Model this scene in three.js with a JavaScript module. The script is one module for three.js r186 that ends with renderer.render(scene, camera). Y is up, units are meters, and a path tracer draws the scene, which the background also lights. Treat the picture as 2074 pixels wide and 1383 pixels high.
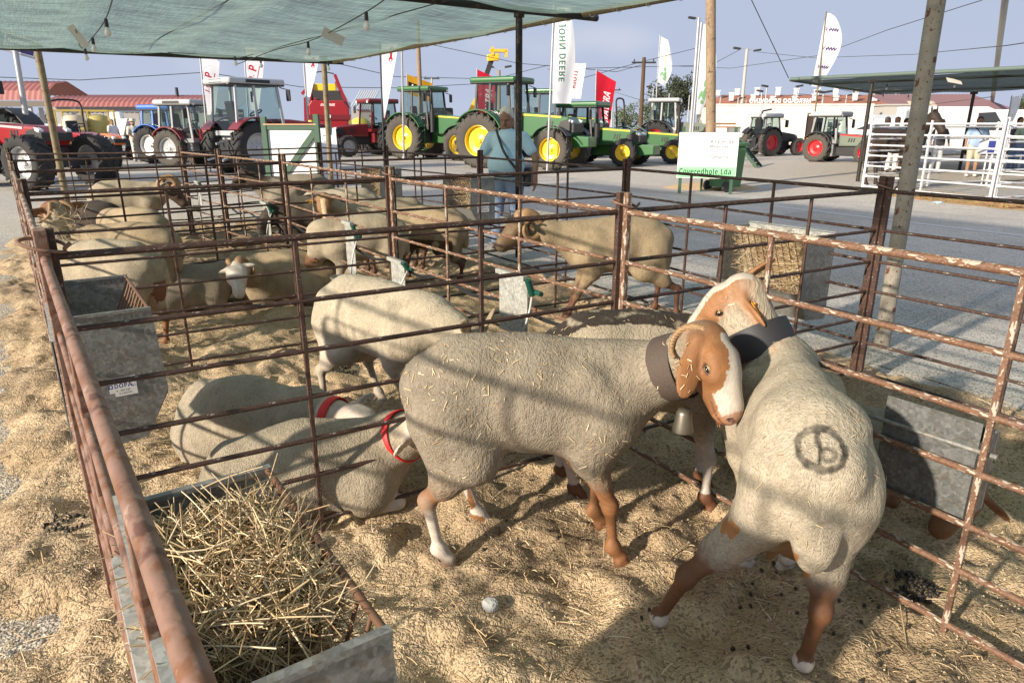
import * as THREE from 'three';
import { mergeGeometries } from 'three/addons/utils/BufferGeometryUtils.js';
import { RoundedBoxGeometry } from 'three/addons/geometries/RoundedBoxGeometry.js';

// ---------- camera, sky, sun, exposure ----------
const scene = new THREE.Scene();
const EYE = 1.5, PITCH = 17.6 * Math.PI / 180, FOCAL = 1390;
const camera = new THREE.PerspectiveCamera(52.9, 2074 / 1383, 0.05, 3000);
camera.position.set(0, EYE, 0);
camera.rotation.x = -PITCH;
const renderer = new THREE.WebGLRenderer({ antialias: true });
renderer.toneMapping = THREE.LinearToneMapping;
renderer.toneMappingExposure = 1.54;
renderer.shadowMap.enabled = true;

const SUN = new THREE.Vector3(-0.81, 0.405, 0.43).normalize();
function fract(x) { return x - Math.floor(x); }
function rng(seed) { let s = seed >>> 0; return () => { s = (s + 0x6D2B79F5) >>> 0; let t = s; t = Math.imul(t ^ (t >>> 15), t | 1); t ^= t + Math.imul(t ^ (t >>> 7), t | 61); return ((t ^ (t >>> 14)) >>> 0) / 4294967296; }; }
const lerp = (a, b, t) => a + (b - a) * t, clamp = (x, a = 0, b = 1) => Math.min(b, Math.max(a, x));
const smooth = (a, b, x) => { const t = clamp((x - a) / (b - a)); return t * t * (3 - 2 * t); };
function hash3(x, y, z) { let h = Math.imul(x, 374761393) + Math.imul(y, 668265263) + Math.imul(z, 2147483647 - 1274126177); h = Math.imul(h ^ (h >>> 13), 1274126177); h ^= h >>> 16; return (h >>> 0) / 4294967296; }
function noise3(x, y, z) {
  const xi = Math.floor(x), yi = Math.floor(y), zi = Math.floor(z); let fx = x - xi, fy = y - yi, fz = z - zi;
  fx = fx * fx * (3 - 2 * fx); fy = fy * fy * (3 - 2 * fy); fz = fz * fz * (3 - 2 * fz);
  const h = (i, j, k) => hash3(xi + i, yi + j, zi + k);
  return lerp(lerp(lerp(h(0, 0, 0), h(1, 0, 0), fx), lerp(h(0, 1, 0), h(1, 1, 0), fx), fy), lerp(lerp(h(0, 0, 1), h(1, 0, 1), fx), lerp(h(0, 1, 1), h(1, 1, 1), fx), fy), fz);
}
function fbm3(x, y, z, o = 4) { let s = 0, a = 0.5, n = 0; for (let i = 0; i < o; i++) { s += a * noise3(x, y, z); n += a; a *= 0.5; x = x * 2.03 + 7.1; y = y * 2.03 + 3.7; z = z * 2.03 + 1.9; } return s / n; }

{ // a pale hazy afternoon sky with a few soft clouds
  const W = 512, H = 256, data = new Float32Array(W * H * 4);
  for (let j = 0; j < H; j++) for (let i = 0; i < W; i++) {
    const el = ((j + 0.5) / H - 0.5) * Math.PI, az = ((i + 0.5) / W - 0.5) * 2 * Math.PI;
    const d = [Math.cos(az) * Math.cos(el), Math.sin(el), Math.sin(az) * Math.cos(el)];
    const t = clamp(d[1]), k = Math.pow(t, 0.6);
    let c = [lerp(0.345, 0.255, k), lerp(0.385, 0.32, k), lerp(0.49, 0.44, k)];
    const toSun = Math.max(0, d[0] * SUN.x + d[1] * SUN.y + d[2] * SUN.z);
    const glow = 0.30 * Math.pow(toSun, 6) + 0.6 * Math.pow(toSun, 60);
    c = [c[0] + glow * 1.0, c[1] + glow * 0.9, c[2] + glow * 0.72];
    if (d[1] > 0.005) {
      const q = 1 / (d[1] + 0.16), n = fbm3(d[0] * q * 1.6 + 5.2, 3.3, d[2] * q * 1.6, 5);
      const m = smooth(0.56, 0.75, n) * 0.4 * smooth(0.0, 0.07, d[1]);
      c = [lerp(c[0], 0.50, m), lerp(c[1], 0.50, m), lerp(c[2], 0.56, m)];
    }
    data.set([c[0], c[1], c[2], 1], (j * W + i) * 4);
  }
  const sky = new THREE.DataTexture(data, W, H, THREE.RGBAFormat, THREE.FloatType);
  sky.mapping = THREE.EquirectangularReflectionMapping; sky.magFilter = THREE.LinearFilter; sky.needsUpdate = true;
  scene.background = sky; scene.environment = sky;
}
const sun = new THREE.DirectionalLight(new THREE.Color().setRGB(1, 0.875, 0.715), 5.0);
sun.position.copy(SUN).multiplyScalar(60); sun.castShadow = true; sun.shadow.radius = 3.4; sun.shadow.mapSize.set(4096, 4096);
Object.assign(sun.shadow.camera, { left: -45, right: 45, top: 45, bottom: -45, near: 1, far: 160 });
sun.target.position.set(0, 0, -15);
scene.add(sun, sun.target);

// ---------- small helpers ----------
const V = (x, y, z) => new THREE.Vector3(x, y, z);
const SP = Math.sin(PITCH), CP = Math.cos(PITCH);
// where the line of sight through a point of the photograph meets the height h, or the plane dist metres ahead
function ray(px, py) { const u = px - 1037, v = 691.5 - py; return V(u, v * CP - FOCAL * SP, -(FOCAL * CP + v * SP)); }
function G(px, py, h = 0) { const r = ray(px, py); return r.multiplyScalar((h - EYE) / r.y).add(V(0, EYE, 0)); }
function D(px, py, dist) { const r = ray(px, py); return r.multiplyScalar(dist / -r.z).add(V(0, EYE, 0)); }
// metres covered by one pixel of the photograph at dist metres ahead, near the horizon
const mpp = (dist) => dist * 1.02 / FOCAL;

const names = new Map();
function numbered(n) { const k = names.get(n) || 0; names.set(n, k + 1); return k ? n + '_' + String(k).padStart(3, '0') : n; }
function tag(o, label, category, group, kind) { if (label) o.userData.label = label; if (category) o.userData.category = category; if (group) o.userData.group = group; if (kind) o.userData.kind = kind; return o; }
function thing(name, label, category, pos = [0, 0, 0], turn = 0, group) {
  const o = new THREE.Group(); o.name = numbered(name); scene.add(o);
  if (pos.isVector3) o.position.copy(pos); else o.position.set(...pos);
  o.rotation.y = turn; return tag(o, label, category, group);
}
function copyOf(root, label, pos, turn = 0, group) {
  const r = root.clone(); r.name = numbered(root.name.replace(/_\d+$/, '')); scene.add(r);
  if (pos.isVector3) r.position.copy(pos); else r.position.set(...pos);
  r.rotation.set(0, turn, 0); r.userData = { ...root.userData, label }; if (group) r.userData.group = group; return r;
}
function mesh(name, geo, mat, parent = scene) {
  const m = new THREE.Mesh(geo, mat); m.name = parent === scene ? numbered(name) : name; m.castShadow = m.receiveShadow = true; parent.add(m); return m;
}
function struct(name, geo, mat) { const m = mesh(name, geo, mat); m.userData.kind = 'structure'; return m; }
const Yup = V(0, 1, 0);
const headingOf = (dx, dz) => Math.atan2(-dz, dx);

// planar uv in metres, by the main direction of each face
function metreUV(g) {
  const p = g.attributes.position, n = g.attributes.normal, uv = new Float32Array(p.count * 2);
  for (let i = 0; i < p.count; i++) {
    const ax = Math.abs(n.getX(i)), ay = Math.abs(n.getY(i)), az = Math.abs(n.getZ(i)), x = p.getX(i), y = p.getY(i), z = p.getZ(i);
    if (ay >= ax && ay >= az) { uv[i * 2] = x; uv[i * 2 + 1] = z; } else if (ax >= az) { uv[i * 2] = z; uv[i * 2 + 1] = y; } else { uv[i * 2] = x; uv[i * 2 + 1] = y; }
  }
  g.setAttribute('uv', new THREE.BufferAttribute(uv, 2)); return g;
}
class Parts { // collects shapes, then merges them into one named mesh
  constructor() { this.g = []; }
  add(g, m) {
    if (g.index) g = g.toNonIndexed(); else g = g.clone();
    if (m) g.applyMatrix4(m);
    for (const k of Object.keys(g.attributes)) if (!['position', 'normal', 'uv'].includes(k)) g.deleteAttribute(k);
    if (!g.attributes.uv) metreUV(g);
    this.g.push(g); return this;
  }
  box(x, y, z, sx, sy, sz, rx = 0, ry = 0, rz = 0, r = 0) {
    const g = r ? new RoundedBoxGeometry(sx, sy, sz, 2, r) : new THREE.BoxGeometry(sx, sy, sz);
    const gg = metreUV(g.index ? g.toNonIndexed() : g);
    return this.add(gg, new THREE.Matrix4().compose(V(x, y, z), new THREE.Quaternion().setFromEuler(new THREE.Euler(rx, ry, rz)), V(1, 1, 1)));
  }
  rod(a, b, r0, r1 = r0, seg = 8, open = false) {
    a = a.isVector3 ? a : V(...a); b = b.isVector3 ? b : V(...b);
    const d = b.clone().sub(a), L = d.length(), g = new THREE.CylinderGeometry(r1, r0, L, seg, 1, open), uv = g.attributes.uv;
    for (let i = 0; i < uv.count; i++) uv.setXY(i, uv.getX(i) * 6.283 * r0 + a.x * 0.37, uv.getY(i) * L + a.z * 0.73 + a.y);
    return this.add(g, new THREE.Matrix4().compose(a.clone().add(b).multiplyScalar(0.5), new THREE.Quaternion().setFromUnitVectors(Yup, d.normalize()), V(1, 1, 1)));
  }
  bar(a, b, w, h) { // a square bar from a to b
    a = a.isVector3 ? a : V(...a); b = b.isVector3 ? b : V(...b);
    const d = b.clone().sub(a), L = d.length(), q = new THREE.Quaternion().setFromUnitVectors(V(1, 0, 0), d.normalize());
    return this.add(metreUV(new THREE.BoxGeometry(L, h, w).toNonIndexed()), new THREE.Matrix4().compose(a.clone().add(b).multiplyScalar(0.5), q, V(1, 1, 1)));
  }
  tube(pts, r, seg = 24, rs = 6, closed = false) { return this.add(new THREE.TubeGeometry(new THREE.CatmullRomCurve3(pts.map((p) => p.isVector3 ? p : V(...p)), closed), seg, r, rs, closed)); }
  ball(x, y, z, r, sx = 1, sy = 1, sz = 1, ws = 12, hs = 8) { return this.add(new THREE.SphereGeometry(r, ws, hs), new THREE.Matrix4().compose(V(x, y, z), new THREE.Quaternion(), V(sx, sy, sz))); }
  lathe(pts, seg, m) { return this.add(new THREE.LatheGeometry(pts.map((p) => new THREE.Vector2(p[0], p[1])), seg), m); }
  prism(pts, z0, z1, bevel = 0) { // outline in x,y pushed out along z
    const s = new THREE.Shape(pts.map((p) => new THREE.Vector2(p[0], p[1])));
    const g = new THREE.ExtrudeGeometry(s, { depth: z1 - z0 - 2 * bevel, bevelEnabled: bevel > 0, bevelThickness: bevel, bevelSize: bevel, bevelOffset: -bevel, bevelSegments: 2, curveSegments: 6 });
    g.translate(0, 0, z0 + bevel); g.deleteAttribute('uv'); return this.add(g);
  }
  quad(a, b, c, d) {
    const P = [a, b, c, a, c, d].map((p) => p.isVector3 ? p : V(...p)), g = new THREE.BufferGeometry();
    g.setAttribute('position', new THREE.BufferAttribute(new Float32Array(P.flatMap((p) => [p.x, p.y, p.z])), 3));
    g.setAttribute('uv', new THREE.BufferAttribute(new Float32Array([0, 0, 1, 0, 1, 1, 0, 0, 1, 1, 0, 1]), 2)); g.computeVertexNormals(); return this.add(g);
  }
  geo() { const g = mergeGeometries(this.g); this.g = []; return g; }
  build(name, mat, parent) { return mesh(name, this.geo(), mat, parent); }
}
const P = () => new Parts();

// ---------- textures ----------
function pnoise(size, freq, seed) { // tileable value noise on a size x size grid
  const f = Math.max(1, Math.round(freq)), r = rng(seed), lat = new Float32Array(f * f); for (let i = 0; i < f * f; i++) lat[i] = r();
  return (u, v) => { let x = fract(u) * f, y = fract(v) * f; const xi = Math.floor(x), yi = Math.floor(y); x -= xi; y -= yi; x = x * x * (3 - 2 * x); y = y * y * (3 - 2 * y); const X1 = (xi + 1) % f, Y1 = (yi + 1) % f; return lerp(lerp(lat[yi * f + xi], lat[yi * f + X1], x), lerp(lat[Y1 * f + xi], lat[Y1 * f + X1], x), y); };
}
function pnoise2(fu, fv, seed) { const r = rng(seed), lat = new Float32Array(fu * fv); for (let i = 0; i < fu * fv; i++) lat[i] = r();
  return (u, v) => { let x = fract(u) * fu, y = fract(v) * fv; const xi = Math.floor(x), yi = Math.floor(y); x -= xi; y -= yi; x = x * x * (3 - 2 * x); y = y * y * (3 - 2 * y); const X1 = (xi + 1) % fu, Y1 = (yi + 1) % fv; return lerp(lerp(lat[yi * fu + xi], lat[yi * fu + X1], x), lerp(lat[Y1 * fu + xi], lat[Y1 * fu + X1], x), y); }; }
function pfbm(f, oct, seed, gain = 0.5) { const n = []; for (let i = 0; i < oct; i++) n.push(pnoise(0, f * 2 ** i, seed + i * 17)); return (u, v) => { let s = 0, a = 1, t = 0; for (const k of n) { s += a * k(u, v); t += a; a *= gain; } return s / t; }; }
function makeTex(size, fn, { srgb = false, metres = 1, gray = false, h = size } = {}) {
  const d = new Uint8Array(size * h * 4);
  for (let j = 0; j < h; j++) for (let i = 0; i < size; i++) { const c = fn((i + 0.5) / size, (j + 0.5) / h), o = (j * size + i) * 4; if (gray) { d[o] = d[o + 1] = d[o + 2] = clamp(c, 0, 1) * 255; } else { d[o] = clamp(c[0], 0, 255); d[o + 1] = clamp(c[1], 0, 255); d[o + 2] = clamp(c[2], 0, 255); } d[o + 3] = 255; }
  const t = new THREE.DataTexture(d, size, h, THREE.RGBAFormat); t.wrapS = t.wrapT = THREE.RepeatWrapping; t.magFilter = THREE.LinearFilter; t.minFilter = THREE.LinearMipmapLinearFilter; t.generateMipmaps = true;
  if (srgb) t.colorSpace = THREE.SRGBColorSpace; t.repeat.set(1 / metres, 1 / metres); t.needsUpdate = true; return t;
}
const mix3 = (a, b, t) => [lerp(a[0], b[0], t), lerp(a[1], b[1], t), lerp(a[2], b[2], t)];
function mat(o) { const { rgb, ...rest } = o; const m = rest.physical ? new THREE.MeshPhysicalMaterial() : new THREE.MeshStandardMaterial(); delete rest.physical; if (rgb) m.color.setRGB(...rgb); m.roughness = 0.7; m.side = THREE.DoubleSide; Object.assign(m, rest); return m; }
function canvasTex(w, h, draw) { const c = document.createElement('canvas'); c.width = w; c.height = h; const x = c.getContext('2d'); draw(x, w, h); const t = new THREE.CanvasTexture(c); t.colorSpace = THREE.SRGBColorSpace; return t; }

const MAT = {};
{
  const a = pfbm(6, 5, 11), b = pfbm(18, 4, 31), c = pfbm(40, 3, 57), s = pnoise2(220, 30, 5);
  const fl1 = pnoise2(26, 9, 61), fl2 = pnoise2(70, 30, 62), fl3 = pnoise2(9, 3, 63), flake = (u, v) => 0.42 * fl1(u, v) + 0.28 * fl2(u, v) + 0.3 * fl3(u, v), chip = (u, v) => smooth(0.63, 0.66, flake(u, v));
  // old brown gate paint with flaked pale patches and rust
  MAT.gatePaint = mat({ map: makeTex(512, (u, v) => { let k = mix3([50, 37, 33], [80, 55, 45], c(u, v)); k = mix3(k, [112, 76, 54], smooth(0.55, 0.75, b(u + 0.31, v + 0.2)) * 0.5); return mix3(k, [150, 144, 136], chip(u, v) * 0.85); }, { srgb: true, metres: 0.3 }), roughness: 0.62, bumpMap: makeTex(512, (u, v) => 0.5 * chip(u, v) + 0.5 * c(u, v), { gray: true, metres: 0.3 }), bumpScale: 0.0012 }); for (const t of [MAT.gatePaint.map, MAT.gatePaint.bumpMap]) t.repeat.setScalar(1 / 0.2);
  MAT.gatePale = mat({ map: makeTex(512, (u, v) => { const k = mix3([86, 62, 50], [138, 106, 84], c(u, v)), q = mix3(k, [120, 82, 56], smooth(0.5, 0.65, a(u, v)) * 0.6); return mix3(q, [182, 172, 158], smooth(0.545, 0.585, flake(u + 0.5, v + 0.4)) * 0.9); }, { srgb: true, metres: 0.3 }), roughness: 0.6, bumpMap: MAT.gatePaint.bumpMap, bumpScale: 0.001 }); MAT.gatePale.map.repeat.setScalar(1 / 0.22);
  MAT.rust = mat({ map: makeTex(512, (u, v) => { let k = mix3([112, 84, 70], [158, 126, 110], a(u, v)); k = mix3(k, [122, 80, 54], smooth(0.5, 0.72, b(u + 0.2, v)) * 0.75); k = mix3(k, [84, 54, 44], smooth(0.6, 0.75, b(u, v + 0.6)) * 0.6); return mix3(k, [176, 160, 150], smooth(0.72, 0.76, b(u + 0.7, v + 0.1)) * 0.5); }, { srgb: true, metres: 0.35 }), roughness: 0.55, metalness: 0.15, bumpMap: makeTex(512, (u, v) => c(u, v), { gray: true, metres: 0.3 }), bumpScale: 0.0007 });
  const cells = (() => { const r = rng(77), pts = []; for (let i = 0; i < 420; i++) pts.push([r(), r(), r()]); const N = 20, grid = Array.from({ length: N * N }, () => []); pts.forEach((p, i) => grid[Math.floor(p[1] * N) * N + Math.floor(p[0] * N)].push(i)); return (u, v) => { let best = 9, id = 0; const gx = Math.floor(u * N), gy = Math.floor(v * N); for (let j = -1; j < 2; j++) for (let i = -1; i < 2; i++) for (const k of grid[((gy + j + N) % N) * N + (gx + i + N) % N]) { let dx = Math.abs(pts[k][0] - u), dy = Math.abs(pts[k][1] - v); dx = Math.min(dx, 1 - dx); dy = Math.min(dy, 1 - dy); const d = dx * dx + dy * dy; if (d < best) { best = d; id = pts[k][2]; } } return id; }; })();
  const spang = makeTex(512, (u, v) => { const k = cells(u, v), w = 132 + 34 * (k - 0.5) + 36 * (a(u, v) - 0.5) + 22 * (c(u, v) - 0.5); const dirt = smooth(0.58, 0.72, b(u + 0.4, v + 0.3)) * 0.35; return mix3([w, w * 1.005, w * 0.985], [120, 104, 82], dirt); }, { srgb: true, metres: 0.2 });
  MAT.galv = mat({ map: spang, roughness: 0.5, metalness: 0.3, bumpMap: makeTex(256, (u, v) => c(u, v), { gray: true, metres: 0.3 }), bumpScale: 0.0004 });
  MAT.galvSunlit = mat({ map: spang, color: new THREE.Color().setRGB(1.5, 1.52, 1.5), roughness: 0.55, metalness: 0.1 });  // same sheet for the sunlit plates, brightness of the sun put into the colour
  MAT.postGrey = mat({ map: makeTex(512, (u, v) => { let k = mix3([128, 122, 112], [158, 152, 142], a(u, v)); k = mix3(k, [66, 44, 34], smooth(0.66, 0.69, 0.35 * a(u + 0.1, v) + 0.65 * c(u + 0.3, v))); return mix3(k, [90, 50, 36], smooth(0.68, 0.72, a(u + 0.6, v + 0.3)) * 0.9); }, { srgb: true, metres: 0.4 }), roughness: 0.7 });
  MAT.woodPole = mat({ map: makeTex(512, (u, v) => { const g = s(u, v), k = mix3([118, 98, 78], [168, 146, 120], g * 0.7 + a(u, v) * 0.3); return mix3(k, [80, 64, 52], smooth(0.68, 0.8, b(u, v)) * 0.7); }, { srgb: true, metres: 1.6 }), roughness: 0.9 });
  MAT.darkPipe = mat({ map: makeTex(256, (u, v) => { const k = mix3([30, 29, 27], [52, 48, 43], a(u, v)); return mix3(k, [110, 84, 60], smooth(0.6, 0.72, b(u, v)) * 0.7); }, { srgb: true, metres: 0.5 }), roughness: 0.55, metalness: 0.2 });
  MAT.oldPipe = mat({ map: makeTex(256, (u, v) => { const k = mix3([92, 84, 62], [140, 126, 92], a(u, v)); return mix3(k, [100, 66, 40], smooth(0.56, 0.7, b(u, v)) * 0.7); }, { srgb: true, metres: 0.5 }), roughness: 0.6 });
  MAT.whiteTube = mat({ map: makeTex(256, (u, v) => { const k = mix3([196, 198, 200], [226, 228, 230], a(u, v)); return mix3(k, [150, 146, 138], smooth(0.6, 0.75, b(u, v)) * 0.5); }, { srgb: true, metres: 0.5 }), roughness: 0.42, metalness: 0.25 });
  // fleece: fine upright wrinkles and curls
  const w1 = pnoise2(66, 44, 91), w2 = pnoise2(130, 100, 92), w3 = pnoise2(22, 16, 93), w4 = pnoise2(260, 240, 94), w5 = pnoise2(9, 8, 95);
  const curl = (u, v) => { const uu = u + 0.03 * (w3(u, v) - 0.5), vv = v + 0.03 * (w3(v, u) - 0.5), k = w1(uu, vv); return 0.5 * (1 - Math.abs(2 * k - 1)) + 0.3 * w2(uu, vv) + 0.2 * w4(u, v); };
  MAT.fleece = mat({ vertexColors: true, map: makeTex(1024, (u, v) => { const k = 236 + 64 * (curl(u, v) - 0.5) + 40 * (w4(u, v) - 0.5) + 30 * (w5(u, v) - 0.5); return [k, k * 0.985, k * 0.955]; }, { srgb: true, metres: 0.36 }), bumpMap: makeTex(1024, curl, { gray: true, metres: 0.36 }), bumpScale: 0.0036, roughness: 0.95 });
  const h1 = pnoise2(300, 60, 45), h2 = pfbm(10, 3, 46);
  MAT.hair = mat({ vertexColors: true, map: makeTex(512, (u, v) => { const k = 238 + 40 * (h1(u, v) - 0.5) + 40 * (h2(u, v) - 0.5); return [k, k * 0.985, k * 0.97]; }, { srgb: true, metres: 0.3 }), bumpMap: makeTex(512, (u, v) => 0.5 * h1(u, v) + 0.5 * h2(u, v), { gray: true, metres: 0.3 }), bumpScale: 0.0008, roughness: 0.68 });
}
// ---------- one continuous skin from tapered limbs ----------
// each limb: {a, b, ra, rb, k, col, wool} or {e: centre, r: [rx, ry, rz], q: quaternion, k, col, wool}
function limbDist(p, x, y, z) {
  if (p.e) {
    let dx = x - p.e.x, dy = y - p.e.y, dz = z - p.e.z; const m = p.inv;
    const lx = m[0] * dx + m[3] * dy + m[6] * dz, ly = m[1] * dx + m[4] * dy + m[7] * dz, lz = m[2] * dx + m[5] * dy + m[8] * dz;
    const ax = lx / p.r[0], ay = ly / p.r[1], az = lz / p.r[2], k0 = Math.sqrt(ax * ax + ay * ay + az * az), bx = ax / p.r[0], by = ay / p.r[1], bz = az / p.r[2], k1 = Math.sqrt(bx * bx + by * by + bz * bz);
    return k1 < 1e-6 ? -Math.min(...p.r) : k0 * (k0 - 1) / k1;
  }
  const dx = x - p.a.x, dy = y - p.a.y, dz = z - p.a.z, t = clamp((dx * p.ab.x + dy * p.ab.y + dz * p.ab.z) / p.L2), ex = dx - p.ab.x * t, ey = dy - p.ab.y * t, ez = dz - p.ab.z * t;
  return Math.sqrt(ex * ex + ey * ey + ez * ez) - (p.ra + (p.rb - p.ra) * t);
}
function prep(p) {
  if (p.e) { const m = new THREE.Matrix3().setFromMatrix4(new THREE.Matrix4().makeRotationFromQuaternion(p.q || new THREE.Quaternion())).transpose(); p.inv = m.elements; } else { p.ab = p.b.clone().sub(p.a); p.L2 = Math.max(1e-9, p.ab.lengthSq()); if (p.rb === undefined) p.rb = p.ra; }
  p.k = p.k ?? 0.03; return p;
}
function skin(limbs, cell, { paint, jitter = 0, woolSplit = true, relief = 0, reliefF = 60, axisY = 0.55 } = {}) {
  limbs.forEach(prep);
  const lo = V(9, 9, 9), hi = V(-9, -9, -9);
  for (const p of limbs) { if (p.e) { const R = Math.max(...p.r); lo.min(p.e.clone().subScalar(R)); hi.max(p.e.clone().addScalar(R)); } else { lo.min(p.a.clone().subScalar(p.ra)); hi.max(p.a.clone().addScalar(p.ra)); lo.min(p.b.clone().subScalar(p.rb)); hi.max(p.b.clone().addScalar(p.rb)); } }
  lo.subScalar(cell * 3 + 0.02); hi.addScalar(cell * 3 + 0.02);
  const BS = 6, nx = Math.ceil((hi.x - lo.x) / cell / BS) * BS + 1, ny = Math.ceil((hi.y - lo.y) / cell / BS) * BS + 1, nz = Math.ceil((hi.z - lo.z) / cell / BS) * BS + 1;
  const f = new Float32Array(nx * ny * nz).fill(1), id = (i, j, k) => (k * ny + j) * nx + i, rad = BS * cell * 0.87, act = [];
  const field = (list, x, y, z) => { let d = 1e3; for (const p of list) { const e = limbDist(p, x, y, z), h = Math.max(p.k - Math.abs(d - e), 0) / p.k; d = p.cut ? Math.max(d, -e) : Math.min(d, e) - h * h * p.k * 0.25; } return d; };
  const seen = new Uint8Array(f.length);
  for (let K = 0; K < nz - 1; K += BS) for (let J = 0; J < ny - 1; J += BS) for (let I = 0; I < nx - 1; I += BS) {
    const cx = lo.x + (I + BS / 2) * cell, cy = lo.y + (J + BS / 2) * cell, cz = lo.z + (K + BS / 2) * cell;
    const ds = limbs.map((p) => limbDist(p, cx, cy, cz)), dm = Math.min(...ds);
    if (dm > rad * 1.5 + 0.05) continue;
    const d = field(limbs, cx, cy, cz);
    if (Math.abs(d) > rad * 1.8 + 0.03) { if (d < 0) for (let k = K; k <= K + BS; k++) for (let j = J; j <= J + BS; j++) for (let i = I; i <= I + BS; i++) { const o = id(i, j, k); if (!seen[o]) f[o] = -1; } continue; }
    const near = limbs.filter((p, n) => ds[n] < dm + 3 * rad + p.k + 0.02);
    act.push([I, J, K]);
    for (let k = K; k <= K + BS; k++) for (let j = J; j <= J + BS; j++) for (let i = I; i <= I + BS; i++) { const o = id(i, j, k); if (seen[o]) continue; f[o] = field(near, lo.x + i * cell, lo.y + j * cell, lo.z + k * cell); seen[o] = 1; }
  }
  const vid = new Int32Array(f.length).fill(-1), pos = [], E = [[0, 1], [2, 3], [4, 5], [6, 7], [0, 2], [1, 3], [4, 6], [5, 7], [0, 4], [1, 5], [2, 6], [3, 7]];
  const c8 = new Float32Array(8);
  for (const [I, J, K] of act) for (let k = K; k < K + BS; k++) for (let j = J; j < J + BS; j++) for (let i = I; i < I + BS; i++) {
    let m = 0; for (let c = 0; c < 8; c++) { c8[c] = f[id(i + (c & 1), j + ((c >> 1) & 1), k + (c >> 2))]; if (c8[c] < 0) m |= 1 << c; }
    if (m === 0 || m === 255) continue;
    let sx = 0, sy = 0, sz = 0, n = 0;
    for (const [a, b] of E) if ((c8[a] < 0) !== (c8[b] < 0)) { const t = c8[a] / (c8[a] - c8[b]); sx += lerp(a & 1, b & 1, t); sy += lerp((a >> 1) & 1, (b >> 1) & 1, t); sz += lerp(a >> 2, b >> 2, t); n++; }
    vid[id(i, j, k)] = pos.length / 3; pos.push(lo.x + (i + sx / n) * cell, lo.y + (j + sy / n) * cell, lo.z + (k + sz / n) * cell);
  }
  const tri = [], quad = (a, b, c, d, flip) => { if (a < 0 || b < 0 || c < 0 || d < 0) return; flip ? tri.push(a, c, b, a, d, c) : tri.push(a, b, c, a, c, d); };
  for (const [I, J, K] of act) for (let k = K; k < K + BS; k++) for (let j = J; j < J + BS; j++) for (let i = I; i < I + BS; i++) {
    const s = f[id(i, j, k)] < 0;
    if (j > 0 && k > 0 && s !== (f[id(i + 1, j, k)] < 0)) quad(vid[id(i, j - 1, k - 1)], vid[id(i, j, k - 1)], vid[id(i, j, k)], vid[id(i, j - 1, k)], !s);
    if (i > 0 && k > 0 && s !== (f[id(i, j + 1, k)] < 0)) quad(vid[id(i - 1, j, k - 1)], vid[id(i - 1, j, k)], vid[id(i, j, k)], vid[id(i, j, k - 1)], !s);
    if (i > 0 && j > 0 && s !== (f[id(i, j, k + 1)] < 0)) quad(vid[id(i - 1, j - 1, k)], vid[id(i, j - 1, k)], vid[id(i, j, k)], vid[id(i - 1, j, k)], !s);
  }
  const n = pos.length / 3, col = new Float32Array(n * 3), wool = new Float32Array(n), uv = new Float32Array(n * 2), q = V(0, 0, 0);
  let g = new THREE.BufferGeometry(); g.setAttribute('position', new THREE.BufferAttribute(new Float32Array(pos), 3)); g.setIndex(new THREE.BufferAttribute(new Uint32Array(tri), 1)); g.computeVertexNormals();
  const P0 = g.attributes.position, N0 = g.attributes.normal;
  for (let v = 0; v < n; v++) {
    const x = pos[v * 3], y = pos[v * 3 + 1], z = pos[v * 3 + 2]; let dm = 1e3; const ds = limbs.map((p) => { if (p.cut) return 1e3; const d = limbDist(p, x, y, z); dm = Math.min(dm, d); return d; });
    const sm = 0.007 + jitter * 0.0; let W = 0, r = 0, gg = 0, b = 0, w = 0; const nj = jitter ? jitter * (noise3(x * 70, y * 70, z * 70) - 0.5) : 0;
    limbs.forEach((p, i) => { if (p.cut) return; const e = ds[i] - dm + (p.wool ? nj : 0); if (e > 0.06) return; const k = Math.exp(-Math.max(0, e) / sm); W += k; r += k * p.col[0]; gg += k * p.col[1]; b += k * p.col[2]; w += k * (p.wool ? 1 : 0); });
    let c = [r / W, gg / W, b / W]; w /= W; q.set(x, y, z);
    if (paint) c = paint(q, c, w, N0.getX(v), N0.getY(v), N0.getZ(v)) || c;
    if (c.length > 3) w = c[3];
    col[v * 3] = c[0]; col[v * 3 + 1] = c[1]; col[v * 3 + 2] = c[2]; wool[v] = w;
    const rho = Math.hypot(z, y - axisY); uv[v * 2] = x - Math.sign(x) * smooth(0.14, 0.40, Math.abs(x)) * (rho - 0.19); uv[v * 2 + 1] = 0.22 * Math.abs(Math.atan2(z, y - axisY)) + 0.15 * rho;
    if (relief) { const h = relief * w * (fbm3(x * reliefF, y * reliefF * 0.42, z * reliefF, 2) - 0.5); P0.setXYZ(v, x + N0.getX(v) * h, y + N0.getY(v) * h, z + N0.getZ(v) * h); }
  }
  g.setAttribute('color', new THREE.BufferAttribute(col, 3)); g.setAttribute('uv', new THREE.BufferAttribute(uv, 2));
  if (relief) g.computeVertexNormals();
  if (woolSplit) {
    const A = [], B = []; for (let i = 0; i < tri.length; i += 3) (wool[tri[i]] + wool[tri[i + 1]] + wool[tri[i + 2]] > 1.5 ? A : B).push(tri[i], tri[i + 1], tri[i + 2]);
    g.setIndex(new THREE.BufferAttribute(new Uint32Array([...A, ...B].length === tri.length ? Uint32Array.from(A.concat(B)) : tri), 1)); g.clearGroups(); if (A.length) g.addGroup(0, A.length, 0); if (B.length) g.addGroup(A.length, B.length, 1);
  }
  return g;
}
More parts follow.
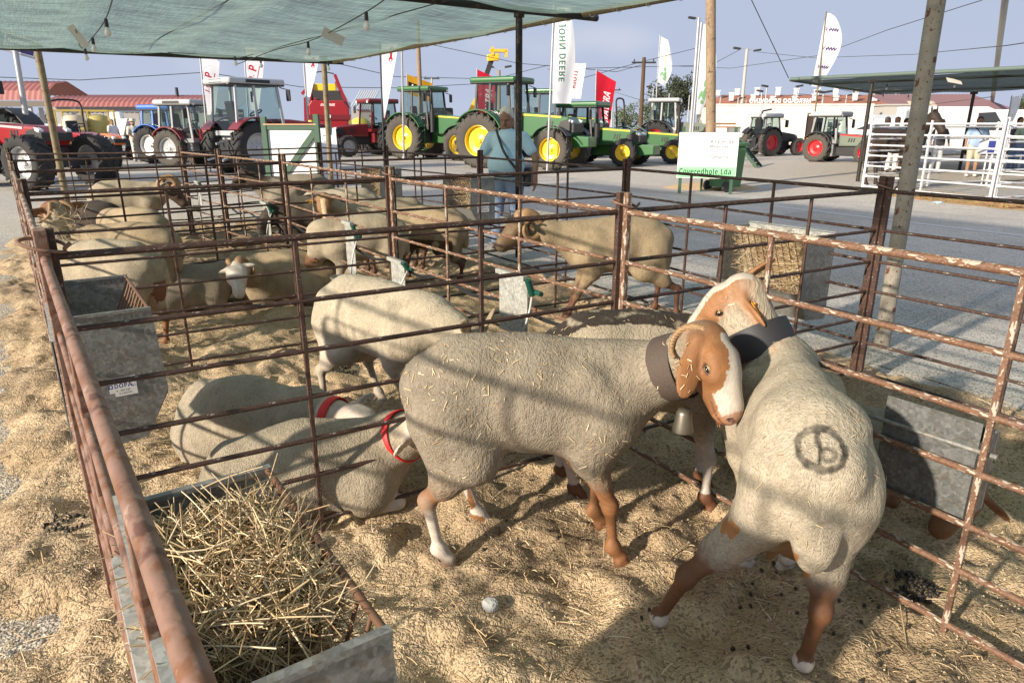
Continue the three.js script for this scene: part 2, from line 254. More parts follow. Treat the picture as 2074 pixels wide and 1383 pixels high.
// ---------- sheep ----------
const COL = { wool: [0.36, 0.32, 0.26], grey: [0.285, 0.25, 0.205], pale: [0.44, 0.395, 0.325], tan: [0.335, 0.27, 0.185], brown: [0.205, 0.082, 0.028], dark: [0.035, 0.024, 0.018], white: [0.56, 0.51, 0.45], hoof: [0.11, 0.07, 0.045], pink: [0.55, 0.34, 0.27], cream: [0.41, 0.36, 0.28], deep: [0.11, 0.045, 0.022] };
function bladeGeo(seed = 1, bow = 0) { // one flat straw of unit length, slightly bent
  const r = rng(seed), n = 4, pos = [], idx = [], bend = 0.10 * (r() - 0.5) + bow * 0.3, w = 0.5;
  for (let i = 0; i <= n; i++) { const t = i / n - 0.5, y = bend * (1 - 4 * t * t); for (const [a, b] of [[-w, 0], [0, 0.28], [w, 0], [0, -0.2]]) pos.push(t, y + 0, 0, a, b); }
  const p = []; for (let i = 0; i < pos.length; i += 5) p.push(pos[i], pos[i + 1] * 1 + pos[i + 4] * 0.03, pos[i + 3] * 0.03);
  for (let i = 0; i < n; i++) for (let k = 0; k < 4; k++) { const a = i * 4 + k, b = i * 4 + (k + 1) % 4; idx.push(a, b, a + 4, b, b + 4, a + 4); }
  const g = new THREE.BufferGeometry(); g.setAttribute('position', new THREE.Float32BufferAttribute(p, 3)); g.setIndex(idx); g.computeVertexNormals(); return g;
}
const STRAW = bladeGeo(3), STRAWS = [bladeGeo(3), bladeGeo(8, 0.18), bladeGeo(12, -0.4)], strawMat = mat({ roughness: 0.6, rgb: [1, 1, 1] });
const strawTone = (r) => { const k = r(), b = 0.62 + 0.55 * r(); return k < 0.5 ? [0.60 * b, 0.45 * b, 0.25 * b] : k < 0.82 ? [0.70 * b, 0.58 * b, 0.38 * b] : [0.38 * b, 0.25 * b, 0.13 * b]; };
function scatter(name, list, geo, material, parent = scene) { // list of {p, q, s, c}
  const m = new THREE.InstancedMesh(geo, material, list.length), M = new THREE.Matrix4(), c = new THREE.Color();
  list.forEach((e, i) => { M.compose(e.p, e.q, e.s); m.setMatrixAt(i, M); m.setColorAt(i, c.setRGB(...e.c)); });
  m.name = parent === scene ? numbered(name) : name; m.userData.kind = 'stuff'; m.castShadow = m.receiveShadow = true; parent.add(m); return m;
}
function taperTube(pts, r0, r1, ridges = 0, seg = 64, rs = 10, flat = 0.8) {
  const c = new THREE.CatmullRomCurve3(pts), F = c.computeFrenetFrames(seg, false), pos = [], idx = [], q = V(0, 0, 0);
  for (let i = 0; i <= seg; i++) { const t = i / seg, rr = lerp(r0, r1, t) * (1 + (ridges ? 0.07 * Math.sin(t * ridges * 6.283) : 0)); c.getPointAt(t, q); for (let k = 0; k < rs; k++) { const a = k / rs * 6.283, n = F.normals[i], b = F.binormals[i]; pos.push(q.x + rr * (Math.cos(a) * n.x + flat * Math.sin(a) * b.x), q.y + rr * (Math.cos(a) * n.y + flat * Math.sin(a) * b.y), q.z + rr * (Math.cos(a) * n.z + flat * Math.sin(a) * b.z)); } }
  for (let i = 0; i < seg; i++) for (let k = 0; k < rs; k++) { const a = i * rs + k, b = i * rs + (k + 1) % rs; idx.push(a, b, a + rs, b, b + rs, a + rs); }
  const o = pos.length / 3; c.getPointAt(1, q); pos.push(q.x, q.y, q.z); for (let k = 0; k < rs; k++) idx.push(seg * rs + k, seg * rs + (k + 1) % rs, o);
  const g = new THREE.BufferGeometry(); g.setAttribute('position', new THREE.Float32BufferAttribute(pos, 3)); g.setIndex(idx); g.computeVertexNormals(); metreUV(g); return g;
}
const hornTex = makeTex(256, (u, v) => { const s = 0.5 + 0.5 * Math.sin(v * 6.283 * 9 + 1.5 * Math.sin(u * 12)); return mix3([112, 84, 58], [172, 140, 102], s); }, { srgb: true, metres: 0.08 });
const hornMat = mat({ map: hornTex, roughness: 0.6 }), eyeMat = mat({ rgb: [0.30, 0.23, 0.12], roughness: 0.15 }), pupilMat = mat({ rgb: [0.01, 0.01, 0.01], roughness: 0.1 });
const plasticYellow = mat({ rgb: [0.72, 0.42, 0.03], roughness: 0.5 }), plasticOrange = mat({ rgb: [0.78, 0.30, 0.03], roughness: 0.5 }), blackLeather = mat({ rgb: [0.025, 0.025, 0.03], roughness: 0.6 }), brownLeather = mat({ rgb: [0.085, 0.062, 0.05], roughness: 0.72, bumpMap: MAT.rust.bumpMap, bumpScale: 0.002 }), redStrap = mat({ rgb: [0.62, 0.02, 0.02], roughness: 0.55 });

function makeSheep(o) {
  const s = o.s ?? 1, root = thing('sheep', o.label, 'sheep', [o.at[0], 0.018, o.at[1]], o.turn ?? 0, o.group ?? 'sheep kept in the pens');
  root.updateMatrixWorld(true); const toL = (w) => root.worldToLocal(w.clone());
  const L = [], v = (x, y, z) => V(x * s, y * s, z * s), wool = o.wool || COL.wool, sk = o.skin || COL.brown, W = { col: wool, wool: true };
  const add = (a, b, ra, rb, ex) => L.push({ a, b, ra: ra * s, rb: rb * s, k: 0.05 * s, ...ex });
  const fat = o.fat ?? 1; let neckBase, neckPath, lie = o.lie;
  if (!lie) {
    add(v(-0.27, 0.625, 0), v(-0.02, 0.615, 0), 0.152 * fat, 0.172 * fat, { ...W, k: 0.09 * s });
    add(v(-0.02, 0.61, 0), v(0.24, 0.605, 0), 0.176 * fat, 0.16 * fat, { ...W, k: 0.09 * s });
    add(v(-0.13, 0.60, 0), v(0.12, 0.56, 0), 0.145 * fat, 0.168 * fat, { ...W, k: 0.08 * s });
    add(v(0.27, 0.585, 0), v(0.38, 0.655, 0), 0.15 * fat, 0.112, { ...W, k: 0.08 * s });
    add(v(0.26, 0.74, 0), v(-0.24, 0.755, 0), 0.04, 0.05, { ...W, k: 0.10 * s });
    for (const z of [-1, 1]) { L.push({ e: v(-0.195, 0.725, z * 0.085), r: [0.06 * s, 0.035 * s, 0.04 * s], k: 0.10 * s, ...W }, { e: v(-0.365, 0.655, z * 0.055), r: [0.035 * s, 0.04 * s, 0.03 * s], k: 0.10 * s, ...W }, { e: v(0.19, 0.60, z * 0.125), r: [0.075 * s, 0.13 * s, 0.045 * s], k: 0.05 * s, ...W }, { e: v(-0.26, 0.55, z * 0.115), r: [0.085 * s, 0.12 * s, 0.045 * s], k: 0.05 * s, ...W }); }
    neckBase = v(0.36, 0.665, 0);
    if (o.tail !== false) L.push({ e: v(-0.405, 0.50, 0), r: [0.036 * s, 0.10 * s, 0.055 * s], k: 0.03 * s, ...W });
    const feet = o.feet || {}, cols = o.legCol || {};
    for (const [key, side, front] of [['fl', -1, 1], ['fr', 1, 1], ['rl', -1, 0], ['rr', 1, 0]]) {
      const c = cols[key] || cols[front ? 'f' : 'r'] || [wool, sk, sk], F = feet[key] || [front ? 0.26 : -0.29, side * 0.10], gy = F[2] || 0;
      const foot = v(F[0], 0.016 + gy, F[1]), low = { wool: false, k: 0.02 * s };
      if (front) {
        const sh = v(0.25, 0.53, side * 0.10), el = v(0.205, 0.42, side * 0.10), kn = el.clone().lerp(foot, 0.46).add(v(0.028, 0.0, 0)), fe = foot.clone().add(v(-0.012, 0.062, 0));
        add(sh, el, 0.105, 0.07, { ...W, k: 0.06 * s }); add(el, el.clone().lerp(kn, 0.45), 0.056, 0.039, { col: c[0], wool: c[0] === wool, k: 0.035 * s });
        add(el.clone().lerp(kn, 0.35), kn, 0.038, 0.024, { col: c[1], ...low }); L.push({ e: kn, r: [0.027 * s, 0.033 * s, 0.026 * s], col: c[1], ...low });
        add(kn, fe, 0.0205, 0.0165, { col: c[2], ...low }); L.push({ e: fe, r: [0.027 * s, 0.024 * s, 0.024 * s], col: c[2], ...low });
        add(fe, foot.clone().add(v(0.02, 0.022, 0)), 0.021, 0.024, { col: c[2], ...low });
        for (const z of [-0.013, 0.013]) add(foot.clone().add(v(0.012, 0.006, z)), foot.clone().add(v(0.048, -0.004, z)), 0.021, 0.013, { col: c[3] || COL.hoof, wool: false, k: 0.006 * s });
      } else {
        const hw = o.hipW ?? 1, hip = v(-0.255, 0.565, side * 0.085 * hw), st = v(-0.185, 0.425, side * 0.115 * hw), ho = foot.clone().add(v(-0.055, 0.245, 0)).lerp(v(-0.33, 0.28, side * 0.10), 0.25), fe = foot.clone().add(v(-0.016, 0.062, 0));
        add(hip, st, 0.125 * (0.4 + 0.6 * hw), 0.085, { ...W, k: 0.07 * s }); add(st, st.clone().lerp(ho, 0.62), 0.075, 0.043, { ...W, k: 0.05 * s });
        add(hip.clone().add(v(-0.06, -0.03, 0)), st.clone().lerp(ho, 0.6), 0.075, 0.04, { ...W, k: 0.05 * s });
        add(st.clone().lerp(ho, 0.5), ho, 0.042, 0.025, { col: c[1], ...low }); L.push({ e: ho, r: [0.030 * s, 0.036 * s, 0.023 * s], col: c[1], ...low });
        add(ho, fe, 0.0225, 0.0165, { col: c[2], ...low }); L.push({ e: fe, r: [0.028 * s, 0.024 * s, 0.024 * s], col: c[2], ...low });
        add(fe, foot.clone().add(v(0.018, 0.022, 0)), 0.021, 0.024, { col: c[2], ...low });
        for (const z of [-0.013, 0.013]) add(foot.clone().add(v(0.01, 0.006, z)), foot.clone().add(v(0.045, -0.004, z)), 0.021, 0.013, { col: c[3] || COL.hoof, wool: false, k: 0.006 * s });
      }
    }
    if (o.udder) { L.push({ e: v(-0.20, 0.40, 0), r: [0.09 * s, 0.085 * s, 0.085 * s], col: o.udderCol || COL.pink, wool: false, k: 0.03 * s }); for (const z of [-0.05, 0.05]) add(v(-0.20, 0.35, z), v(-0.20, 0.30, z * 1.3), 0.022, 0.011, { col: o.udderCol || COL.pink, wool: false, k: 0.02 * s }); }
  } else {
    const y = o.lieY ?? 0;
    add(v(-0.28, 0.20 + y, 0), v(-0.02, 0.235 + y, 0), 0.18 * fat, 0.205 * fat, { ...W, k: 0.09 * s }); add(v(-0.02, 0.235 + y, 0), v(0.24, 0.235 + y, 0), 0.205 * fat, 0.175 * fat, { ...W, k: 0.09 * s });
    add(v(-0.3, 0.34 + y, 0), v(0.2, 0.38 + y, 0), 0.04, 0.04, { ...W, k: 0.12 * s });
    add(v(0.27, 0.25 + y, 0), v(0.38, 0.33 + y, 0), 0.15, 0.11, { ...W, k: 0.08 * s }); neckBase = v(0.36, 0.34 + y, 0);
    for (const z of [-1, 1]) { L.push({ e: v(-0.20, 0.15, z * 0.17), r: [0.17 * s, 0.15 * s, 0.085 * s], k: 0.06 * s, ...W }); add(v(-0.05, 0.06, z * 0.19), v(-0.26, 0.04, z * 0.2), 0.035, 0.026, { col: sk, wool: false, k: 0.03 * s }); L.push({ e: v(0.22, 0.14, z * 0.13), r: [0.12 * s, 0.12 * s, 0.08 * s], k: 0.06 * s, ...W }); add(v(0.36, 0.05, z * 0.11), v(0.18, 0.035, z * 0.12), 0.034, 0.026, { col: sk, wool: false, k: 0.03 * s }); }
  }
  const H = o.head;
  let hf, hu, hs, hp, hl = 1;
  if (H) {
    hp = H.world ? toL(H.poll) : v(...H.poll); const mz = H.world ? toL(H.muz) : v(...H.muz); hf = mz.sub(hp).normalize();
    hu = (H.up ? (H.world ? toL(root.position.clone().add(V(...H.up))) : V(...H.up)) : V(0, 1, 0)); hu.addScaledVector(hf, -hu.dot(hf)).normalize(); hs = hf.clone().cross(hu); // hs points to the animal's right
    const hsc = (H.s ?? 1) * s, at = (f, u, sd) => hp.clone().addScaledVector(hf, f * hsc).addScaledVector(hu, u * hsc).addScaledVector(hs, sd * hsc), fc = o.face || sk, low = { col: fc, wool: false, k: 0.03 * hsc };
    const hadd = (a, b, ra, rb, ex = {}) => L.push({ a, b, ra: ra * hsc, rb: rb * hsc, ...low, ...ex }); hl = hsc;
    const nk = o.neckCol || wool, mid = H.neckVia ? (H.world ? toL(H.neckVia) : v(...H.neckVia)) : neckBase.clone().lerp(at(-0.02, -0.03, 0), 0.55).add(v(0, -0.01, 0));
    L.push({ a: neckBase, b: mid, ra: 0.115 * s, rb: 0.09 * s, col: nk, wool: true, k: 0.06 * s }); L.push({ a: mid, b: at(-0.01, -0.025, 0), ra: 0.09 * s, rb: 0.07 * s, col: nk, wool: true, k: 0.05 * s });
    neckPath = [neckBase, mid, at(-0.01, -0.025, 0)];
    if (o.throat) hadd(mid.clone().lerp(at(0.05, -0.06, 0), 0.4), at(0.05, -0.06, 0), 0.055, 0.045, { col: o.throat });
    hadd(at(0, 0, 0), at(0.09, 0.004, 0), 0.064, 0.056); hadd(at(0.07, 0.002, 0), at(0.195, -0.014, 0), 0.053, 0.036);
    hadd(at(0.06, 0.034, 0), at(0.19, 0.012, 0), 0.034, 0.026); hadd(at(0.03, -0.05, 0), at(0.19, -0.04, 0), 0.042, 0.026);
    L.push({ e: at(0.215, -0.016, 0), r: [0.03 * hsc, 0.03 * hsc, 0.03 * hsc], ...low, col: o.nose || fc }); hadd(at(0.16, -0.045, 0), at(0.212, -0.038, 0), 0.024, 0.019, { k: 0.008 * hsc, col: o.nose || fc });
    for (const z of [-1, 1]) {
      hadd(at(0.055, 0.032, z * 0.042), at(0.11, 0.016, z * 0.045), 0.021, 0.019, { k: 0.03 * hsc });
      if (o.cell < 0.009) L.push({ e: at(0.234, -0.006, z * 0.019), r: [0.009 * hsc, 0.007 * hsc, 0.006 * hsc], k: 0.004, cut: true });
      if (o.cell < 0.009) L.push({ e: at(0.085, 0.012, z * 0.066), r: [0.016 * hsc, 0.011 * hsc, 0.013 * hsc], k: 0.008, cut: true });
      const ed = (H.ears ? H.ears[z < 0 ? 0 : 1] : [-0.25, -0.35, 1]); const dir = hs.clone().multiplyScalar(z * ed[2]).addScaledVector(hf, ed[0]).addScaledVector(hu, ed[1]).normalize();
      const el = (H.earLen ?? 0.115) * hsc, base = at(-0.005, 0.012, z * 0.058), nn = (H.earFace ? V(...H.earFace) : hf.clone().multiplyScalar(0.8).addScaledVector(hs, z * 0.5)); nn.addScaledVector(dir, -nn.dot(dir)).normalize(); const bb = nn.clone().cross(dir), q = new THREE.Quaternion().setFromRotationMatrix(new THREE.Matrix4().makeBasis(dir, bb, nn));
      const et = Math.max(0.010 * hsc, o.cell * 0.95);
      L.push({ e: base.clone().addScaledVector(dir, el * 0.58), r: [el * 0.5, el * 0.225, et], q, k: 0.012 * hsc, col: o.earCol || fc, wool: false, ear: 1 }); L.push({ a: base, b: base.clone().addScaledVector(dir, el * 0.4), ra: 0.02 * hsc, rb: 0.012 * hsc, k: 0.018 * hsc, col: o.earCol || fc, wool: false });
      if (o.cell < 0.009 && !H.flatEar) L.push({ e: base.clone().addScaledVector(dir, el * 0.6).addScaledVector(nn, et * 1.0), r: [el * 0.38, el * 0.14, et * 0.75], q, k: 0.008, cut: true });
      const e = P().ball(0, 0, 0, 0.0130 * hsc, 1, 1, 1, 16, 12).build('eye', eyeMat, root); e.position.copy(at(0.085, 0.011, z * 0.0535));
      const pu = P().ball(0, 0, 0, 0.0062 * hsc, 1.7, 0.7, 0.55).build('pupil', pupilMat, e); pu.quaternion.setFromRotationMatrix(new THREE.Matrix4().makeBasis(hf, hu, hs)); pu.position.copy(hs).multiplyScalar(z * 0.0122 * hsc).addScaledVector(hf, 0.002 * hsc);
      if (o.tags && o.tags[z < 0 ? 0 : 1]) { const tg = P().box(0, 0, 0, 0.058 * hsc, 0.036 * hsc, 0.003, 0, 0, 0, 0.0014).rod([-0.02 * hsc, 0, -0.006], [-0.02 * hsc, 0, 0.006], 0.006 * hsc).build('ear_tag', o.tags[z < 0 ? 0 : 1], root); tg.position.copy(base).addScaledVector(dir, el * 0.55).addScaledVector(nn, 0.014 * hsc); tg.quaternion.copy(q).multiply(new THREE.Quaternion().setFromEuler(new THREE.Euler(0.25, 0.2, 0.5))); }
      if (o.horns) { // turns of a spiral that runs back, out, down and forward again
        const h = o.horns, pts = [at(0.005, 0.01, z * 0.02)]; for (let i = 0; i <= 14; i++) { const t = i / 14, a = (h.start ?? 0.5) + t * (h.turns ?? 0.8) * 6.283, R = (h.R ?? 0.075) * (1 - (h.shrink ?? 0.35) * t), c = at(-0.035 + (h.df ?? 0), -0.0 + (h.du ?? 0), z * (0.034 + t * (h.out ?? 0.05))); pts.push(c.addScaledVector(hf, Math.cos(a) * R * hsc).addScaledVector(hu, Math.sin(a) * R * hsc)); }
        mesh('horn', taperTube(pts, (h.r ?? 0.026) * hsc, 0.006 * hsc, h.ridges ?? 22, 80), hornMat, root);
      }
    }
  }
  const hd = V(0, 0, 0);
  const g = skin(L, o.cell, { jitter: 0.016 * s, axisY: (lie ? 0.2 : 0.56) * s, relief: o.relief ?? (o.cell < 0.0095 ? 0.0033 : 0), reliefF: 64, paint: (q, c, w, nx, ny, nz) => { if (hp) hd.copy(q).sub(hp).divideScalar(hl); const lf = hp ? hd.dot(hf) : -9, lu = hp ? hd.dot(hu) : 0, ls = hp ? hd.dot(hs) : 0; let k = c; if (o.cell < 0.009 && w < 0.5 && hp && Math.abs(ls) < 0.07) { const ex = Math.hypot(lf - 0.086, (lu - 0.011) * 1.5); if (Math.abs(ls) > 0.03 && ex > 0.008 && ex < 0.019) return [0.10, 0.055, 0.035, 0]; if (Math.hypot(lf - 0.236, (lu + 0.004) * 1.2) < 0.010 && Math.abs(Math.abs(ls) - 0.018) < 0.008) return [0.10, 0.045, 0.035, 0]; if (lf > 0.165 && lf < 0.246 && Math.abs(lu + 0.031) < 0.0028) return [0.11, 0.055, 0.04, 0]; } const soil = fbm3(q.x * 6 + o.at[0] * 9, q.y * 6, q.z * 6 + 3, 3); if (w > 0.5) { const m = 0.80 + 0.4 * soil; k = [c[0] * m, c[1] * m * 0.99, c[2] * m * 0.97]; } return (o.paint && o.paint(q, k, w, { lf, lu, ls, ny, nx, nz })) || k; } });
  const body = mesh('body', g, [MAT.fleece, MAT.hair], root);
  if (o.collar) { // a band round the neck: at (0..1 from neck base to poll), or a point and an axis in the place
    const c = o.collar, [n0, n1, n2] = neckPath, l0 = n0.distanceTo(n1), l1 = n1.distanceTo(n2), k = c.t * (l0 + l1), at = k < l0 ? n0.clone().lerp(n1, k / l0) : n1.clone().lerp(n2, (k - l0) / l1), ax = n1.clone().sub(n0).normalize().lerp(n2.clone().sub(n1).normalize(), c.t).normalize(); if (c.tip) ax.add(V(...c.tip)).normalize();
    const nr = k < l0 ? lerp(0.115, 0.09, k / l0) : lerp(0.09, 0.07, (k - l0) / l1), R = (nr + (c.loose ?? 0.007)) * s, w = c.w * s, th = (c.th ?? 0.006) * s;
    const pr = [[R, -w / 2], [R + th, -w / 2 + 0.002], [R + th * 1.4, 0], [R + th, w / 2 - 0.002], [R, w / 2], [R - th, 0], [R, -w / 2]], B = P().lathe(pr, 40, new THREE.Matrix4().compose(at, new THREE.Quaternion().setFromUnitVectors(Yup, ax), V(1, 1, c.flat ?? 1)));
    B.build('collar', c.mat, root);
    if (c.buckle) P().box(0, 0, 0, 0.05 * s, 0.042 * s, 0.012 * s, 0, 0, 0, 0.004).build('buckle', c.mat, root).position.copy(at).add(v(...c.buckle));
  }
  if (o.bell) { const b = P().lathe([[0.0, 0.075], [0.018, 0.074], [0.024, 0.06], [0.027, 0.035], [0.034, 0.0], [0.031, 0.0], [0.024, 0.034], [0.018, 0.06], [0, 0.07]].map((p) => [p[0] * s, p[1] * s]), 24).build('bell', mat({ rgb: [0.20, 0.18, 0.145], metalness: 0.75, roughness: 0.42 }), root); b.position.copy(toL(o.bell)); P().ball(0, 0.004, 0, 0.008).build('clapper', MAT.darkPipe, b); }
  if (o.straws) { // bits of straw caught in the fleece
    const r = rng(o.seed || 5), pp = g.attributes.position, nn = g.attributes.normal, list = [], box = o.strawBox; let guard = 0;
    while (list.length < o.straws && guard++ < 40000) { const i = Math.floor(r() * pp.count), n = V(nn.getX(i), nn.getY(i), nn.getZ(i)), p = V(pp.getX(i), pp.getY(i), pp.getZ(i)); if (p.y < 0.36 * s || p.x > 0.5 * s || n.y < -0.45) continue; if (fbm3(p.x * 4, p.y * 4, p.z * 4, 2) < 0.38 + 0.25 * r()) continue; const d = V(r() - 0.5, r() - 0.5, r() - 0.5).cross(n).normalize(), q = new THREE.Quaternion().setFromRotationMatrix(new THREE.Matrix4().makeBasis(d, n, d.clone().cross(n))), l = 0.008 + 0.03 * r() * r(); list.push({ p: p.addScaledVector(n, 0.003), q, s: V(l, 0.02, 0.045 + 0.05 * r()), c: strawTone(r).map((x) => x * 1.25) }); }
    scatter('straw_bits', list, STRAW, strawMat, root);
  }
  return root;
}
// ---------- the ground ----------
const PEN0 = V(-1.256, 0, -1.816), AX = V(-0.575, 0, -0.818), BX = V(0.823, 0, -0.568);
const pen = (a, b, y = 0) => PEN0.clone().addScaledVector(AX, a).addScaledVector(BX, b).setY(y);
const toPen = (x, z) => { const dx = x - PEN0.x, dz = z - PEN0.z, det = AX.x * BX.z - AX.z * BX.x; return [(dx * BX.z - dz * BX.x) / det, (AX.x * dz - AX.z * dx) / det]; };
function sheetGeo(xs, zs, fn) { // fn(i value, j value) -> {p, c}
  const n = xs.length, m = zs.length, pos = new Float32Array(n * m * 3), col = new Float32Array(n * m * 3), uv = new Float32Array(n * m * 2), idx = new Uint32Array((n - 1) * (m - 1) * 6); let o = 0;
  for (let j = 0; j < m; j++) for (let i = 0; i < n; i++) { const k = j * n + i, e = fn(xs[i], zs[j]); pos.set([e.p.x, e.p.y, e.p.z], k * 3); col.set(e.c, k * 3); uv.set([e.p.x, e.p.z], k * 2); }
  for (let j = 0; j < m - 1; j++) for (let i = 0; i < n - 1; i++) { const a = j * n + i; idx.set([a, a + n, a + 1, a + 1, a + n, a + n + 1], o); o += 6; }
  const g = new THREE.BufferGeometry(); g.setAttribute('position', new THREE.BufferAttribute(pos, 3)); g.setAttribute('color', new THREE.BufferAttribute(col, 3)); g.setAttribute('uv', new THREE.BufferAttribute(uv, 2)); g.setIndex(new THREE.BufferAttribute(idx, 1)); g.computeVertexNormals(); return g;
}
const span = (a, b, n, pow = 1) => Array.from({ length: n + 1 }, (_, i) => a + (b - a) * Math.pow(i / n, pow));
{
  const a = pfbm(5, 5, 201), b = pfbm(60, 3, 211), c = pnoise2(180, 180, 221), d = pnoise2(330, 330, 223);
  const grit = makeTex(1024, (u, v) => { const t = 0.4 * b(u, v) + 0.35 * c(u, v) + 0.25 * d(u, v); const k = 232 + 96 * (t - 0.5) + 20 * (a(u, v) - 0.5); const dk = smooth(0.63, 0.72, c(u + 0.3, v + 0.6)) * 0.32; return [k * (1 - dk), k * (0.985 - dk), k * (0.955 - dk)]; }, { srgb: true, metres: 1.3 });
  const gbump = makeTex(1024, (u, v) => 0.35 * b(u, v) + 0.4 * c(u, v) + 0.25 * d(u, v), { gray: true, metres: 1.3 });
  const gm = mat({ vertexColors: true, map: grit, bumpMap: gbump, bumpScale: 0.012, roughness: 0.93 });
  const s = span(-1, 1, 210).map((t) => 260 * Math.sign(t) * Math.pow(Math.abs(t), 2.6));
  struct('ground', sheetGeo(s, s.map((z) => z - 14).reverse().reverse(), (x, z) => {
    const [pa, pb] = toPen(x, z); let c = [0.70, 0.665, 0.61]; const n = fbm3(x * 0.35, 2, z * 0.35, 4), n2 = fbm3(x * 0.08, 5, z * 0.08, 3);
    c = mix3(c, [0.60, 0.58, 0.55], smooth(0.42, 0.62, n)); c = mix3(c, [0.68, 0.635, 0.57], smooth(0.45, 0.65, n2) * 0.7);
    c = mix3(c, [0.55, 0.45, 0.31], smooth(0.9, 0.1, Math.abs(pb + 0.5)) * (pa < 8 && pa > -6 ? 0.6 : 0) * smooth(0.35, 0.6, fbm3(x * 2, 1, z * 2, 3)));
    return { p: V(x, -0.004, z), c };
  }), gm);
  // the worn asphalt road beside the pens
  const rb = span(4.35, 13.2, 60), ra = span(-26, 70, 150);
  struct('road', sheetGeo(rb, ra, (b0, a0) => { const e = b0 === rb[0] || b0 === rb[60] ? 0.5 * (fbm3(a0 * 1.3, b0, 4, 3) - 0.5) : 0, p = pen(a0, b0 + e, 0.001); const n = fbm3(p.x * 0.6, 3, p.z * 0.6, 4), m = smooth(0.5, 0.7, fbm3(p.x * 1.7, 8, p.z * 0.9, 4)); const c = mix3([0.54, 0.53, 0.515], [0.63, 0.615, 0.59], smooth(0.35, 0.65, n)); return { p, c: mix3(c, [0.45, 0.42, 0.37], m * 0.55) }; }), mat({ vertexColors: true, map: grit, bumpMap: gbump, bumpScale: 0.008, roughness: 0.88 }));
  const l0 = G(1560, 417), l1 = G(2075, 478.5), dl = l1.clone().sub(l0).normalize(), wd = V(-dl.z, 0, dl.x).multiplyScalar(0.05), lp = P(); l1.addScaledVector(dl, 8);
  lp.quad(l0.clone().add(wd).setY(0.006), l1.clone().add(wd).setY(0.006), l1.clone().sub(wd).setY(0.006), l0.clone().sub(wd).setY(0.006));
  struct('road_marking', lp.geo(), mat({ rgb: [0.55, 0.55, 0.56], roughness: 0.85 }));
}
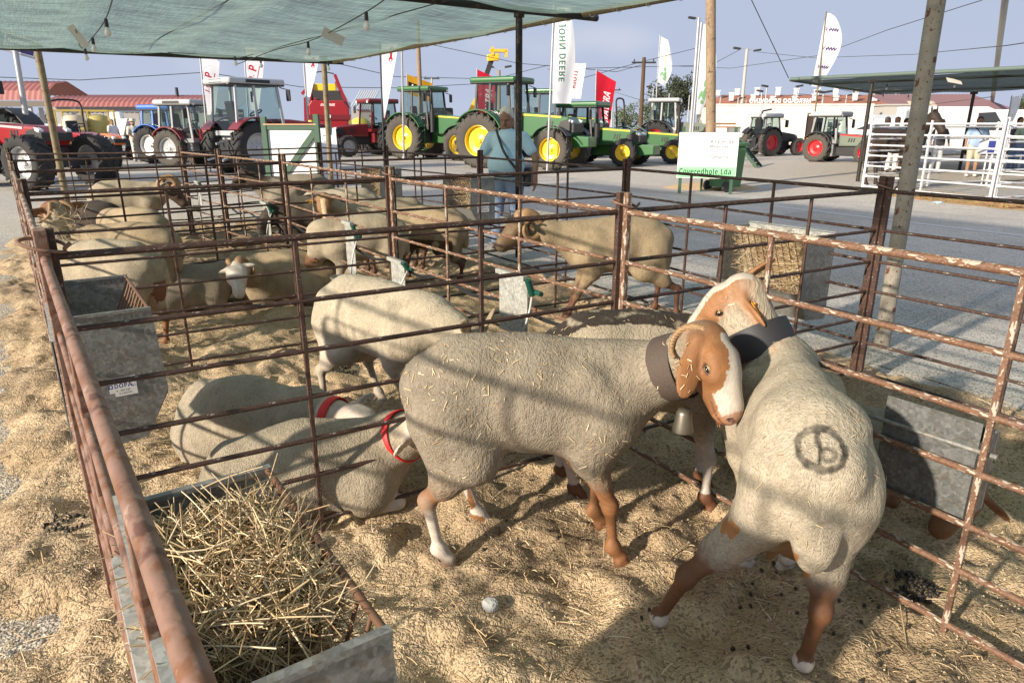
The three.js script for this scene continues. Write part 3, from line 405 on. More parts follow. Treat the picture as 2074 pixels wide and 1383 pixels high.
// sawdust bedding in the pens, trodden into lumps
function bedHeight(x, z) {
  const [a, b] = toPen(x, z), e = Math.min(b + 0.42, 4.35 - b, 9.2 - a, 6) + 0.55 * (fbm3(x * 2.2, 7, z * 2.2, 3) - 0.5), m = smooth(-0.12, 0.34, e);
  const l1 = noise3(x * 5.2, 1, z * 5.2), l2 = noise3(x * 11, 4, z * 11), l3 = noise3(x * 26, 9, z * 26), l4 = noise3(x * 60, 2, z * 60), n0 = noise3(x * 3.1 + 4, 12, z * 3.1);
  const pit = Math.pow(1 - Math.abs(2 * l2 - 1), 2);
  return -0.045 + m * (0.096 + 0.062 * (l1 - 0.5) + 0.042 * (l2 - 0.5) - 0.024 * pit * smooth(0.4, 0.7, n0) + 0.014 * (l3 - 0.5) + 0.006 * (l4 - 0.5));
}
{
  const as = span(-2.9, 1.4, 350).concat(span(1.4, 10, 280, 1.25).slice(1)), bs = span(-0.95, 4.75, 420);
  const a = pnoise2(200, 200, 301), b = pnoise2(90, 120, 303), c = pfbm(8, 4, 305), d = pnoise2(400, 120, 307), d2 = pnoise2(120, 400, 308);
  const tex = makeTex(1024, (u, v) => { const t = 0.3 * a(u, v) + 0.3 * b(u, v) + 0.2 * d(u, v) + 0.2 * d2(u, v), k = 238 + 84 * (t - 0.5) + 28 * (c(u, v) - 0.5); const dk = smooth(0.66, 0.75, b(u + 0.5, v + 0.2)) * 0.25; return [k * (1 - dk), k * (0.97 - dk), k * (0.92 - dk)]; }, { srgb: true, metres: 0.7 });
  struct('sawdust_bedding', sheetGeo(bs, as, (b0, a0) => {
    const p = pen(a0, b0); p.y = bedHeight(p.x, p.z);
    const n = fbm3(p.x * 1.5, 3, p.z * 1.5, 4), n2 = fbm3(p.x * 5, 6, p.z * 5, 3), n3 = fbm3(p.x * 14, 6, p.z * 14, 3);
    let c = mix3([0.62, 0.50, 0.35], [0.50, 0.39, 0.26], smooth(0.35, 0.7, n2)); c = mix3(c, [0.42, 0.335, 0.235], smooth(0.52, 0.70, n) * (a0 < 0 ? 0.6 : 0.95));
    c = mix3(c, [0.24, 0.18, 0.125], smooth(0.62, 0.74, 0.5 * n3 + 0.5 * n) * 0.7);
    return { p, c };
  }), mat({ vertexColors: true, map: tex, bumpMap: makeTex(1024, (u, v) => 0.35 * a(u, v) + 0.35 * b(u, v) + 0.15 * d(u, v) + 0.15 * d2(u, v), { gray: true, metres: 0.7 }), bumpScale: 0.010, roughness: 0.95 }));
  // loose straw, wood crumbs, pebbles and droppings, too many to count
  const r = rng(71), list = [], crumbs = [], peb = [], dung = [], E = new THREE.Euler(), grow = (a0, b0) => { const p = pen(a0, b0); return p.setY(Math.max(bedHeight(p.x, p.z), -0.003)); };
  for (let i = 0; i < 15000; i++) {
    const near = i < 6500, a0 = near ? -2.3 + 3.9 * r() : 1.2 + 7.6 * Math.pow(r(), 1.2), b0 = -0.5 + 4.9 * r(), p = grow(a0, b0); if (fbm3(p.x * 1.9 + 9, 1, p.z * 1.9, 3) < 0.36 + 0.24 * r()) continue;
    const l = 0.02 + 0.11 * r() * r() * r() + (r() < 0.06 ? 0.1 : 0), w = 0.06 + 0.09 * r(); p.y += 0.004 + 0.006 * r();
    list.push({ p, q: new THREE.Quaternion().setFromEuler(E.set((r() - 0.5) * 0.5, r() * 6.283, (r() - 0.5) * 0.5)), s: V(l, 0.16, w), c: strawTone(r) });
  }
  for (let i = 0; i < 2600; i++) { const a0 = -2.3 + 7 * Math.pow(r(), 1.3), b0 = -1.5 * Math.pow(r(), 1.4) - 0.03, p = grow(a0, b0); p.y += 0.004; list.push({ p, q: new THREE.Quaternion().setFromEuler(E.set((r() - 0.5) * 0.4, r() * 6.283, (r() - 0.5) * 0.3)), s: V(0.015 + 0.07 * r() * r(), 0.16, 0.05 + 0.08 * r()), c: strawTone(r).map((x) => x * 1.1) }); }
  // trodden wisps of hay beside the fences
  for (const [a0, b0, n, R] of [[-0.2, 3.35, 900, 0.55], [-0.6, 2.9, 500, 0.4], [1.5, 0.5, 500, 0.5], [0.35, 0.45, 420, 0.3], [2.9, 2.9, 500, 0.6], [0.8, 3.0, 350, 0.5], [3.2, 0.8, 350, 0.5]]) for (let i = 0; i < n; i++) { const t = r() * 6.283, q = R * Math.sqrt(r()), p = grow(a0 + q * Math.cos(t), b0 + q * Math.sin(t)); p.y += 0.005 + 0.025 * r(); list.push({ p, q: new THREE.Quaternion().setFromEuler(E.set((r() - 0.5) * 0.7, r() * 6.283, (r() - 0.5) * 0.5)), s: V(0.05 + 0.13 * r(), 0.14, 0.05 + 0.06 * r()), c: strawTone(r).map((x) => x * 0.8) }); }
  scatter('straw_litter', list, STRAW, strawMat); scene.children.at(-1).userData.kind = 'stuff';
  for (let i = 0; i < 15000; i++) { const a0 = -2.2 + 3.2 * Math.pow(r(), 1.0), b0 = -0.45 + 4.0 * r(), p = grow(a0, b0); p.y += 0.002; const k = 0.002 + 0.004 * r() * r(), t = 0.75 + 0.4 * r(); crumbs.push({ p, q: new THREE.Quaternion().setFromEuler(E.set(r() * 3, r() * 6, r() * 3)), s: V(k * 1.6, k * 0.6, k), c: [0.56 * t, 0.44 * t, 0.29 * t] }); }
  const chip = new THREE.TetrahedronGeometry(1); scatter('wood_crumbs', crumbs, chip, mat({ roughness: 0.9, rgb: [1, 1, 1] }));
  for (let i = 0; i < 7000; i++) { const a0 = -2.2 + 8 * Math.pow(r(), 1.4), b0 = -0.18 - 2.2 * Math.pow(r(), 1.2), p = pen(a0, b0, -0.003); if (bedHeight(p.x, p.z) > 0) continue; const k = 0.0025 + 0.006 * r() ** 3, t = 0.7 + 0.6 * r(); peb.push({ p, q: new THREE.Quaternion().setFromEuler(E.set(r() * 3, r() * 6, r() * 3)), s: V(k * 1.3, k * 0.8, k), c: [0.45 * t, 0.42 * t, 0.38 * t] }); }
  scatter('gravel', peb, new THREE.IcosahedronGeometry(1, 0), mat({ roughness: 0.95, rgb: [1, 1, 1] }));
  const drop = (c, n, R, y = 0) => { for (let i = 0; i < n; i++) { const t = r() * 6.283, q = R * Math.sqrt(r()), p = c.clone().add(V(q * Math.cos(t), 0, q * Math.sin(t) * 0.8)); p.y = bedHeight(p.x, p.z) + 0.006 + y * r() * (1 - q / R); const k = 0.0045 + 0.002 * r(); dung.push({ p, q: new THREE.Quaternion().setFromEuler(E.set(r() * 3, r() * 6, r() * 3)), s: V(k * 1.3, k, k), c: [0.03, 0.024, 0.018] }); } };
  drop(G(1850, 1222), 150, 0.075, 0.03); drop(G(1790, 1235), 8, 0.12); drop(G(1560, 1180), 7, 0.3); drop(G(1400, 1330), 6, 0.4); drop(G(1700, 1300), 8, 0.3); drop(G(700, 740), 45, 0.18, 0.02); drop(G(690, 765), 60, 0.1, 0.02); drop(G(420, 800), 18, 0.1); drop(G(1150, 1000), 6, 0.3); drop(G(140, 1080), 30, 0.08); drop(G(1000, 1090), 5, 0.3); drop(G(1900, 1330), 12, 0.35);
  scatter('droppings', dung, new THREE.IcosahedronGeometry(1, 1), mat({ roughness: 0.6, rgb: [1, 1, 1] }));
  // a stone in the sawdust
  const sg = new THREE.IcosahedronGeometry(0.026, 3), q = sg.attributes.position; for (let i = 0; i < q.count; i++) { const k = 0.75 + 0.5 * fbm3(q.getX(i) * 40 + 3, q.getY(i) * 40, q.getZ(i) * 40, 2); q.setXYZ(i, q.getX(i) * k * 1.15, q.getY(i) * k * 0.75, q.getZ(i) * k); } sg.computeVertexNormals(); metreUV(sg);
  const sp = G(993, 1262), st = mesh('stone', sg, mat({ rgb: [0.42, 0.42, 0.41], roughness: 0.9, bumpMap: MAT.rust.bumpMap, bumpScale: 0.004 })); st.position.copy(sp).setY(bedHeight(sp.x, sp.z) + 0.008); tag(st, 'pale grey stone lying in the sawdust in front of the horned ewe', 'stone');
}
// ---------- gates of the pens ----------
const RAILS = [1.145, 0.93, 0.753, 0.582, 0.42, 0.276, 0.09];
const gateProto = {};
function gateParts(root, paint, L, posts, fat, key) {
  const rg = P().rod([0.02, 0, 0], [L - 0.02, 0, 0], 0.0088 * fat, 0.0088 * fat, 10).geo();
  RAILS.forEach((y, i) => { const m = mesh(i ? 'rail' : 'top_rail', i ? rg : P().rod([0.02, 0, 0], [L - 0.02, 0, 0], 0.0112 * fat, 0.0112 * fat, 12).geo(), paint, root); m.position.set(0, y, 0); });
  posts.forEach((x, i) => { const end = i === 0 || i === posts.length - 1, w = end ? (key === 'rust' ? 0.034 : 0.027) : 0.016, top = end ? 1.225 : RAILS[0] - 0.006; P().box(0, top / 2 + 0.01, 0, w, top - 0.02, w * 0.94, 0, 0, 0, 0.003).build(end ? 'end_post' : 'upright', paint, root).position.x = x; });
}
function gate(p0, p1, label, { paint = MAT.gatePaint, key = 'dark', fat = 1 } = {}) { // p0, p1 on the ground
  const d = p1.clone().sub(p0), L = d.length(), turn = headingOf(d.x, d.z), gkey = key + fat;
  if (!gateProto[gkey]) { const t = thing('pen_gate', label, 'sheep gate', p0, turn, 'tubular gates that make up the sheep pens'); gateParts(t, paint, 2.1, [0.022, 0.70, 1.40, 2.078], fat, key); t.scale.x = L / 2.1; gateProto[gkey] = t; return t; }
  const c = copyOf(gateProto[gkey], label, p0, turn); c.scale.x = L / 2.1; return c;
}
const at3 = (px, py) => G(px, py, 1.145).setY(0);
const NL = [G(88, 521, 1.145).setY(0)]; for (const a of [2.2, 4.35, 6.4, 8.3]) NL.push(NL[0].clone().add(V(-0.583 * a, 0, -0.8125 * a)));
const NM = [at3(1263, 428), at3(789, 362), at3(571, 329), at3(441, 316), at3(366, 308.5)];
const NR = [at3(1793, 387), at3(1270, 342), at3(973, 318.5), at3(782, 307)]; NR.push(NR[3].clone().add(NR[3].clone().sub(NR[2])));
const L0b = NL[0].clone().add(V(0.583 * 2.3, 0, 0.8125 * 2.3)), M0b = NM[0].clone().add(V(0.54 * 2.25, 0, 0.842 * 2.25)), R0b = NR[0].clone().add(V(0.545 * 2.3, 0, 0.839 * 2.3));
gate(NL[0], NM[0], 'dark brown gate between the horned ewe and the pale ewe');
gate(NM[0], NR[0], 'dark gate crossing from the ram pen corner to the tall grey post');
gate(NL[1], NM[1], 'dark gate crossing behind the resting sheep of the left pens, second from the front');
gate(NL[2], NM[2], 'dark gate crossing the left pens just behind the two tan backs');
gate(NL[3], NM[3], 'dark gate crossing the far left pens in front of the curly horned ram');
gate(NL[4], NM[4], 'dark gate closing the far end of the left pens before the big red tractor wheel');
gate(NM[1], NR[1], 'dark gate crossing behind the big ram towards the man in blue');
gate(NM[2], NR[2], 'dark gate crossing behind the sheep with the yellow ear tag');
gate(NM[3], NR[3], 'dark gate crossing in front of the white board with green bars');
gate(NM[4], NR[4], 'dark gate closing the far end of the middle pens before the silver cab tractor');
gate(NR[0], NR[1], 'weathered gate along the road that carries the hay rack full of straw');
gate(NR[1], NR[2], 'weathered gate along the road directly in front of the man in blue');
gate(NR[2], NR[3], 'weathered gate along the road to the left of the man, holding a small hay rack');
gate(NR[3], NR[4], 'weathered gate along the road at the far end near the white poster');
gate(R0b, NR[0], 'weathered gate along the road to the right of the tall grey post');
gate(NM[0], NM[1], 'pale flaking gate running away behind the pale standing ewe', { paint: MAT.gatePale, key: 'pale' });
gate(NM[1], NM[2], 'pale flaking gate running away past the ewe with the lowered head', { paint: MAT.gatePale, key: 'pale' });
gate(NM[2], NM[3], 'pale flaking gate in the distance beside the two dark faced sheep', { paint: MAT.gatePale, key: 'pale' });
gate(NM[3], NM[4], 'farthest pale flaking gate of the middle row of fences', { paint: MAT.gatePale, key: 'pale' });
gate(M0b, NM[0], 'pale flaking gate in the right foreground behind the ewe with the painted ring', { paint: MAT.gatePale, key: 'pale', fat: 1.15 });
gate(L0b, NL[0], 'rusty brown gate in the left foreground, nearest of all', { paint: MAT.rust, key: 'rust' });
gate(NL[0], NL[1], 'white and brown gate along the left side beside the galvanised feeder with the label', { paint: MAT.gatePale, key: 'pale' });
gate(NL[1], NL[2], 'white and brown gate along the left side behind the sheep with straw on its head', { paint: MAT.gatePale, key: 'pale' });
gate(NL[2], NL[3], 'white and brown gate along the left side in line with the black sheep', { paint: MAT.gatePale, key: 'pale' });
gate(NL[3], NL[4], 'white and brown gate along the left side at the far end', { paint: MAT.gatePale, key: 'pale' });
// wire rings that tie the corners
function tie(p, y, label, r = 0.05) { const t = P(); const pts = []; for (let i = 0; i <= 22; i++) { const a = i / 22 * 6.6; pts.push(V(Math.cos(a) * r * 1.1, 0.015 * Math.sin(a * 0.5) + i * 0.0006, Math.sin(a) * r * 0.85)); } pts.push(V(r * 1.35, 0.03, r * 0.2)); t.tube(pts, 0.0055, 60, 6); const m = t.build('wire_ring', MAT.rust); m.position.set(p.x, y, p.z); m.rotation.set(0.15, 0.4, -0.2); tag(m, label, 'wire ring', 'wire rings that tie the gates together'); }
tie(NL[0], 1.165, 'rusty wire ring twisted round the post at the near left corner'); tie(NM[0], 1.16, 'rusty wire ring round the double post above the horned ewe'); tie(NR[0], 1.15, 'rusty wire ring at the corner beside the tall grey post'); tie(NM[1], 1.16, 'rusty wire ring round the double post behind the pale ewe', 0.045);

// ---------- galvanised feeders and drinkers ----------
const rackMat = mat({ rgb: [0.16, 0.085, 0.05], roughness: 0.6, metalness: 0.3 });
function strawHeap(name, parent, n, seed, at, dirBias = 0.5, tone = 1, len = [0.05, 0.2]) { const r = rng(seed), list = [], E = new THREE.Euler(); for (let i = 0; i < n; i++) { const p = at(r); list.push({ p, q: new THREE.Quaternion().setFromEuler(E.set((r() - 0.5) * 2.4 * dirBias, r() * 6.283, (r() - 0.5) * 2.6 * dirBias)), s: V(lerp(len[0], len[1], r() ** 2.6), 0.14, 0.022 + 0.085 * r() ** 4), c: strawTone(r).map((x) => x * tone) }); } for (const [i, g] of STRAWS.entries()) scatter(name, list.filter((_, k) => k % 3 === i), g, strawMat, parent); }
function feeder(p, turn, label, { L = 0.56, d = 0.26, top = 0.92, bot = 0.45, straw = 1500, rods = 12, sticker, seed = 3, fill = 0.8, outer = false, hay = [0.05, 0.2] } = {}) { // x along the fence, z into the pen
  const t = thing('hay_feeder', label, 'feeder', p, turn, 'galvanised feeders hung on the gates'), h = top - bot;
  const out = [[0, top], [d, top], [d + 0.015, top - h * 0.62], [d * 0.72, bot + 0.02], [0, bot]];
  for (const x of [0, L]) { const g = P().prism(out.map(([z, y]) => [z, y]), -0.0015, 0.0015, 0).geo(); g.rotateY(-Math.PI / 2); P().add(g).box(0, top - 0.004, d / 2, 0.014, 0.01, d).build('side_panel', MAT.galv, t).position.x = x; }
  P().box(L / 2, (top + bot) / 2 + 0.01, 0.003, L, h, 0.003).box(L / 2, top + 0.018, -0.012, L, 0.004, 0.034).build('back_panel', MAT.galvSunlit, t);
  if (outer) P().box(L / 2, lerp(bot, top, 0.48), -0.046, L * 0.94, (top - bot) * 0.72, 0.003).box(L / 2, lerp(bot, top, 0.84), -0.032, L * 0.94, 0.003, 0.03).build('hook_plate', MAT.galvSunlit, t);
  const f = P(); f.quad([0, bot, 0.004], [L, bot, 0.004], [L, bot + 0.02, d * 0.72], [0, bot + 0.02, d * 0.72]).quad([0, bot + 0.02, d * 0.72], [L, bot + 0.02, d * 0.72], [L, bot + h * 0.36, d + 0.014], [0, bot + h * 0.36, d + 0.014]).build('trough', MAT.galv, t);
  P().rod([0, top - 0.005, d - 0.006], [L, top - 0.005, d - 0.006], 0.006).build('rack_bar', rackMat, t); P().rod([0, bot + h * 0.3, d * 0.42], [L, bot + h * 0.3, d * 0.42], 0.005).build('rack_bar', rackMat, t);
  for (let i = 1; i < rods; i++) { const x = L * i / rods; P().rod([x, top - 0.005, d - 0.006], [x, bot + h * 0.3, d * 0.42], 0.0035, 0.0035, 6).build('rack_rod', rackMat, t); }
  if (straw) strawHeap('straw', t, straw, seed, (r) => { const y = bot + h * (0.14 + (fill - 0.14) * Math.pow(r(), 0.55)) + (r() < 0.05 ? 0.06 * r() : 0), zz = d * lerp(0.55, 0.88, Math.min(1, (y - bot) / h)); return V(0.09 + (L - 0.18) * r(), y, 0.015 + (zz - 0.02) * r()); }, 0.55, 1, hay);
  if (sticker) { const m = mesh('sticker', new THREE.PlaneGeometry(sticker.w, sticker.h), mat({ map: sticker.tex, transparent: true, alphaTest: 0.5, roughness: 0.6 }), t); m.position.set(...sticker.at); m.rotation.y = sticker.turn; m.rotation.order = 'YXZ'; m.rotation.z = sticker.tilt || 0; }
  return t;
}
const sticker1 = canvasTex(256, 200, (x, w, h) => { x.fillStyle = '#e8e6e2'; x.fillRect(0, 0, w, h); x.fillStyle = '#2b3c8c'; x.font = 'bold 62px sans-serif'; x.fillText('DOPA,', 46, 112); x.font = 'bold 34px sans-serif'; x.fillText('S.L.', 206, 112); x.strokeStyle = '#2b3c8c'; x.lineWidth = 10; x.strokeRect(4, 72, 28, 34); x.fillStyle = '#555'; x.font = 'bold 26px sans-serif'; x.fillText('4 - 500 240', 62, 150); x.fillText('E CANTOS', 84, 182); x.strokeStyle = '#4a3c34'; x.lineWidth = 3; x.beginPath(); x.moveTo(110, 4); x.quadraticCurveTo(150, 60, 220, 78); x.stroke(); x.clearRect(0, 160, 46, 40); });
const sticker2 = canvasTex(256, 160, (x, w, h) => { x.fillStyle = '#e4e3e0'; x.fillRect(0, 0, w, h); x.fillStyle = '#34458f'; x.font = 'bold 84px sans-serif'; x.fillText('EG', 14, 100); x.font = 'bold 40px sans-serif'; x.fillText('DPA, S.L.', 122, 98); x.fillStyle = '#888'; x.fillRect(30, 116, 200, 8); x.fillRect(30, 134, 180, 8); });
const alongA = (p, k) => V(p.x + AX.x * k, 0, p.z + AX.z * k), turnA = headingOf(-AX.x, -AX.z), turnB = headingOf(-BX.x, -BX.z); // local x back along the fence, local z to the right of it
// left fence: local z must point along +B, so x runs along +A reversed
const inTurn = Math.atan2(BX.x, BX.z); // rotation that sends local z to +B
const lx = V(Math.cos(inTurn), 0, -Math.sin(inTurn));
const fL = (a) => NL[0].clone().add(V(-0.583 * a, 0, -0.8125 * a)).addScaledVector(BX, 0.022);
feeder(fL(-1.655), inTurn, 'galvanised feeder heaped with straw at the bottom left, nearest one', { L: 0.50, d: 0.215, top: 0.92, bot: 0.42, outer: true, straw: 16000, fill: 1.01, seed: 21, hay: [0.02, 0.18] });
feeder(fL(0.2), inTurn, 'galvanised feeder with a white and blue label hung in the left pen', { L: 0.62, d: 0.245, top: 0.92, bot: 0.45, outer: true, straw: 130, fill: 0.55, rods: 10, seed: 22, sticker: { tex: sticker1, w: 0.082, h: 0.066, at: [-0.0045, 0.665, 0.125], turn: -Math.PI / 2 } });
const outTurn = inTurn + Math.PI, fR = (i, t) => NR[i].clone().lerp(NR[Math.min(i + 1, 4)], t).addScaledVector(BX, -0.022);
feeder(fR(0, 0.40), outTurn, 'galvanised hay feeder full of straw on the fence beside the road', { L: 0.62, d: 0.28, top: 0.86, bot: 0.34, straw: 2600, rods: 13, seed: 23, fill: 0.93 });
feeder(fR(2, 0.12), outTurn, 'galvanised feeder with straw and a label just left of the man in blue', { L: 0.6, d: 0.3, top: 0.95, bot: 0.45, straw: 1000, rods: 11, seed: 24, fill: 0.92, sticker: { tex: sticker2, w: 0.15, h: 0.10, at: [0.6045, 0.64, 0.15], turn: Math.PI / 2 } });
feeder(fR(3, 0.05), outTurn, 'galvanised feeder with straw and a label behind the sheep with the yellow tag', { L: 0.6, d: 0.3, top: 0.95, bot: 0.45, straw: 800, rods: 11, seed: 25, fill: 0.92, sticker: { tex: sticker2, w: 0.15, h: 0.10, at: [0.6045, 0.82, 0.16], turn: Math.PI / 2 } });
MAT.galvShaded = MAT.galv.clone(); MAT.galvShaded.color.setRGB(0.62, 0.64, 0.66);  // same sheet darkened, the shade on the right trough put into its colour
// drinkers and troughs on the middle fence
function trough(p, turn, label, { L = 0.5, d = 0.22, top = 0.5, h = 0.2, lip = 0.05, m = MAT.galv } = {}) {
  const t = thing('metal_trough', label, 'trough', p, turn, 'metal troughs hung on the fences');
  P().box(L / 2, top - lip / 2, d, L, lip, 0.004).box(L / 2, top - h / 2, d - 0.006, L, h, 0.003).build('front_panel', m, t);
  P().box(L / 2, top - h / 2 + 0.03, 0, L, h + 0.06, 0.003).build('back_panel', m, t);
  P().box(L / 2, top - h + 0.004, d / 2 - 0.003, L, 0.003, d - 0.01).build('bottom', m, t);
  for (const x of [0.002, L - 0.002]) P().box(x, top - h / 2, d / 2 - 0.003, 0.003, h, d - 0.01).build('side_panel', m, t);
  P().rod([-0.05, top - 0.02, -0.006], [L + 0.05, top - 0.02, -0.006], 0.008).build('hanging_bar', MAT.galv, t); return t;
}
function drinker(p, turn, label, { w = 0.2, h = 0.3, y = 0.34 } = {}) { // a plate over a shallow bowl
  const t = thing('sheep_drinker', label, 'drinker', p, turn, 'galvanised drinkers along the middle fence');
  P().box(0, y + h / 2, 0, w, h, 0.004, 0, 0, 0).box(0, y + h - 0.012, 0.014, w, 0.024, 0.028).build('plate', MAT.galvSunlit, t);
  P().lathe([[0.001, 0.0], [0.05, 0.004], [0.085, 0.03], [0.092, 0.055], [0.088, 0.055], [0.08, 0.034], [0.046, 0.01], [0.001, 0.006]], 20, new THREE.Matrix4().makeTranslation(0, y - 0.06, 0.09)).box(0, y - 0.01, 0.05, 0.05, 0.03, 0.1).build('bowl', MAT.galv, t);
  P().rod([w * 0.55, y + h * 0.7, -0.02], [w * 0.55, y + h * 0.95, 0.01], 0.018).rod([w * 0.3, y + h * 0.75, -0.03], [w * 0.8, y + h * 0.75, -0.03], 0.014).build('valve', mat({ rgb: [0.01, 0.07, 0.05], roughness: 0.4 }), t);
  P().tube([[w * 0.55, y + h * 0.7, -0.02], [w * 0.7, y + h * 0.45, 0.03], [w * 0.6, y + h * 0.15, 0.05], [w * 0.3, y, 0.03]], 0.006, 20, 6).build('hose', mat({ rgb: [0.5, 0.5, 0.48], roughness: 0.4 }), t); return t;
}
const fM = (i, t, off = -0.03) => NM[i].clone().lerp(NM[i + 1], t).addScaledVector(BX, off), faceLeft = outTurn;
drinker(fM(0, 0.34), faceLeft, 'pale galvanised drinker plate hanging on the middle fence in front of the big ram', { w: 0.26, h: 0.34, y: 0.42 });
drinker(fM(0, 0.95), faceLeft, 'pale galvanised drinker beside the double post behind the pale ewe', { w: 0.22, h: 0.2, y: 0.42 });
drinker(fM(1, 0.30), faceLeft, 'tall pale drinker plate in front of the ewe with the lowered head', { w: 0.18, h: 0.42, y: 0.36 });
drinker(fM(2, 0.25), faceLeft, 'pale drinker plate in the distance below the dark faced sheep', { w: 0.22, h: 0.34, y: 0.40 });
drinker(fM(3, 0.55), faceLeft, 'farthest pale drinker with its bowl sticking out to the left', { w: 0.22, h: 0.3, y: 0.52 });
trough(M0b.clone().lerp(NM[0], 0.345).addScaledVector(BX, 0.03), inTurn + 0.02, 'shade tinted galvanised trough on the right gate with a lying sheep behind it', { L: 0.26, d: 0.14, top: 0.655, h: 0.25, m: MAT.galvShaded });
trough(fR(1, 0.62), outTurn, 'grey metal trough at the far fence above the back of the big ram', { L: 0.62, d: 0.3, top: 0.62, h: 0.2 });
{ // black water pipe along the middle fence
  const pts = []; for (let i = 0; i <= 30; i++) { const k = i / 30 * 2.9, q = k < 1 ? NM[0].clone().lerp(NM[1], k) : k < 2 ? NM[1].clone().lerp(NM[2], k - 1) : NM[2].clone().lerp(NM[3], k - 2); pts.push(q.addScaledVector(BX, 0.03).setY(0.545 + 0.02 * Math.sin(i * 1.9))); } tag(P().tube(pts, 0.011, 160, 8).build('water_pipe', mat({ rgb: [0.02, 0.02, 0.022], roughness: 0.35 })), 'black plastic water pipe tied along the middle row of gates', 'pipe');
  const q = [M0b.clone().lerp(NM[0], 0.5), NM[0].clone()].map((p) => p.addScaledVector(BX, 0.02)), m = []; for (let i = 0; i <= 8; i++) m.push(q[0].clone().lerp(q[1], i / 8).setY(0.545 + 0.012 * Math.sin(i * 2.3))); tag(P().tube(m, 0.013, 40, 8).build('water_pipe', mat({ rgb: [0.03, 0.03, 0.03], roughness: 0.4 })), 'black pipe with cable ties above the trough of the right gate', 'pipe');
}

// ---------- the shade roof over the pens ----------
const netTex = (() => { const a = pnoise2(256, 8, 401), b = pnoise2(8, 256, 402), c = pfbm(3, 4, 404), d = pnoise2(60, 5, 407); return makeTex(512, (u, v) => { const k = 0.82 + 0.24 * (a(u, v) - 0.5) + 0.2 * (b(u, v) - 0.5) + 0.3 * (c(u, v) - 0.5) + 0.22 * (d(u, v) - 0.5); return [176 * k, 206 * k, 190 * k]; }, { srgb: true, metres: 1.4 }); })();
const netMat = mat({ physical: true, map: netTex, roughness: 0.95, transmission: 0.55, thickness: 0, specularIntensity: 0.1, transparent: true, opacity: 0.86 });
const ROOF = 2.68, roofP = (a, b, y = ROOF) => pen(a, b, y);
function shadeNet(c, label, na, nb, sagA, sagB, m, group) { // c: four corners (near-left, near-right, far-right, far-left)
  const us = span(0, 1, nb), vs = span(0, 1, na), g = sheetGeo(us, vs, (u, v) => { const p = c[0].clone().lerp(c[1], u).lerp(c[3].clone().lerp(c[2], u), v); p.y -= sagB * Math.pow(Math.abs(Math.sin(u * 3.1416 * 4)), 0.8) + sagA * Math.pow(Math.abs(Math.sin(v * 3.1416 * 5)), 0.8) * 0.8 + 0.05 * (fbm3(p.x * 1.3, 5, p.z * 1.3, 3) - 0.5); return { p, c: [1, 1, 1] }; });
  const uv = g.attributes.uv, pp = g.attributes.position; for (let i = 0; i < uv.count; i++) { const [a, b] = toPen(pp.getX(i), pp.getZ(i)); uv.setXY(i, a, b); }
  return tag(mesh('shade_net', g, m), label, 'shade net', group);
}
const FARA = 11.6, rc = [roofP(-6, -0.55), roofP(-6, 5.42), roofP(FARA, 5.42), roofP(FARA + 0.4, -0.55)];
shadeNet(rc, 'green mesh shade net stretched over the sheep pens', 80, 40, 0.05, 0.05, netMat);
const pipe = (a, b, r, name, label, m = MAT.darkPipe, group) => tag(P().rod(a, b, r, r, 10).build(name, m), label, 'pipe', group);
const RG = 'pipes of the shade roof frame';
pipe(roofP(-6, 5.4, ROOF - 0.03), roofP(FARA, 5.4, ROOF - 0.03), 0.034, 'roof_pipe', 'weathered long edge pipe of the green shade roof running to its far corner', MAT.oldPipe, RG);
pipe(roofP(FARA, 5.6, ROOF - 0.04), roofP(FARA + 0.4, -0.6, ROOF - 0.04), 0.036, 'roof_pipe', 'dark edge pipe along the far side of the green shade roof', MAT.darkPipe, RG);
pipe(roofP(4.2, 5.62, ROOF - 0.05), roofP(4.2, -0.6, ROOF - 0.05), 0.036, 'roof_pipe', 'dark cross pipe of the green shade roof that rests on the dark post', MAT.darkPipe, RG);
for (const [b, l] of [[3.6, 'thin cable under the green net, nearer the open edge'], [1.9, 'thin cable under the middle of the green net']]) tag(P().rod(roofP(-3, b, ROOF - 0.075), roofP(FARA, b, ROOF - 0.06), 0.006).build('net_cable', MAT.darkPipe), l, 'cable');
{ // ties that lace the net to the pipe
  const t = thing('net_lacing', 'pale ties lacing the green net to its edge pipe', 'ties', [0, 0, 0]); for (let i = 0; i < 30; i++) { const p = roofP(-1 + i * 0.42, 5.41, ROOF - 0.03), pts = []; for (let k = 0; k < 9; k++) { const a = k / 8 * 6.283; pts.push(p.clone().addScaledVector(BX, 0.04 * Math.cos(a)).add(V(0, 0.04 * Math.sin(a), 0))); } P().tube(pts, 0.004, 16, 4).build('tie', MAT.whiteTube, t); }
}
const tallPost = (top, bottom, r, label, m) => { const t = thing('roof_post', label, 'post', bottom, 0, 'posts that carry the shade roof'), d = top.clone().sub(bottom); P().rod([0, 0, 0], d, r, r, 14).build('shaft', m, t); P().rod(d.clone().multiplyScalar(0.985), d.clone().multiplyScalar(1.0).add(V(0, 0.04, 0)), r * 1.5, r * 1.5, 12).build('clamp', MAT.darkPipe, t); return t; };
{ const b = G(1050, 521); tallPost(V(b.x, ROOF - 0.06, b.z), b, 0.038, 'dark steel post standing in front of the man in blue', MAT.darkPipe); }
{ const b = G(672, 396); tallPost(D(655, 118, -b.z), b, 0.055, 'brownish roof post beside the white board with green bars', MAT.oldPipe); }
{ const t = D(73, 92, 13.2), b = V(t.x, 0, t.z); tallPost(t, b, 0.06, 'yellowish roof post at the far left in front of the small red tractor', MAT.oldPipe); }
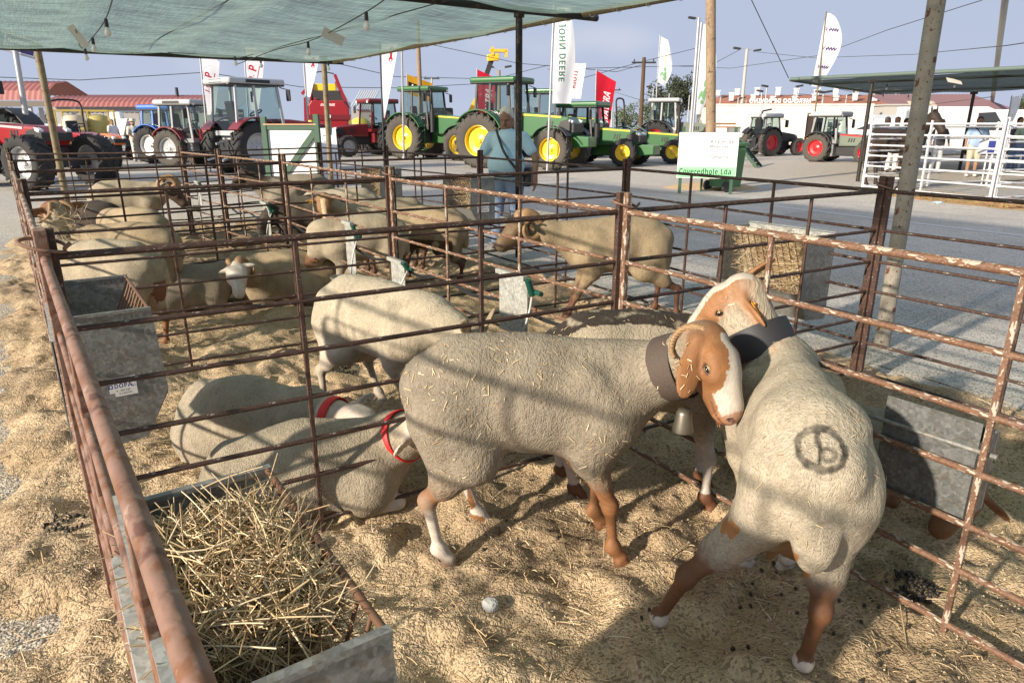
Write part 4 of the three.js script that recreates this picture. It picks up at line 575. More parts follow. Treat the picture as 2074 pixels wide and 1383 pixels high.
{ const b = G(1786, 702); const t = D(1897, 8, -b.z + 0.02); tallPost(t.add(t.clone().sub(b).multiplyScalar(0.14)), b, 0.052, 'tall speckled grey post leaning at the right beside the pen corner', MAT.postGrey); }
// bulbs on a drooping cable
const bulbGlass = mat({ physical: true, rgb: [0.85, 0.85, 0.82], roughness: 0.35, transmission: 0.35, thickness: 0 });
function bulbString(pts, bulbs, label) {
  const t = thing('bulb_string', label, 'string of bulbs', [0, 0, 0], 0, 'strings of bulbs under the shade roof'); P().tube(pts, 0.006, 60, 5).build('cable', mat({ rgb: [0.04, 0.05, 0.04], roughness: 0.6 }), t);
  for (const p of bulbs) { P().rod(p, p.clone().add(V(0, -0.075, 0)), 0.017, 0.02).build('socket', blackLeather, t); const b = P().lathe([[0.001, -0.165], [0.018, -0.160], [0.031, -0.14], [0.032, -0.122], [0.022, -0.095], [0.014, -0.075], [0.001, -0.075]], 16).build('bulb', bulbGlass, t); b.position.copy(p); }
}
const rf = (px, py, h = 2.5) => G(px, py, h);
bulbString([rf(235, -30), rf(213, 38), rf(186, 76), rf(165, 98), rf(152, 60)], [rf(213, 38), rf(186, 76)], 'cable with two bulbs below the net at the upper left');
bulbString([rf(830, -40), rf(741, 24), rf(623, 84), rf(560, 100), rf(480, 130)], [rf(741, 24), rf(623, 84)], 'cable with two bulbs below the middle of the green net');
{ const q = [D(340, 106, 11.8), D(475, 113, 13), D(527, 118, 13.4), D(664, 124, 14), D(720, 122, 14)]; bulbString(q, [D(171, 98, 10.6), q[1], q[2], q[3]], 'row of small bulbs hanging under the far edge pipe of the net'); }
const card = mat({ rgb: [0.66, 0.64, 0.58], roughness: 0.8 });
for (const [x, y, w, h, rz, l] of [[158, 74, 0.085, 0.26, 0.45, 'white cardboard tag hanging under the net at the upper left'], [674, 74, 0.26, 0.11, -0.5, 'white cardboard tag hanging under the middle of the net']]) { const m = P().box(0, 0, 0, w, h, 0.003).build('cardboard_tag', card); m.position.copy(G(x, y, 2.46)); m.rotation.set(0.2, 0.5, rz); tag(m, l, 'tag'); }
// ---------- the flock ----------
const fbmW = (q, f, s = 0) => fbm3(q.x * f + s, q.y * f, q.z * f, 3);
const B = COL, FAWN = [0.25, 0.112, 0.042];
// the horned ewe standing across the foreground
makeSheep({ label: 'horned brown faced ewe with a bell, standing across the foreground', at: [0.055, -2.17], turn: 0.02, s: 1.0, fat: 0.95, cell: 0.005, wool: B.grey, skin: FAWN, tail: false,
  legCol: { fr: [B.grey, FAWN, FAWN, FAWN], fl: [B.grey, FAWN, FAWN, FAWN], rr: [B.grey, FAWN, B.white, FAWN], rl: [B.grey, FAWN, B.white, FAWN] },
  feet: { rr: [-0.295, 0.115], rl: [-0.165, -0.115], fr: [0.305, 0.115], fl: [0.27, -0.12] },
  head: { world: true, s: 1.04, flatEar: true, poll: D(1432, 696, 2.01), muz: D(1492, 852, 1.86), up: [0.62, 0.45, 0.65], neckVia: D(1372, 742, 2.10), ears: [[0.55, -0.45, 0.5], [0.95, -0.5, 0.36]], earLen: 0.165, earFace: [0.05, 0.1, 1] },
  horns: { start: 1.95, turns: 0.53, R: 0.055, out: 0.055, r: 0.023, ridges: 26, df: 0.03, du: -0.024, shrink: 0.2 }, throat: FAWN,
  paint: (q, c, w, h) => {
    if (h.lf > -0.005 && h.lf < 0.4 && Math.abs(h.ls) < 0.16 && h.lu > -0.09 && w < 0.5) { const n = 0.012 * (fbmW(q, 40) - 0.5); if (Math.abs(h.ls + n) < 0.017 + 0.016 * smooth(0.02, 0.14, h.lf) + (h.lf > 0.11 ? 0.01 : 0) && h.lu > -0.016 && h.lf < 0.26) return h.lf > 0.222 ? [0.40, 0.24, 0.17, 0] : [0.50, 0.455, 0.40, 0]; if (h.lf > 0.205) return [0.40, 0.19, 0.10, 0]; return [c[0] * (0.85 + 0.4 * fbmW(q, 14)), c[1] * (0.85 + 0.4 * fbmW(q, 14)), c[2], 0]; }
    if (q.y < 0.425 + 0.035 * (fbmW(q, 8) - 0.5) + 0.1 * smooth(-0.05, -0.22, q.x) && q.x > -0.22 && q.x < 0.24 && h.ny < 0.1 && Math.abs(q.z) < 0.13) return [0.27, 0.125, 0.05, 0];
  },
  collar: { t: 0.52, w: 0.085, loose: 0.012, mat: brownLeather, tip: [0.1, -0.25, 0] }, bell: D(1383, 872, 1.98), straws: 420, seed: 9 });
// the ewe seen from behind with a paint mark on the rump
makeSheep({ label: 'pale ewe seen from behind with a black painted ring on its rump', at: [0.85, -1.87], turn: headingOf(0.24, -1), s: 1.0, cell: 0.005, fat: 0.83, hipW: 0.72, wool: B.pale, skin: [0.30, 0.14, 0.055], udder: true, udderCol: [0.30, 0.17, 0.075],
  legCol: { r: [B.pale, [0.16, 0.07, 0.03], [0.16, 0.07, 0.03], B.white], f: [B.pale, B.tan, B.tan, B.tan] },
  feet: { rl: [-0.24, -0.36], rr: [-0.33, 0.03], fl: [0.16, -0.075], fr: [0.16, 0.055] },
  head: { world: true, poll: D(1500, 592, 2.36), muz: D(1408, 662, 2.42), up: [-0.35, 1, 0.15], neckVia: D(1518, 668, 2.3), ears: [[-0.1, -0.5, 0.7], [-1.0, -0.2, 0.22]], earLen: 0.14, earFace: [0, 0.45, 1], s: 1.0 }, face: [0.35, 0.17, 0.075],
  tags: [plasticOrange, null],
  paint: (q, c, w, h) => {
    if (w < 0.5 && q.y < 0.095 + 0.06 * (fbmW(q, 30) - 0.5)) return [0.62, 0.56, 0.49, 0];
    if (h.lf > -0.12 && h.lf < 0.4 && Math.abs(h.ls + 0.01 * (fbmW(q, 40) - 0.5)) < 0.026 && h.lu > 0.02) return [0.56, 0.52, 0.46, 0];
    const ux = q.x + 0.365, uy = q.y - 0.725, dx = 0.8 * ux + 0.6 * uy, dz = q.z + 0.01, rr = Math.hypot(dx, dz, -0.6 * ux + 0.8 * uy) + 0.016 * (fbmW(q, 42) - 0.5); if (q.y > 0.55 && q.x < -0.2) { const ink = Math.max(smooth(0.012, 0.006, Math.abs(rr - 0.055)), (rr < 0.055) * smooth(0.011, 0.003, Math.abs(dz + 0.006 + 0.03 * (fbmW(q, 28) - 0.5))), (rr < 0.055) * smooth(0.60, 0.72, fbmW(q, 34, 5)) * 0.9, (rr < 0.052) * smooth(0.010, 0.003, Math.abs(Math.hypot(dx + 0.018, dz - 0.014) - 0.016)) * 0.8) * (0.3 + 1.1 * fbmW(q, 55)); if (ink > 0.02) return mix3(c, [0.03, 0.027, 0.024], clamp(ink * 0.95)).concat([1]); }
    if (w > 0.5 && h.nz < -0.5 && q.y < 0.46 && q.x < 0.0 && fbmW(q, 9) > 0.66) return [0.42, 0.2, 0.07, 0];
  },
  collar: { t: 0.42, w: 0.105, loose: 0.014, mat: blackLeather }, straws: 170, seed: 19 });
// the one pressed behind the horned ewe
makeSheep({ label: 'grey ewe with a dark stripe along its back, pressed behind the horned ewe', at: [0.52, -2.54], turn: 0.03, s: 0.98, cell: 0.008, wool: B.wool, skin: B.brown, fat: 0.93,
  legCol: { f: [B.wool, B.white, B.white, B.deep], r: [B.wool, B.white, B.white, B.deep] }, feet: { rr: [-0.26, 0.06], rl: [-0.3, -0.10], fr: [0.255, 0.15], fl: [0.29, -0.03] },
  head: { world: true, poll: D(1462, 742, 2.36), muz: D(1478, 830, 2.30), up: [0.4, 0.4, 0.6], ears: [[0.5, -0.4, 0.4], [0.5, -0.4, 0.4]] },
  paint: (q, c, w, h) => { if (w < 0.5 && q.y < 0.10 && q.y > 0.02) return [0.15, 0.06, 0.025, 0]; if (h.ny > 0.35 && q.y > 0.66 && q.x < 0.34 && Math.abs(q.z) < 0.075 + 0.03 * fbmW(q, 12)) return mix3([0.035, 0.026, 0.02], c, smooth(0.55, 0.75, fbmW(q, 30))).concat([1]); }, straws: 160, seed: 29 });
// pale ewe standing in the left pen
makeSheep({ label: 'pale cream ewe standing in the left pen, rump turned to the sun', at: [-0.66, -3.30], turn: headingOf(0.82, 0.57), s: 0.92, cell: 0.008, relief: 0.003, wool: [0.47, 0.42, 0.34], skin: B.white, fat: 1.0, udder: true, udderCol: [0.55, 0.40, 0.30], legCol: { f: [B.pale, B.pale, B.pale, B.white], r: [B.pale, B.pale, B.pale, B.white] }, feet: { rl: [-0.2, -0.16], rr: [-0.34, 0.13] },
  head: { poll: [0.66, 0.62, 0.02], muz: [0.80, 0.42, 0.02], ears: [[-0.6, 0.75, 0.5], [-0.6, 0.75, 0.5]], earLen: 0.13 }, face: B.tan,
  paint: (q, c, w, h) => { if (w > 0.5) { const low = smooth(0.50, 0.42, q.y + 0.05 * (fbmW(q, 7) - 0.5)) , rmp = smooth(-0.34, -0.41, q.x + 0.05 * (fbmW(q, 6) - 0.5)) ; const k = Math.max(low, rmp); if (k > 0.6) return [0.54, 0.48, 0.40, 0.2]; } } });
// two resting with red collars
makeSheep({ label: 'grey resting ewe with a white face and red collar, the farther of two', at: [-1.18, -2.86], turn: headingOf(0.88, 0.36), s: 0.88, cell: 0.008, lie: true, fat: 0.96, wool: B.wool, skin: B.white, face: [0.56, 0.49, 0.43],
  head: { world: true, poll: D(706, 846, 2.64), muz: D(802, 872, 2.50), up: [0.1, 0.8, 0.6], ears: [[0.2, -0.3, 1], [0.45, -0.6, 0.55]], earLen: 0.12 }, nose: [0.6, 0.4, 0.34],
  collar: { t: 0.62, w: 0.045, loose: 0.016, mat: redStrap, buckle: [0.0, 0.02, 0.085] }, paint: (q, c, w, h) => { if (q.x > 0.42 && w > 0.5) return [0.56, 0.48, 0.40, 0]; } });
makeSheep({ label: 'grey resting ewe with a red collar lying along the near gate', at: [-0.80, -2.43], turn: headingOf(0.97, -0.24), s: 0.92, cell: 0.008, lie: true, fat: 0.93, lieY: -0.035, wool: [0.36, 0.32, 0.255], skin: B.white, face: [0.62, 0.54, 0.47],
  head: { world: true, poll: D(846, 868, 2.44), muz: D(915, 900, 2.42), up: [0.2, 0.9, 0.3] }, collar: { t: 0.5, w: 0.045, loose: 0.02, mat: redStrap } });
// big ram in the right-hand middle pen
makeSheep({ label: 'large tan ram with spiral horns standing before the man in blue', at: [0.80, -5.22], turn: headingOf(-0.985, 0.12), s: 1.0, cell: 0.010, wool: B.tan, skin: B.deep, face: [0.17, 0.11, 0.06], nose: [0.10, 0.075, 0.05],
  legCol: { f: [B.tan, [0.2, 0.13, 0.07], B.deep, B.deep], r: [B.tan, B.deep, B.deep, B.deep] }, feet: { fr: [0.34, 0.12], fl: [0.40, -0.1], rl: [-0.46, -0.1], rr: [-0.36, 0.12] },
  head: { world: true, poll: D(1062, 455, 5.10), muz: D(1002, 502, 4.98), up: [-0.5, 0.8, 0.2], ears: [[0.2, -0.5, 0.9], [0.2, -0.5, 0.9]], earLen: 0.08, s: 1.15 }, horns: { start: 1.9, turns: 1.15, R: 0.082, out: 0.075, r: 0.046, ridges: 40, shrink: 0.45, du: -0.02, df: 0.035 },
  paint: (q, c, w, h) => { if (q.x > 0.46 && w > 0.5 && q.y < 0.62) return [c[0] * 0.8, c[1] * 0.76, c[2] * 0.7, 1]; } });
// left pens
const strawHead = makeSheep({ label: 'brown faced horned ewe with straw on its head, looking away by the left gate', at: [-2.66, -4.42], turn: headingOf(-0.96, -0.2), s: 0.94, cell: 0.011, wool: B.cream, skin: B.brown, fat: 1.0,
  head: { world: true, poll: D(112, 424, 4.6), muz: D(74, 446, 4.78), up: [0, 1, 0.1], ears: [[-0.1, -0.1, 1], [-0.1, -0.1, 1]], earLen: 0.13, neckVia: D(108, 486, 4.58) }, horns: { start: 1.7, turns: 0.55, R: 0.055, out: 0.1, r: 0.024, df: 0.0, du: -0.02 }, paint: (q, c, w, h) => { if (q.x < -0.30 && Math.abs(q.z) < 0.06 && q.y < 0.52) return [0.17, 0.07, 0.03, 0]; } });
makeSheep({ label: 'tan ewe with reddish brown legs, second from the labelled feeder', at: [-2.98, -5.35], turn: headingOf(-0.96, -0.15), s: 0.92, cell: 0.012, wool: B.tan, skin: B.deep, legCol: { r: [B.tan, [0.17, 0.06, 0.025], [0.17, 0.06, 0.025], B.white] }, feet: { rl: [-0.42, 0.05], rr: [-0.3, -0.1] }, head: { poll: [0.52, 0.66, -0.06], muz: [0.66, 0.44, -0.08] } });
makeSheep({ label: 'tan ewe partly hidden, its rounded back above the one with red brown legs', at: [-3.48, -6.35], turn: headingOf(-0.9, -0.45), s: 0.92, cell: 0.014, wool: [0.40, 0.325, 0.225], skin: B.deep, head: { poll: [0.52, 0.62, 0], muz: [0.66, 0.42, 0] } });
makeSheep({ label: 'black sheep whose dark back shows behind the straw covered head', at: [-4.05, -6.75], turn: headingOf(-0.8, -0.6), s: 0.94, cell: 0.014, wool: [0.04, 0.03, 0.024], skin: B.dark, head: { poll: [0.52, 0.64, 0], muz: [0.66, 0.44, 0] } });
makeSheep({ label: 'cream ram with curled horns and dark face at the far left gate', at: [-4.78, -8.65], turn: headingOf(0.93, -0.3), s: 1.0, cell: 0.013, wool: B.cream, skin: B.deep, face: [0.06, 0.035, 0.022], head: { poll: [0.52, 0.72, 0.10], muz: [0.66, 0.54, 0.13], s: 1.15 }, horns: { start: 1.0, turns: 1.15, R: 0.10, out: 0.11, r: 0.04, ridges: 30, shrink: 0.5 } });
makeSheep({ label: 'grey sheep lying in the straw with its head hidden by the horned one', at: [-2.66, -5.42], turn: headingOf(0.85, -0.52), s: 0.88, cell: 0.011, lie: true, wool: B.grey, skin: B.brown, head: { poll: [0.44, 0.34, -0.05], muz: [0.60, 0.2, -0.1] } });
makeSheep({ label: 'tan ram with a white face and curled horns resting behind the pale ewe', at: [-1.92, -5.78], turn: headingOf(-0.97, 0.22), s: 1.0, cell: 0.010, lie: true, wool: B.tan, skin: B.brown, face: [0.60, 0.56, 0.5], head: { world: true, poll: D(480, 545, 5.2), muz: D(482, 596, 5.0), up: [0, 0.6, 0.75], ears: [[0.2, 0, 1], [0.2, 0, 1]], earLen: 0.07, s: 1.1, neckVia: D(508, 558, 5.45) }, horns: { start: 1.95, turns: 0.8, R: 0.075, out: 0.085, r: 0.034, shrink: 0.3, df: 0.03, du: -0.02 } });
{ const c = strawHead.worldToLocal(D(128, 452, 4.55)); strawHeap('straw_bits', strawHead, 170, 77, (r) => c.clone().add(V((r() - 0.5) * 0.25, (r() - 0.5) * 0.2, (r() - 0.5) * 0.25)), 0.8, 1, [0.04, 0.22]); }
// middle pens
makeSheep({ label: 'pale tan ewe bending its head down beside the tall drinker plate', at: [-1.28, -5.85], turn: headingOf(-0.93, 0.36), s: 0.92, cell: 0.011, wool: B.cream, skin: B.brown, head: { poll: [0.46, 0.42, 0.04], muz: [0.56, 0.2, 0.05], up: [0.9, 0.3, 0], neckVia: undefined }, legCol: { r: [B.cream, B.brown, B.brown, B.deep], f: [B.cream, B.cream, B.pale, B.deep] } });
makeSheep({ label: 'brown headed sheep with a yellow ear tag facing the camera', at: [-1.22, -6.95], turn: headingOf(-0.86, 0.5), s: 0.94, cell: 0.011, wool: [0.40, 0.34, 0.25], skin: B.deep, face: [0.26, 0.14, 0.055], nose: [0.4, 0.34, 0.28], head: { world: true, poll: D(655, 404, 6.55), muz: D(664, 470, 6.38), up: [0.1, 0.4, 0.9], ears: [[0.1, 0.1, 1], [0.1, 0.1, 1]], earLen: 0.11, s: 1.05, neckVia: D(690, 430, 6.7) }, tags: [null, plasticYellow], paint: (q, c, w, h) => { if (Math.abs(h.ls) < 0.022 && h.lu > -0.02 && h.lf > 0.02 && h.lf < 0.3) return [0.62, 0.47, 0.30, 0]; } });
makeSheep({ label: 'dark necked sheep with black legs behind the drinker plates', at: [-2.12, -7.35], turn: headingOf(-0.9, 0.45), s: 0.94, cell: 0.013, wool: [0.10, 0.085, 0.07], neckCol: [0.035, 0.028, 0.022], skin: B.dark, head: { poll: [0.50, 0.60, 0.0], muz: [0.60, 0.38, 0.02] } });
makeSheep({ label: 'pale backed sheep standing beyond the dark necked one', at: [-1.95, -8.05], turn: headingOf(-0.95, 0.2), s: 0.95, cell: 0.014, wool: B.pale, skin: B.deep, head: { poll: [0.50, 0.62, 0.0], muz: [0.64, 0.42, 0.0] } });
makeSheep({ label: 'grey sheep with a black head below the silver cab tractor', at: [-2.75, -9.0], turn: headingOf(-0.97, 0.2), s: 1.06, cell: 0.014, wool: [0.28, 0.25, 0.21], neckCol: [0.05, 0.035, 0.025], skin: B.dark, face: [0.03, 0.02, 0.015], head: { poll: [0.60, 0.84, 0.0], muz: [0.76, 0.66, 0.0] } });
makeSheep({ label: 'tan sheep with a dark brown belly standing beside the labelled hay feeder', at: [-0.80, -6.42], turn: headingOf(-0.92, -0.2), s: 0.93, cell: 0.011, wool: B.tan, skin: B.deep, head: { poll: [0.5, 0.6, 0.05], muz: [0.62, 0.4, 0.08] }, legCol: { r: [B.tan, [0.09, 0.04, 0.022], [0.09, 0.04, 0.022], B.brown] }, feet: { rr: [-0.3, 0.1], rl: [-0.36, -0.1] }, paint: (q, c, w, h) => { if (q.y < 0.47 && q.y > 0.3 && h.ny < 0.1 && q.x > -0.3) return [0.10, 0.055, 0.03, w]; } });
makeSheep({ label: 'brown headed sheep with a yellow tag lying behind the trough at right', at: [1.30, -2.66], turn: headingOf(0.85, 0.5), s: 0.86, cell: 0.009, lie: true, wool: B.grey, skin: B.brown, face: [0.22, 0.10, 0.04], head: { world: true, poll: D(1962, 985, 2.2), muz: D(1892, 1108, 2.10), up: [0.35, 0.5, 0.75], ears: [[0.15, 0.1, 1], [0.3, 0.1, 1]], earLen: 0.15, s: 1.05 }, tags: [null, plasticYellow] });
// ---------- buildings and the far side of the showground ----------
const M = { cream: mat({ rgb: [0.72, 0.68, 0.60], roughness: 0.9 }), grey: mat({ rgb: [0.30, 0.295, 0.29], roughness: 0.85 }), greyWall: mat({ rgb: [0.33, 0.325, 0.32], roughness: 0.85 }), tileRed: mat({ rgb: [0.33, 0.135, 0.085], roughness: 0.85 }), sheetRed: mat({ rgb: [0.32, 0.115, 0.10], roughness: 0.6 }), sheetPale: mat({ rgb: [0.50, 0.52, 0.53], roughness: 0.5, metalness: 0.2 }), sheetBrown: mat({ rgb: [0.21, 0.115, 0.115], roughness: 0.6 }), dark: mat({ rgb: [0.03, 0.03, 0.032], roughness: 0.6 }), white: mat({ rgb: [0.74, 0.74, 0.73], roughness: 0.6 }), steel: mat({ rgb: [0.46, 0.47, 0.48], roughness: 0.4, metalness: 0.5 }), green: mat({ rgb: [0.03, 0.08, 0.045], roughness: 0.6 }), concrete: mat({ rgb: [0.42, 0.40, 0.36], roughness: 0.9 }), blue: mat({ rgb: [0.10, 0.19, 0.45], roughness: 0.7 }) };
{ const b = pnoise2(24, 14, 551), c = pfbm(5, 4, 553); M.block = mat({ map: makeTex(512, (u, v) => { const k = 236 + 26 * (c(u, v) - 0.5) + 8 * (b(u, v) - 0.5); return [k, k * 0.98, k * 0.935]; }, { srgb: true, metres: 6 }), roughness: 0.9 }); }
const glass = mat({ physical: true, rgb: [0.66, 0.75, 0.73], roughness: 0.03, transmission: 1, thickness: 0, ior: 1.5 });
function corrugated(L, prof, pitch = 0.25, amp = 0.035) { // a ribbed sheet: profile points (z, y), ribs across x
  const n = Math.round(L / pitch) * 2, pos = [], idx = [], m = prof.length; for (let i = 0; i <= n; i++) for (let k = 0; k < m; k++) { const o = (i % 2 ? amp : 0); pos.push(L * i / n, prof[k][1] + o, prof[k][0]); }
  for (let i = 0; i < n; i++) for (let k = 0; k < m - 1; k++) { const a = i * m + k; idx.push(a, a + 1, a + m, a + 1, a + m + 1, a + m); }
  let g = new THREE.BufferGeometry(); g.setAttribute('position', new THREE.Float32BufferAttribute(pos, 3)); g.setIndex(idx); g = g.toNonIndexed(); g.computeVertexNormals(); return metreUV(g);
}
const W = (px, D0) => (px - 1037) * D0 * 0.965 / FOCAL; // sideways metres at a distance, for things near the horizon
{ // long shed with a red barrel roof, left
  const d = 62, x0 = W(118, d), x1 = W(430, d), t = thing('market_shed', 'long low grey shed with a red ribbed roof behind the tractors at left', 'shed', [x0, 0, -d], 0.03), L = x1 - x0;
  for (let i = 0; i < 9; i++) P().box(L * (i + 0.5) / 9, 1.25, 0, L / 9 - 0.05, 2.5, 0.2).build('wall_panel', i % 3 === 1 ? M.grey : M.greyWall, t);
  P().box(L / 2, 2.72, 0.05, L, 0.36, 0.3).build('beam', M.greyWall, t); P().add(corrugated(L, [[0.9, 2.85], [0.5, 3.25], [-0.3, 3.6], [-1.5, 3.85], [-4, 3.9], [-6, 3.2]], 0.42, 0.07)).build('roof', M.sheetRed, t);
  P().rod([L * 0.78, 3.6, -1], [L * 0.78, 4.5, -1], 0.14).build('vent_pipe', M.dark, t);
}
{ const d = 48, x0 = -38, x1 = W(124, d), t = thing('market_canopy', 'open canopy with a curved red ribbed roof at the far left edge', 'canopy', [x0, 0, -d], 0.02), L = x1 - x0;
  P().add(corrugated(L, [[0.6, 2.95], [0.3, 3.55], [-0.6, 4.05], [-2, 4.25], [-4.5, 3.4]], 0.36, 0.06)).build('roof', M.sheetRed, t); P().box(L / 2, 2.75, 0.6, L, 0.35, 0.2).build('beam', mat({ rgb: [0.14, 0.12, 0.10] }), t);
  for (const k of [0.5, 0.82, 0.985]) P().box(L * k, 1.35, 0.4, 0.22, 2.7, 0.22).build('column', M.steel, t); for (const k of [0.6, 0.9]) P().box(L * k, 1.3, -3.4, 0.22, 2.6, 0.22).build('column', M.steel, t); }
{ const d = 52, x0 = W(418, d), t = thing('white_roof_shed', 'shed with a pale ribbed roof between the silver tractor cabs', 'shed', [x0, 0, -d]); P().add(corrugated(2.9, [[0.4, 2.6], [-4, 4.0]], 0.2, 0.05)).build('roof', M.sheetPale, t); P().box(1.45, 1.25, -0.3, 2.9, 2.5, 0.2).build('wall', M.greyWall, t); P().box(1.45, 2.35, 0.3, 2.9, 0.2, 0.1).build('gutter', M.dark, t); }
{ const d = 58, x0 = W(716, d), t = thing('white_roof_shed', 'small shed with a pale ribbed roof right of the red harvester', 'shed', [x0, 0, -d]); P().add(corrugated(1.7, [[0.4, 2.7], [-4, 4.2]], 0.2, 0.05)).build('roof', M.sheetPale, t); P().box(0.85, 1.3, -0.3, 1.7, 2.6, 0.2).build('wall', M.grey, t); }
{ const p = G(1440, 298.5), q = G(1757, 299), d = q.clone().sub(p), L = d.length(), t = thing('white_wall_building', 'long white walled building with a flat top behind the red wheeled tractors', 'building', p, headingOf(d.x, d.z));
  const nx = 22, ny = 6, bw = L / nx, bh = 2.62 / ny, rr = rng(8), bg = P().box(0, 0, 0, bw - 0.012, bh - 0.010, 0.2).geo(), tones = [0.92, 1, 1.07].map((k) => { const m = M.block.clone(); m.color.setScalar(k); return m; }); // courses of large blocks, left free round the openings
  P().box(L / 2, 1.3, -0.18, L, 2.58, 0.2).build('wall', M.block, t); for (let j = 0; j < ny; j++) for (let i = 0; i < nx; i++) { const cx = (i + 0.5) * bw, cy = (j + 0.5) * bh, f = cx / L; if (cy < 1.5 && f > 0.10 && f < 0.20) continue; if (cy < 2.0 && f > 0.585 && f < 0.67) continue; if (cy < 1.7 && f > 0.72 && f < 0.80 && cy > 0.4) continue; mesh('wall_block', bg, tones[Math.floor(rr() * 3)], t).position.set(cx, cy, 0); }
  P().box(L / 2, 2.68, 0, L, 0.12, 0.3).build('coping', M.cream, t);
  P().box(L * 0.15, 0.75, -0.05, L * 0.085, 1.5, 0.06).build('grey_door', mat({ rgb: [0.22, 0.22, 0.22] }), t); P().box(L * 0.63, 1.0, -0.05, L * 0.07, 2.0, 0.06).build('dark_doorway', mat({ rgb: [0.045, 0.03, 0.025] }), t);
  const w = P().box(L * 0.76, 1.05, -0.02, L * 0.07, 1.3, 0.1).build('window_frame', M.white, t); for (let j = 0; j < 3; j++) for (let i = 0; i < 2; i++) P().box(L * 0.76 + (i - 0.5) * 0.32, 0.65 + j * 0.4, 0.04, 0.26, 0.32, 0.03).build('pane', mat({ rgb: [0.12, 0.13, 0.14], roughness: 0.1 }), w);
  const a = P(); a.add(corrugated(2.2, [[0.1, 2.05], [1.5, 1.6]], 0.14, 0.03)); const aw = a.build('awning', M.sheetPale, t); aw.position.set(L * 0.955, 0, 0);
  // lettering above the wall, seen from behind
  const lt = canvasTex(1024, 96, (x, w2, h) => { x.clearRect(0, 0, w2, h); x.translate(w2, 0); x.scale(-1, 1); x.fillStyle = '#fff'; x.font = 'bold 84px sans-serif'; x.fillText('MERCADO DE BOVINO', 30, 78); });
  const lm = mesh('lettering', new THREE.PlaneGeometry(4.6, 0.42), mat({ map: lt, transparent: true, alphaTest: 0.5, roughness: 0.7 }), t); lm.position.set(L * 0.40, 2.93, -0.1); for (const i of [0, 1, 2, 3]) P().rod([L * 0.40 - 2 + i * 1.3, 2.6, -0.14], [L * 0.40 - 2 + i * 1.3, 3.0, -0.14], 0.02).build('letter_support', M.steel, t);
}
{ const d = 74, x0 = W(1438, d), x1 = W(1868, d), t = thing('tiled_roof_building', 'long building with an orange tiled hip roof and many white chimneys', 'building', [x0, 0, -d]), L = x1 - x0;
  P().box(L / 2, 1.7, -4, L - 0.6, 3.4, 7).build('wall', M.cream, t); const g = P(); g.quad([0, 3.35, 0], [L, 3.35, 0], [L - 3, 4.45, -4], [2, 4.45, -4]).quad([L, 3.35, -8], [0, 3.35, -8], [2, 4.45, -4], [L - 3, 4.45, -4]).quad([L, 3.35, 0], [L, 3.35, -8], [L - 3, 4.45, -4], [L - 3, 4.45, -4]).quad([0, 3.35, -8], [0, 3.35, 0], [2, 4.45, -4], [2, 4.45, -4]); const rf2 = g.build('roof', M.tileRed, t);
  const r = rng(44); for (let i = 0; i < 19; i++) { const x = 1 + (L - 2) * (i + 0.3 * r()) / 19, z = i % 2 ? -1.2 : -3.4, y = 3.45 + (-z) * 0.27, h = 0.35 + 0.45 * r(); P().box(x, y + h / 2, z, 0.36, h, 0.36).box(x, y + h + 0.05, z, 0.46, 0.1, 0.46).build('chimney', M.white, rf2); }
}
{ const p = G(1757, 297), t = thing('blue_door_house', 'grey end block with a blue door right of the white wall', 'building', [p.x, 0, p.z + 1.5], -0.1); P().box(0.95, 1.32, -1, 1.9, 2.64, 2).build('wall', M.concrete, t); P().box(0.95, 1.0, 0.02, 0.85, 1.5, 0.06).build('blue_door', M.blue, t); P().box(-0.15, 0.9, 0.02, 0.28, 1.8, 0.1).build('dark_frame', M.dark, t); P().box(0.95, 2.68, -1, 2.1, 0.1, 2.2).build('roof', M.concrete, t); }
{ const d = 56, x0 = W(1818, d), x1 = W(2045, d), t = thing('brown_roof_warehouse', 'warehouse with a purplish brown ribbed roof and white front at far right', 'warehouse', [x0, 0, -d], -0.05), L = x1 - x0; P().add(corrugated(L, [[0.3, 2.35], [-7, 3.9]], 0.3, 0.05)).build('roof', M.sheetBrown, t); P().box(L / 2, 1.15, 0, L, 2.3, 0.2).build('wall', M.white, t); P().box(L * 0.4, 2.2, 0.2, L * 0.8, 0.35, 0.12).build('fascia', M.white, t); }
{ const p = D(1842, 250, 40), t = thing('market_tent', 'beige stall awning beside the grey block at the right', 'tent', [p.x, 0, -40]); P().add(corrugated(1.5, [[0.8, 1.95], [-0.6, 2.7]], 0.3, 0.02)).build('awning', mat({ rgb: [0.50, 0.41, 0.31] }), t); for (const x of [0.05, 1.45]) P().rod([x, 0, 0.7], [x, 2, 0.7], 0.03).build('leg', M.steel, t); P().box(0.75, 0.9, -0.5, 1.4, 1.8, 0.1).build('back', mat({ rgb: [0.18, 0.12, 0.10] }), t); }
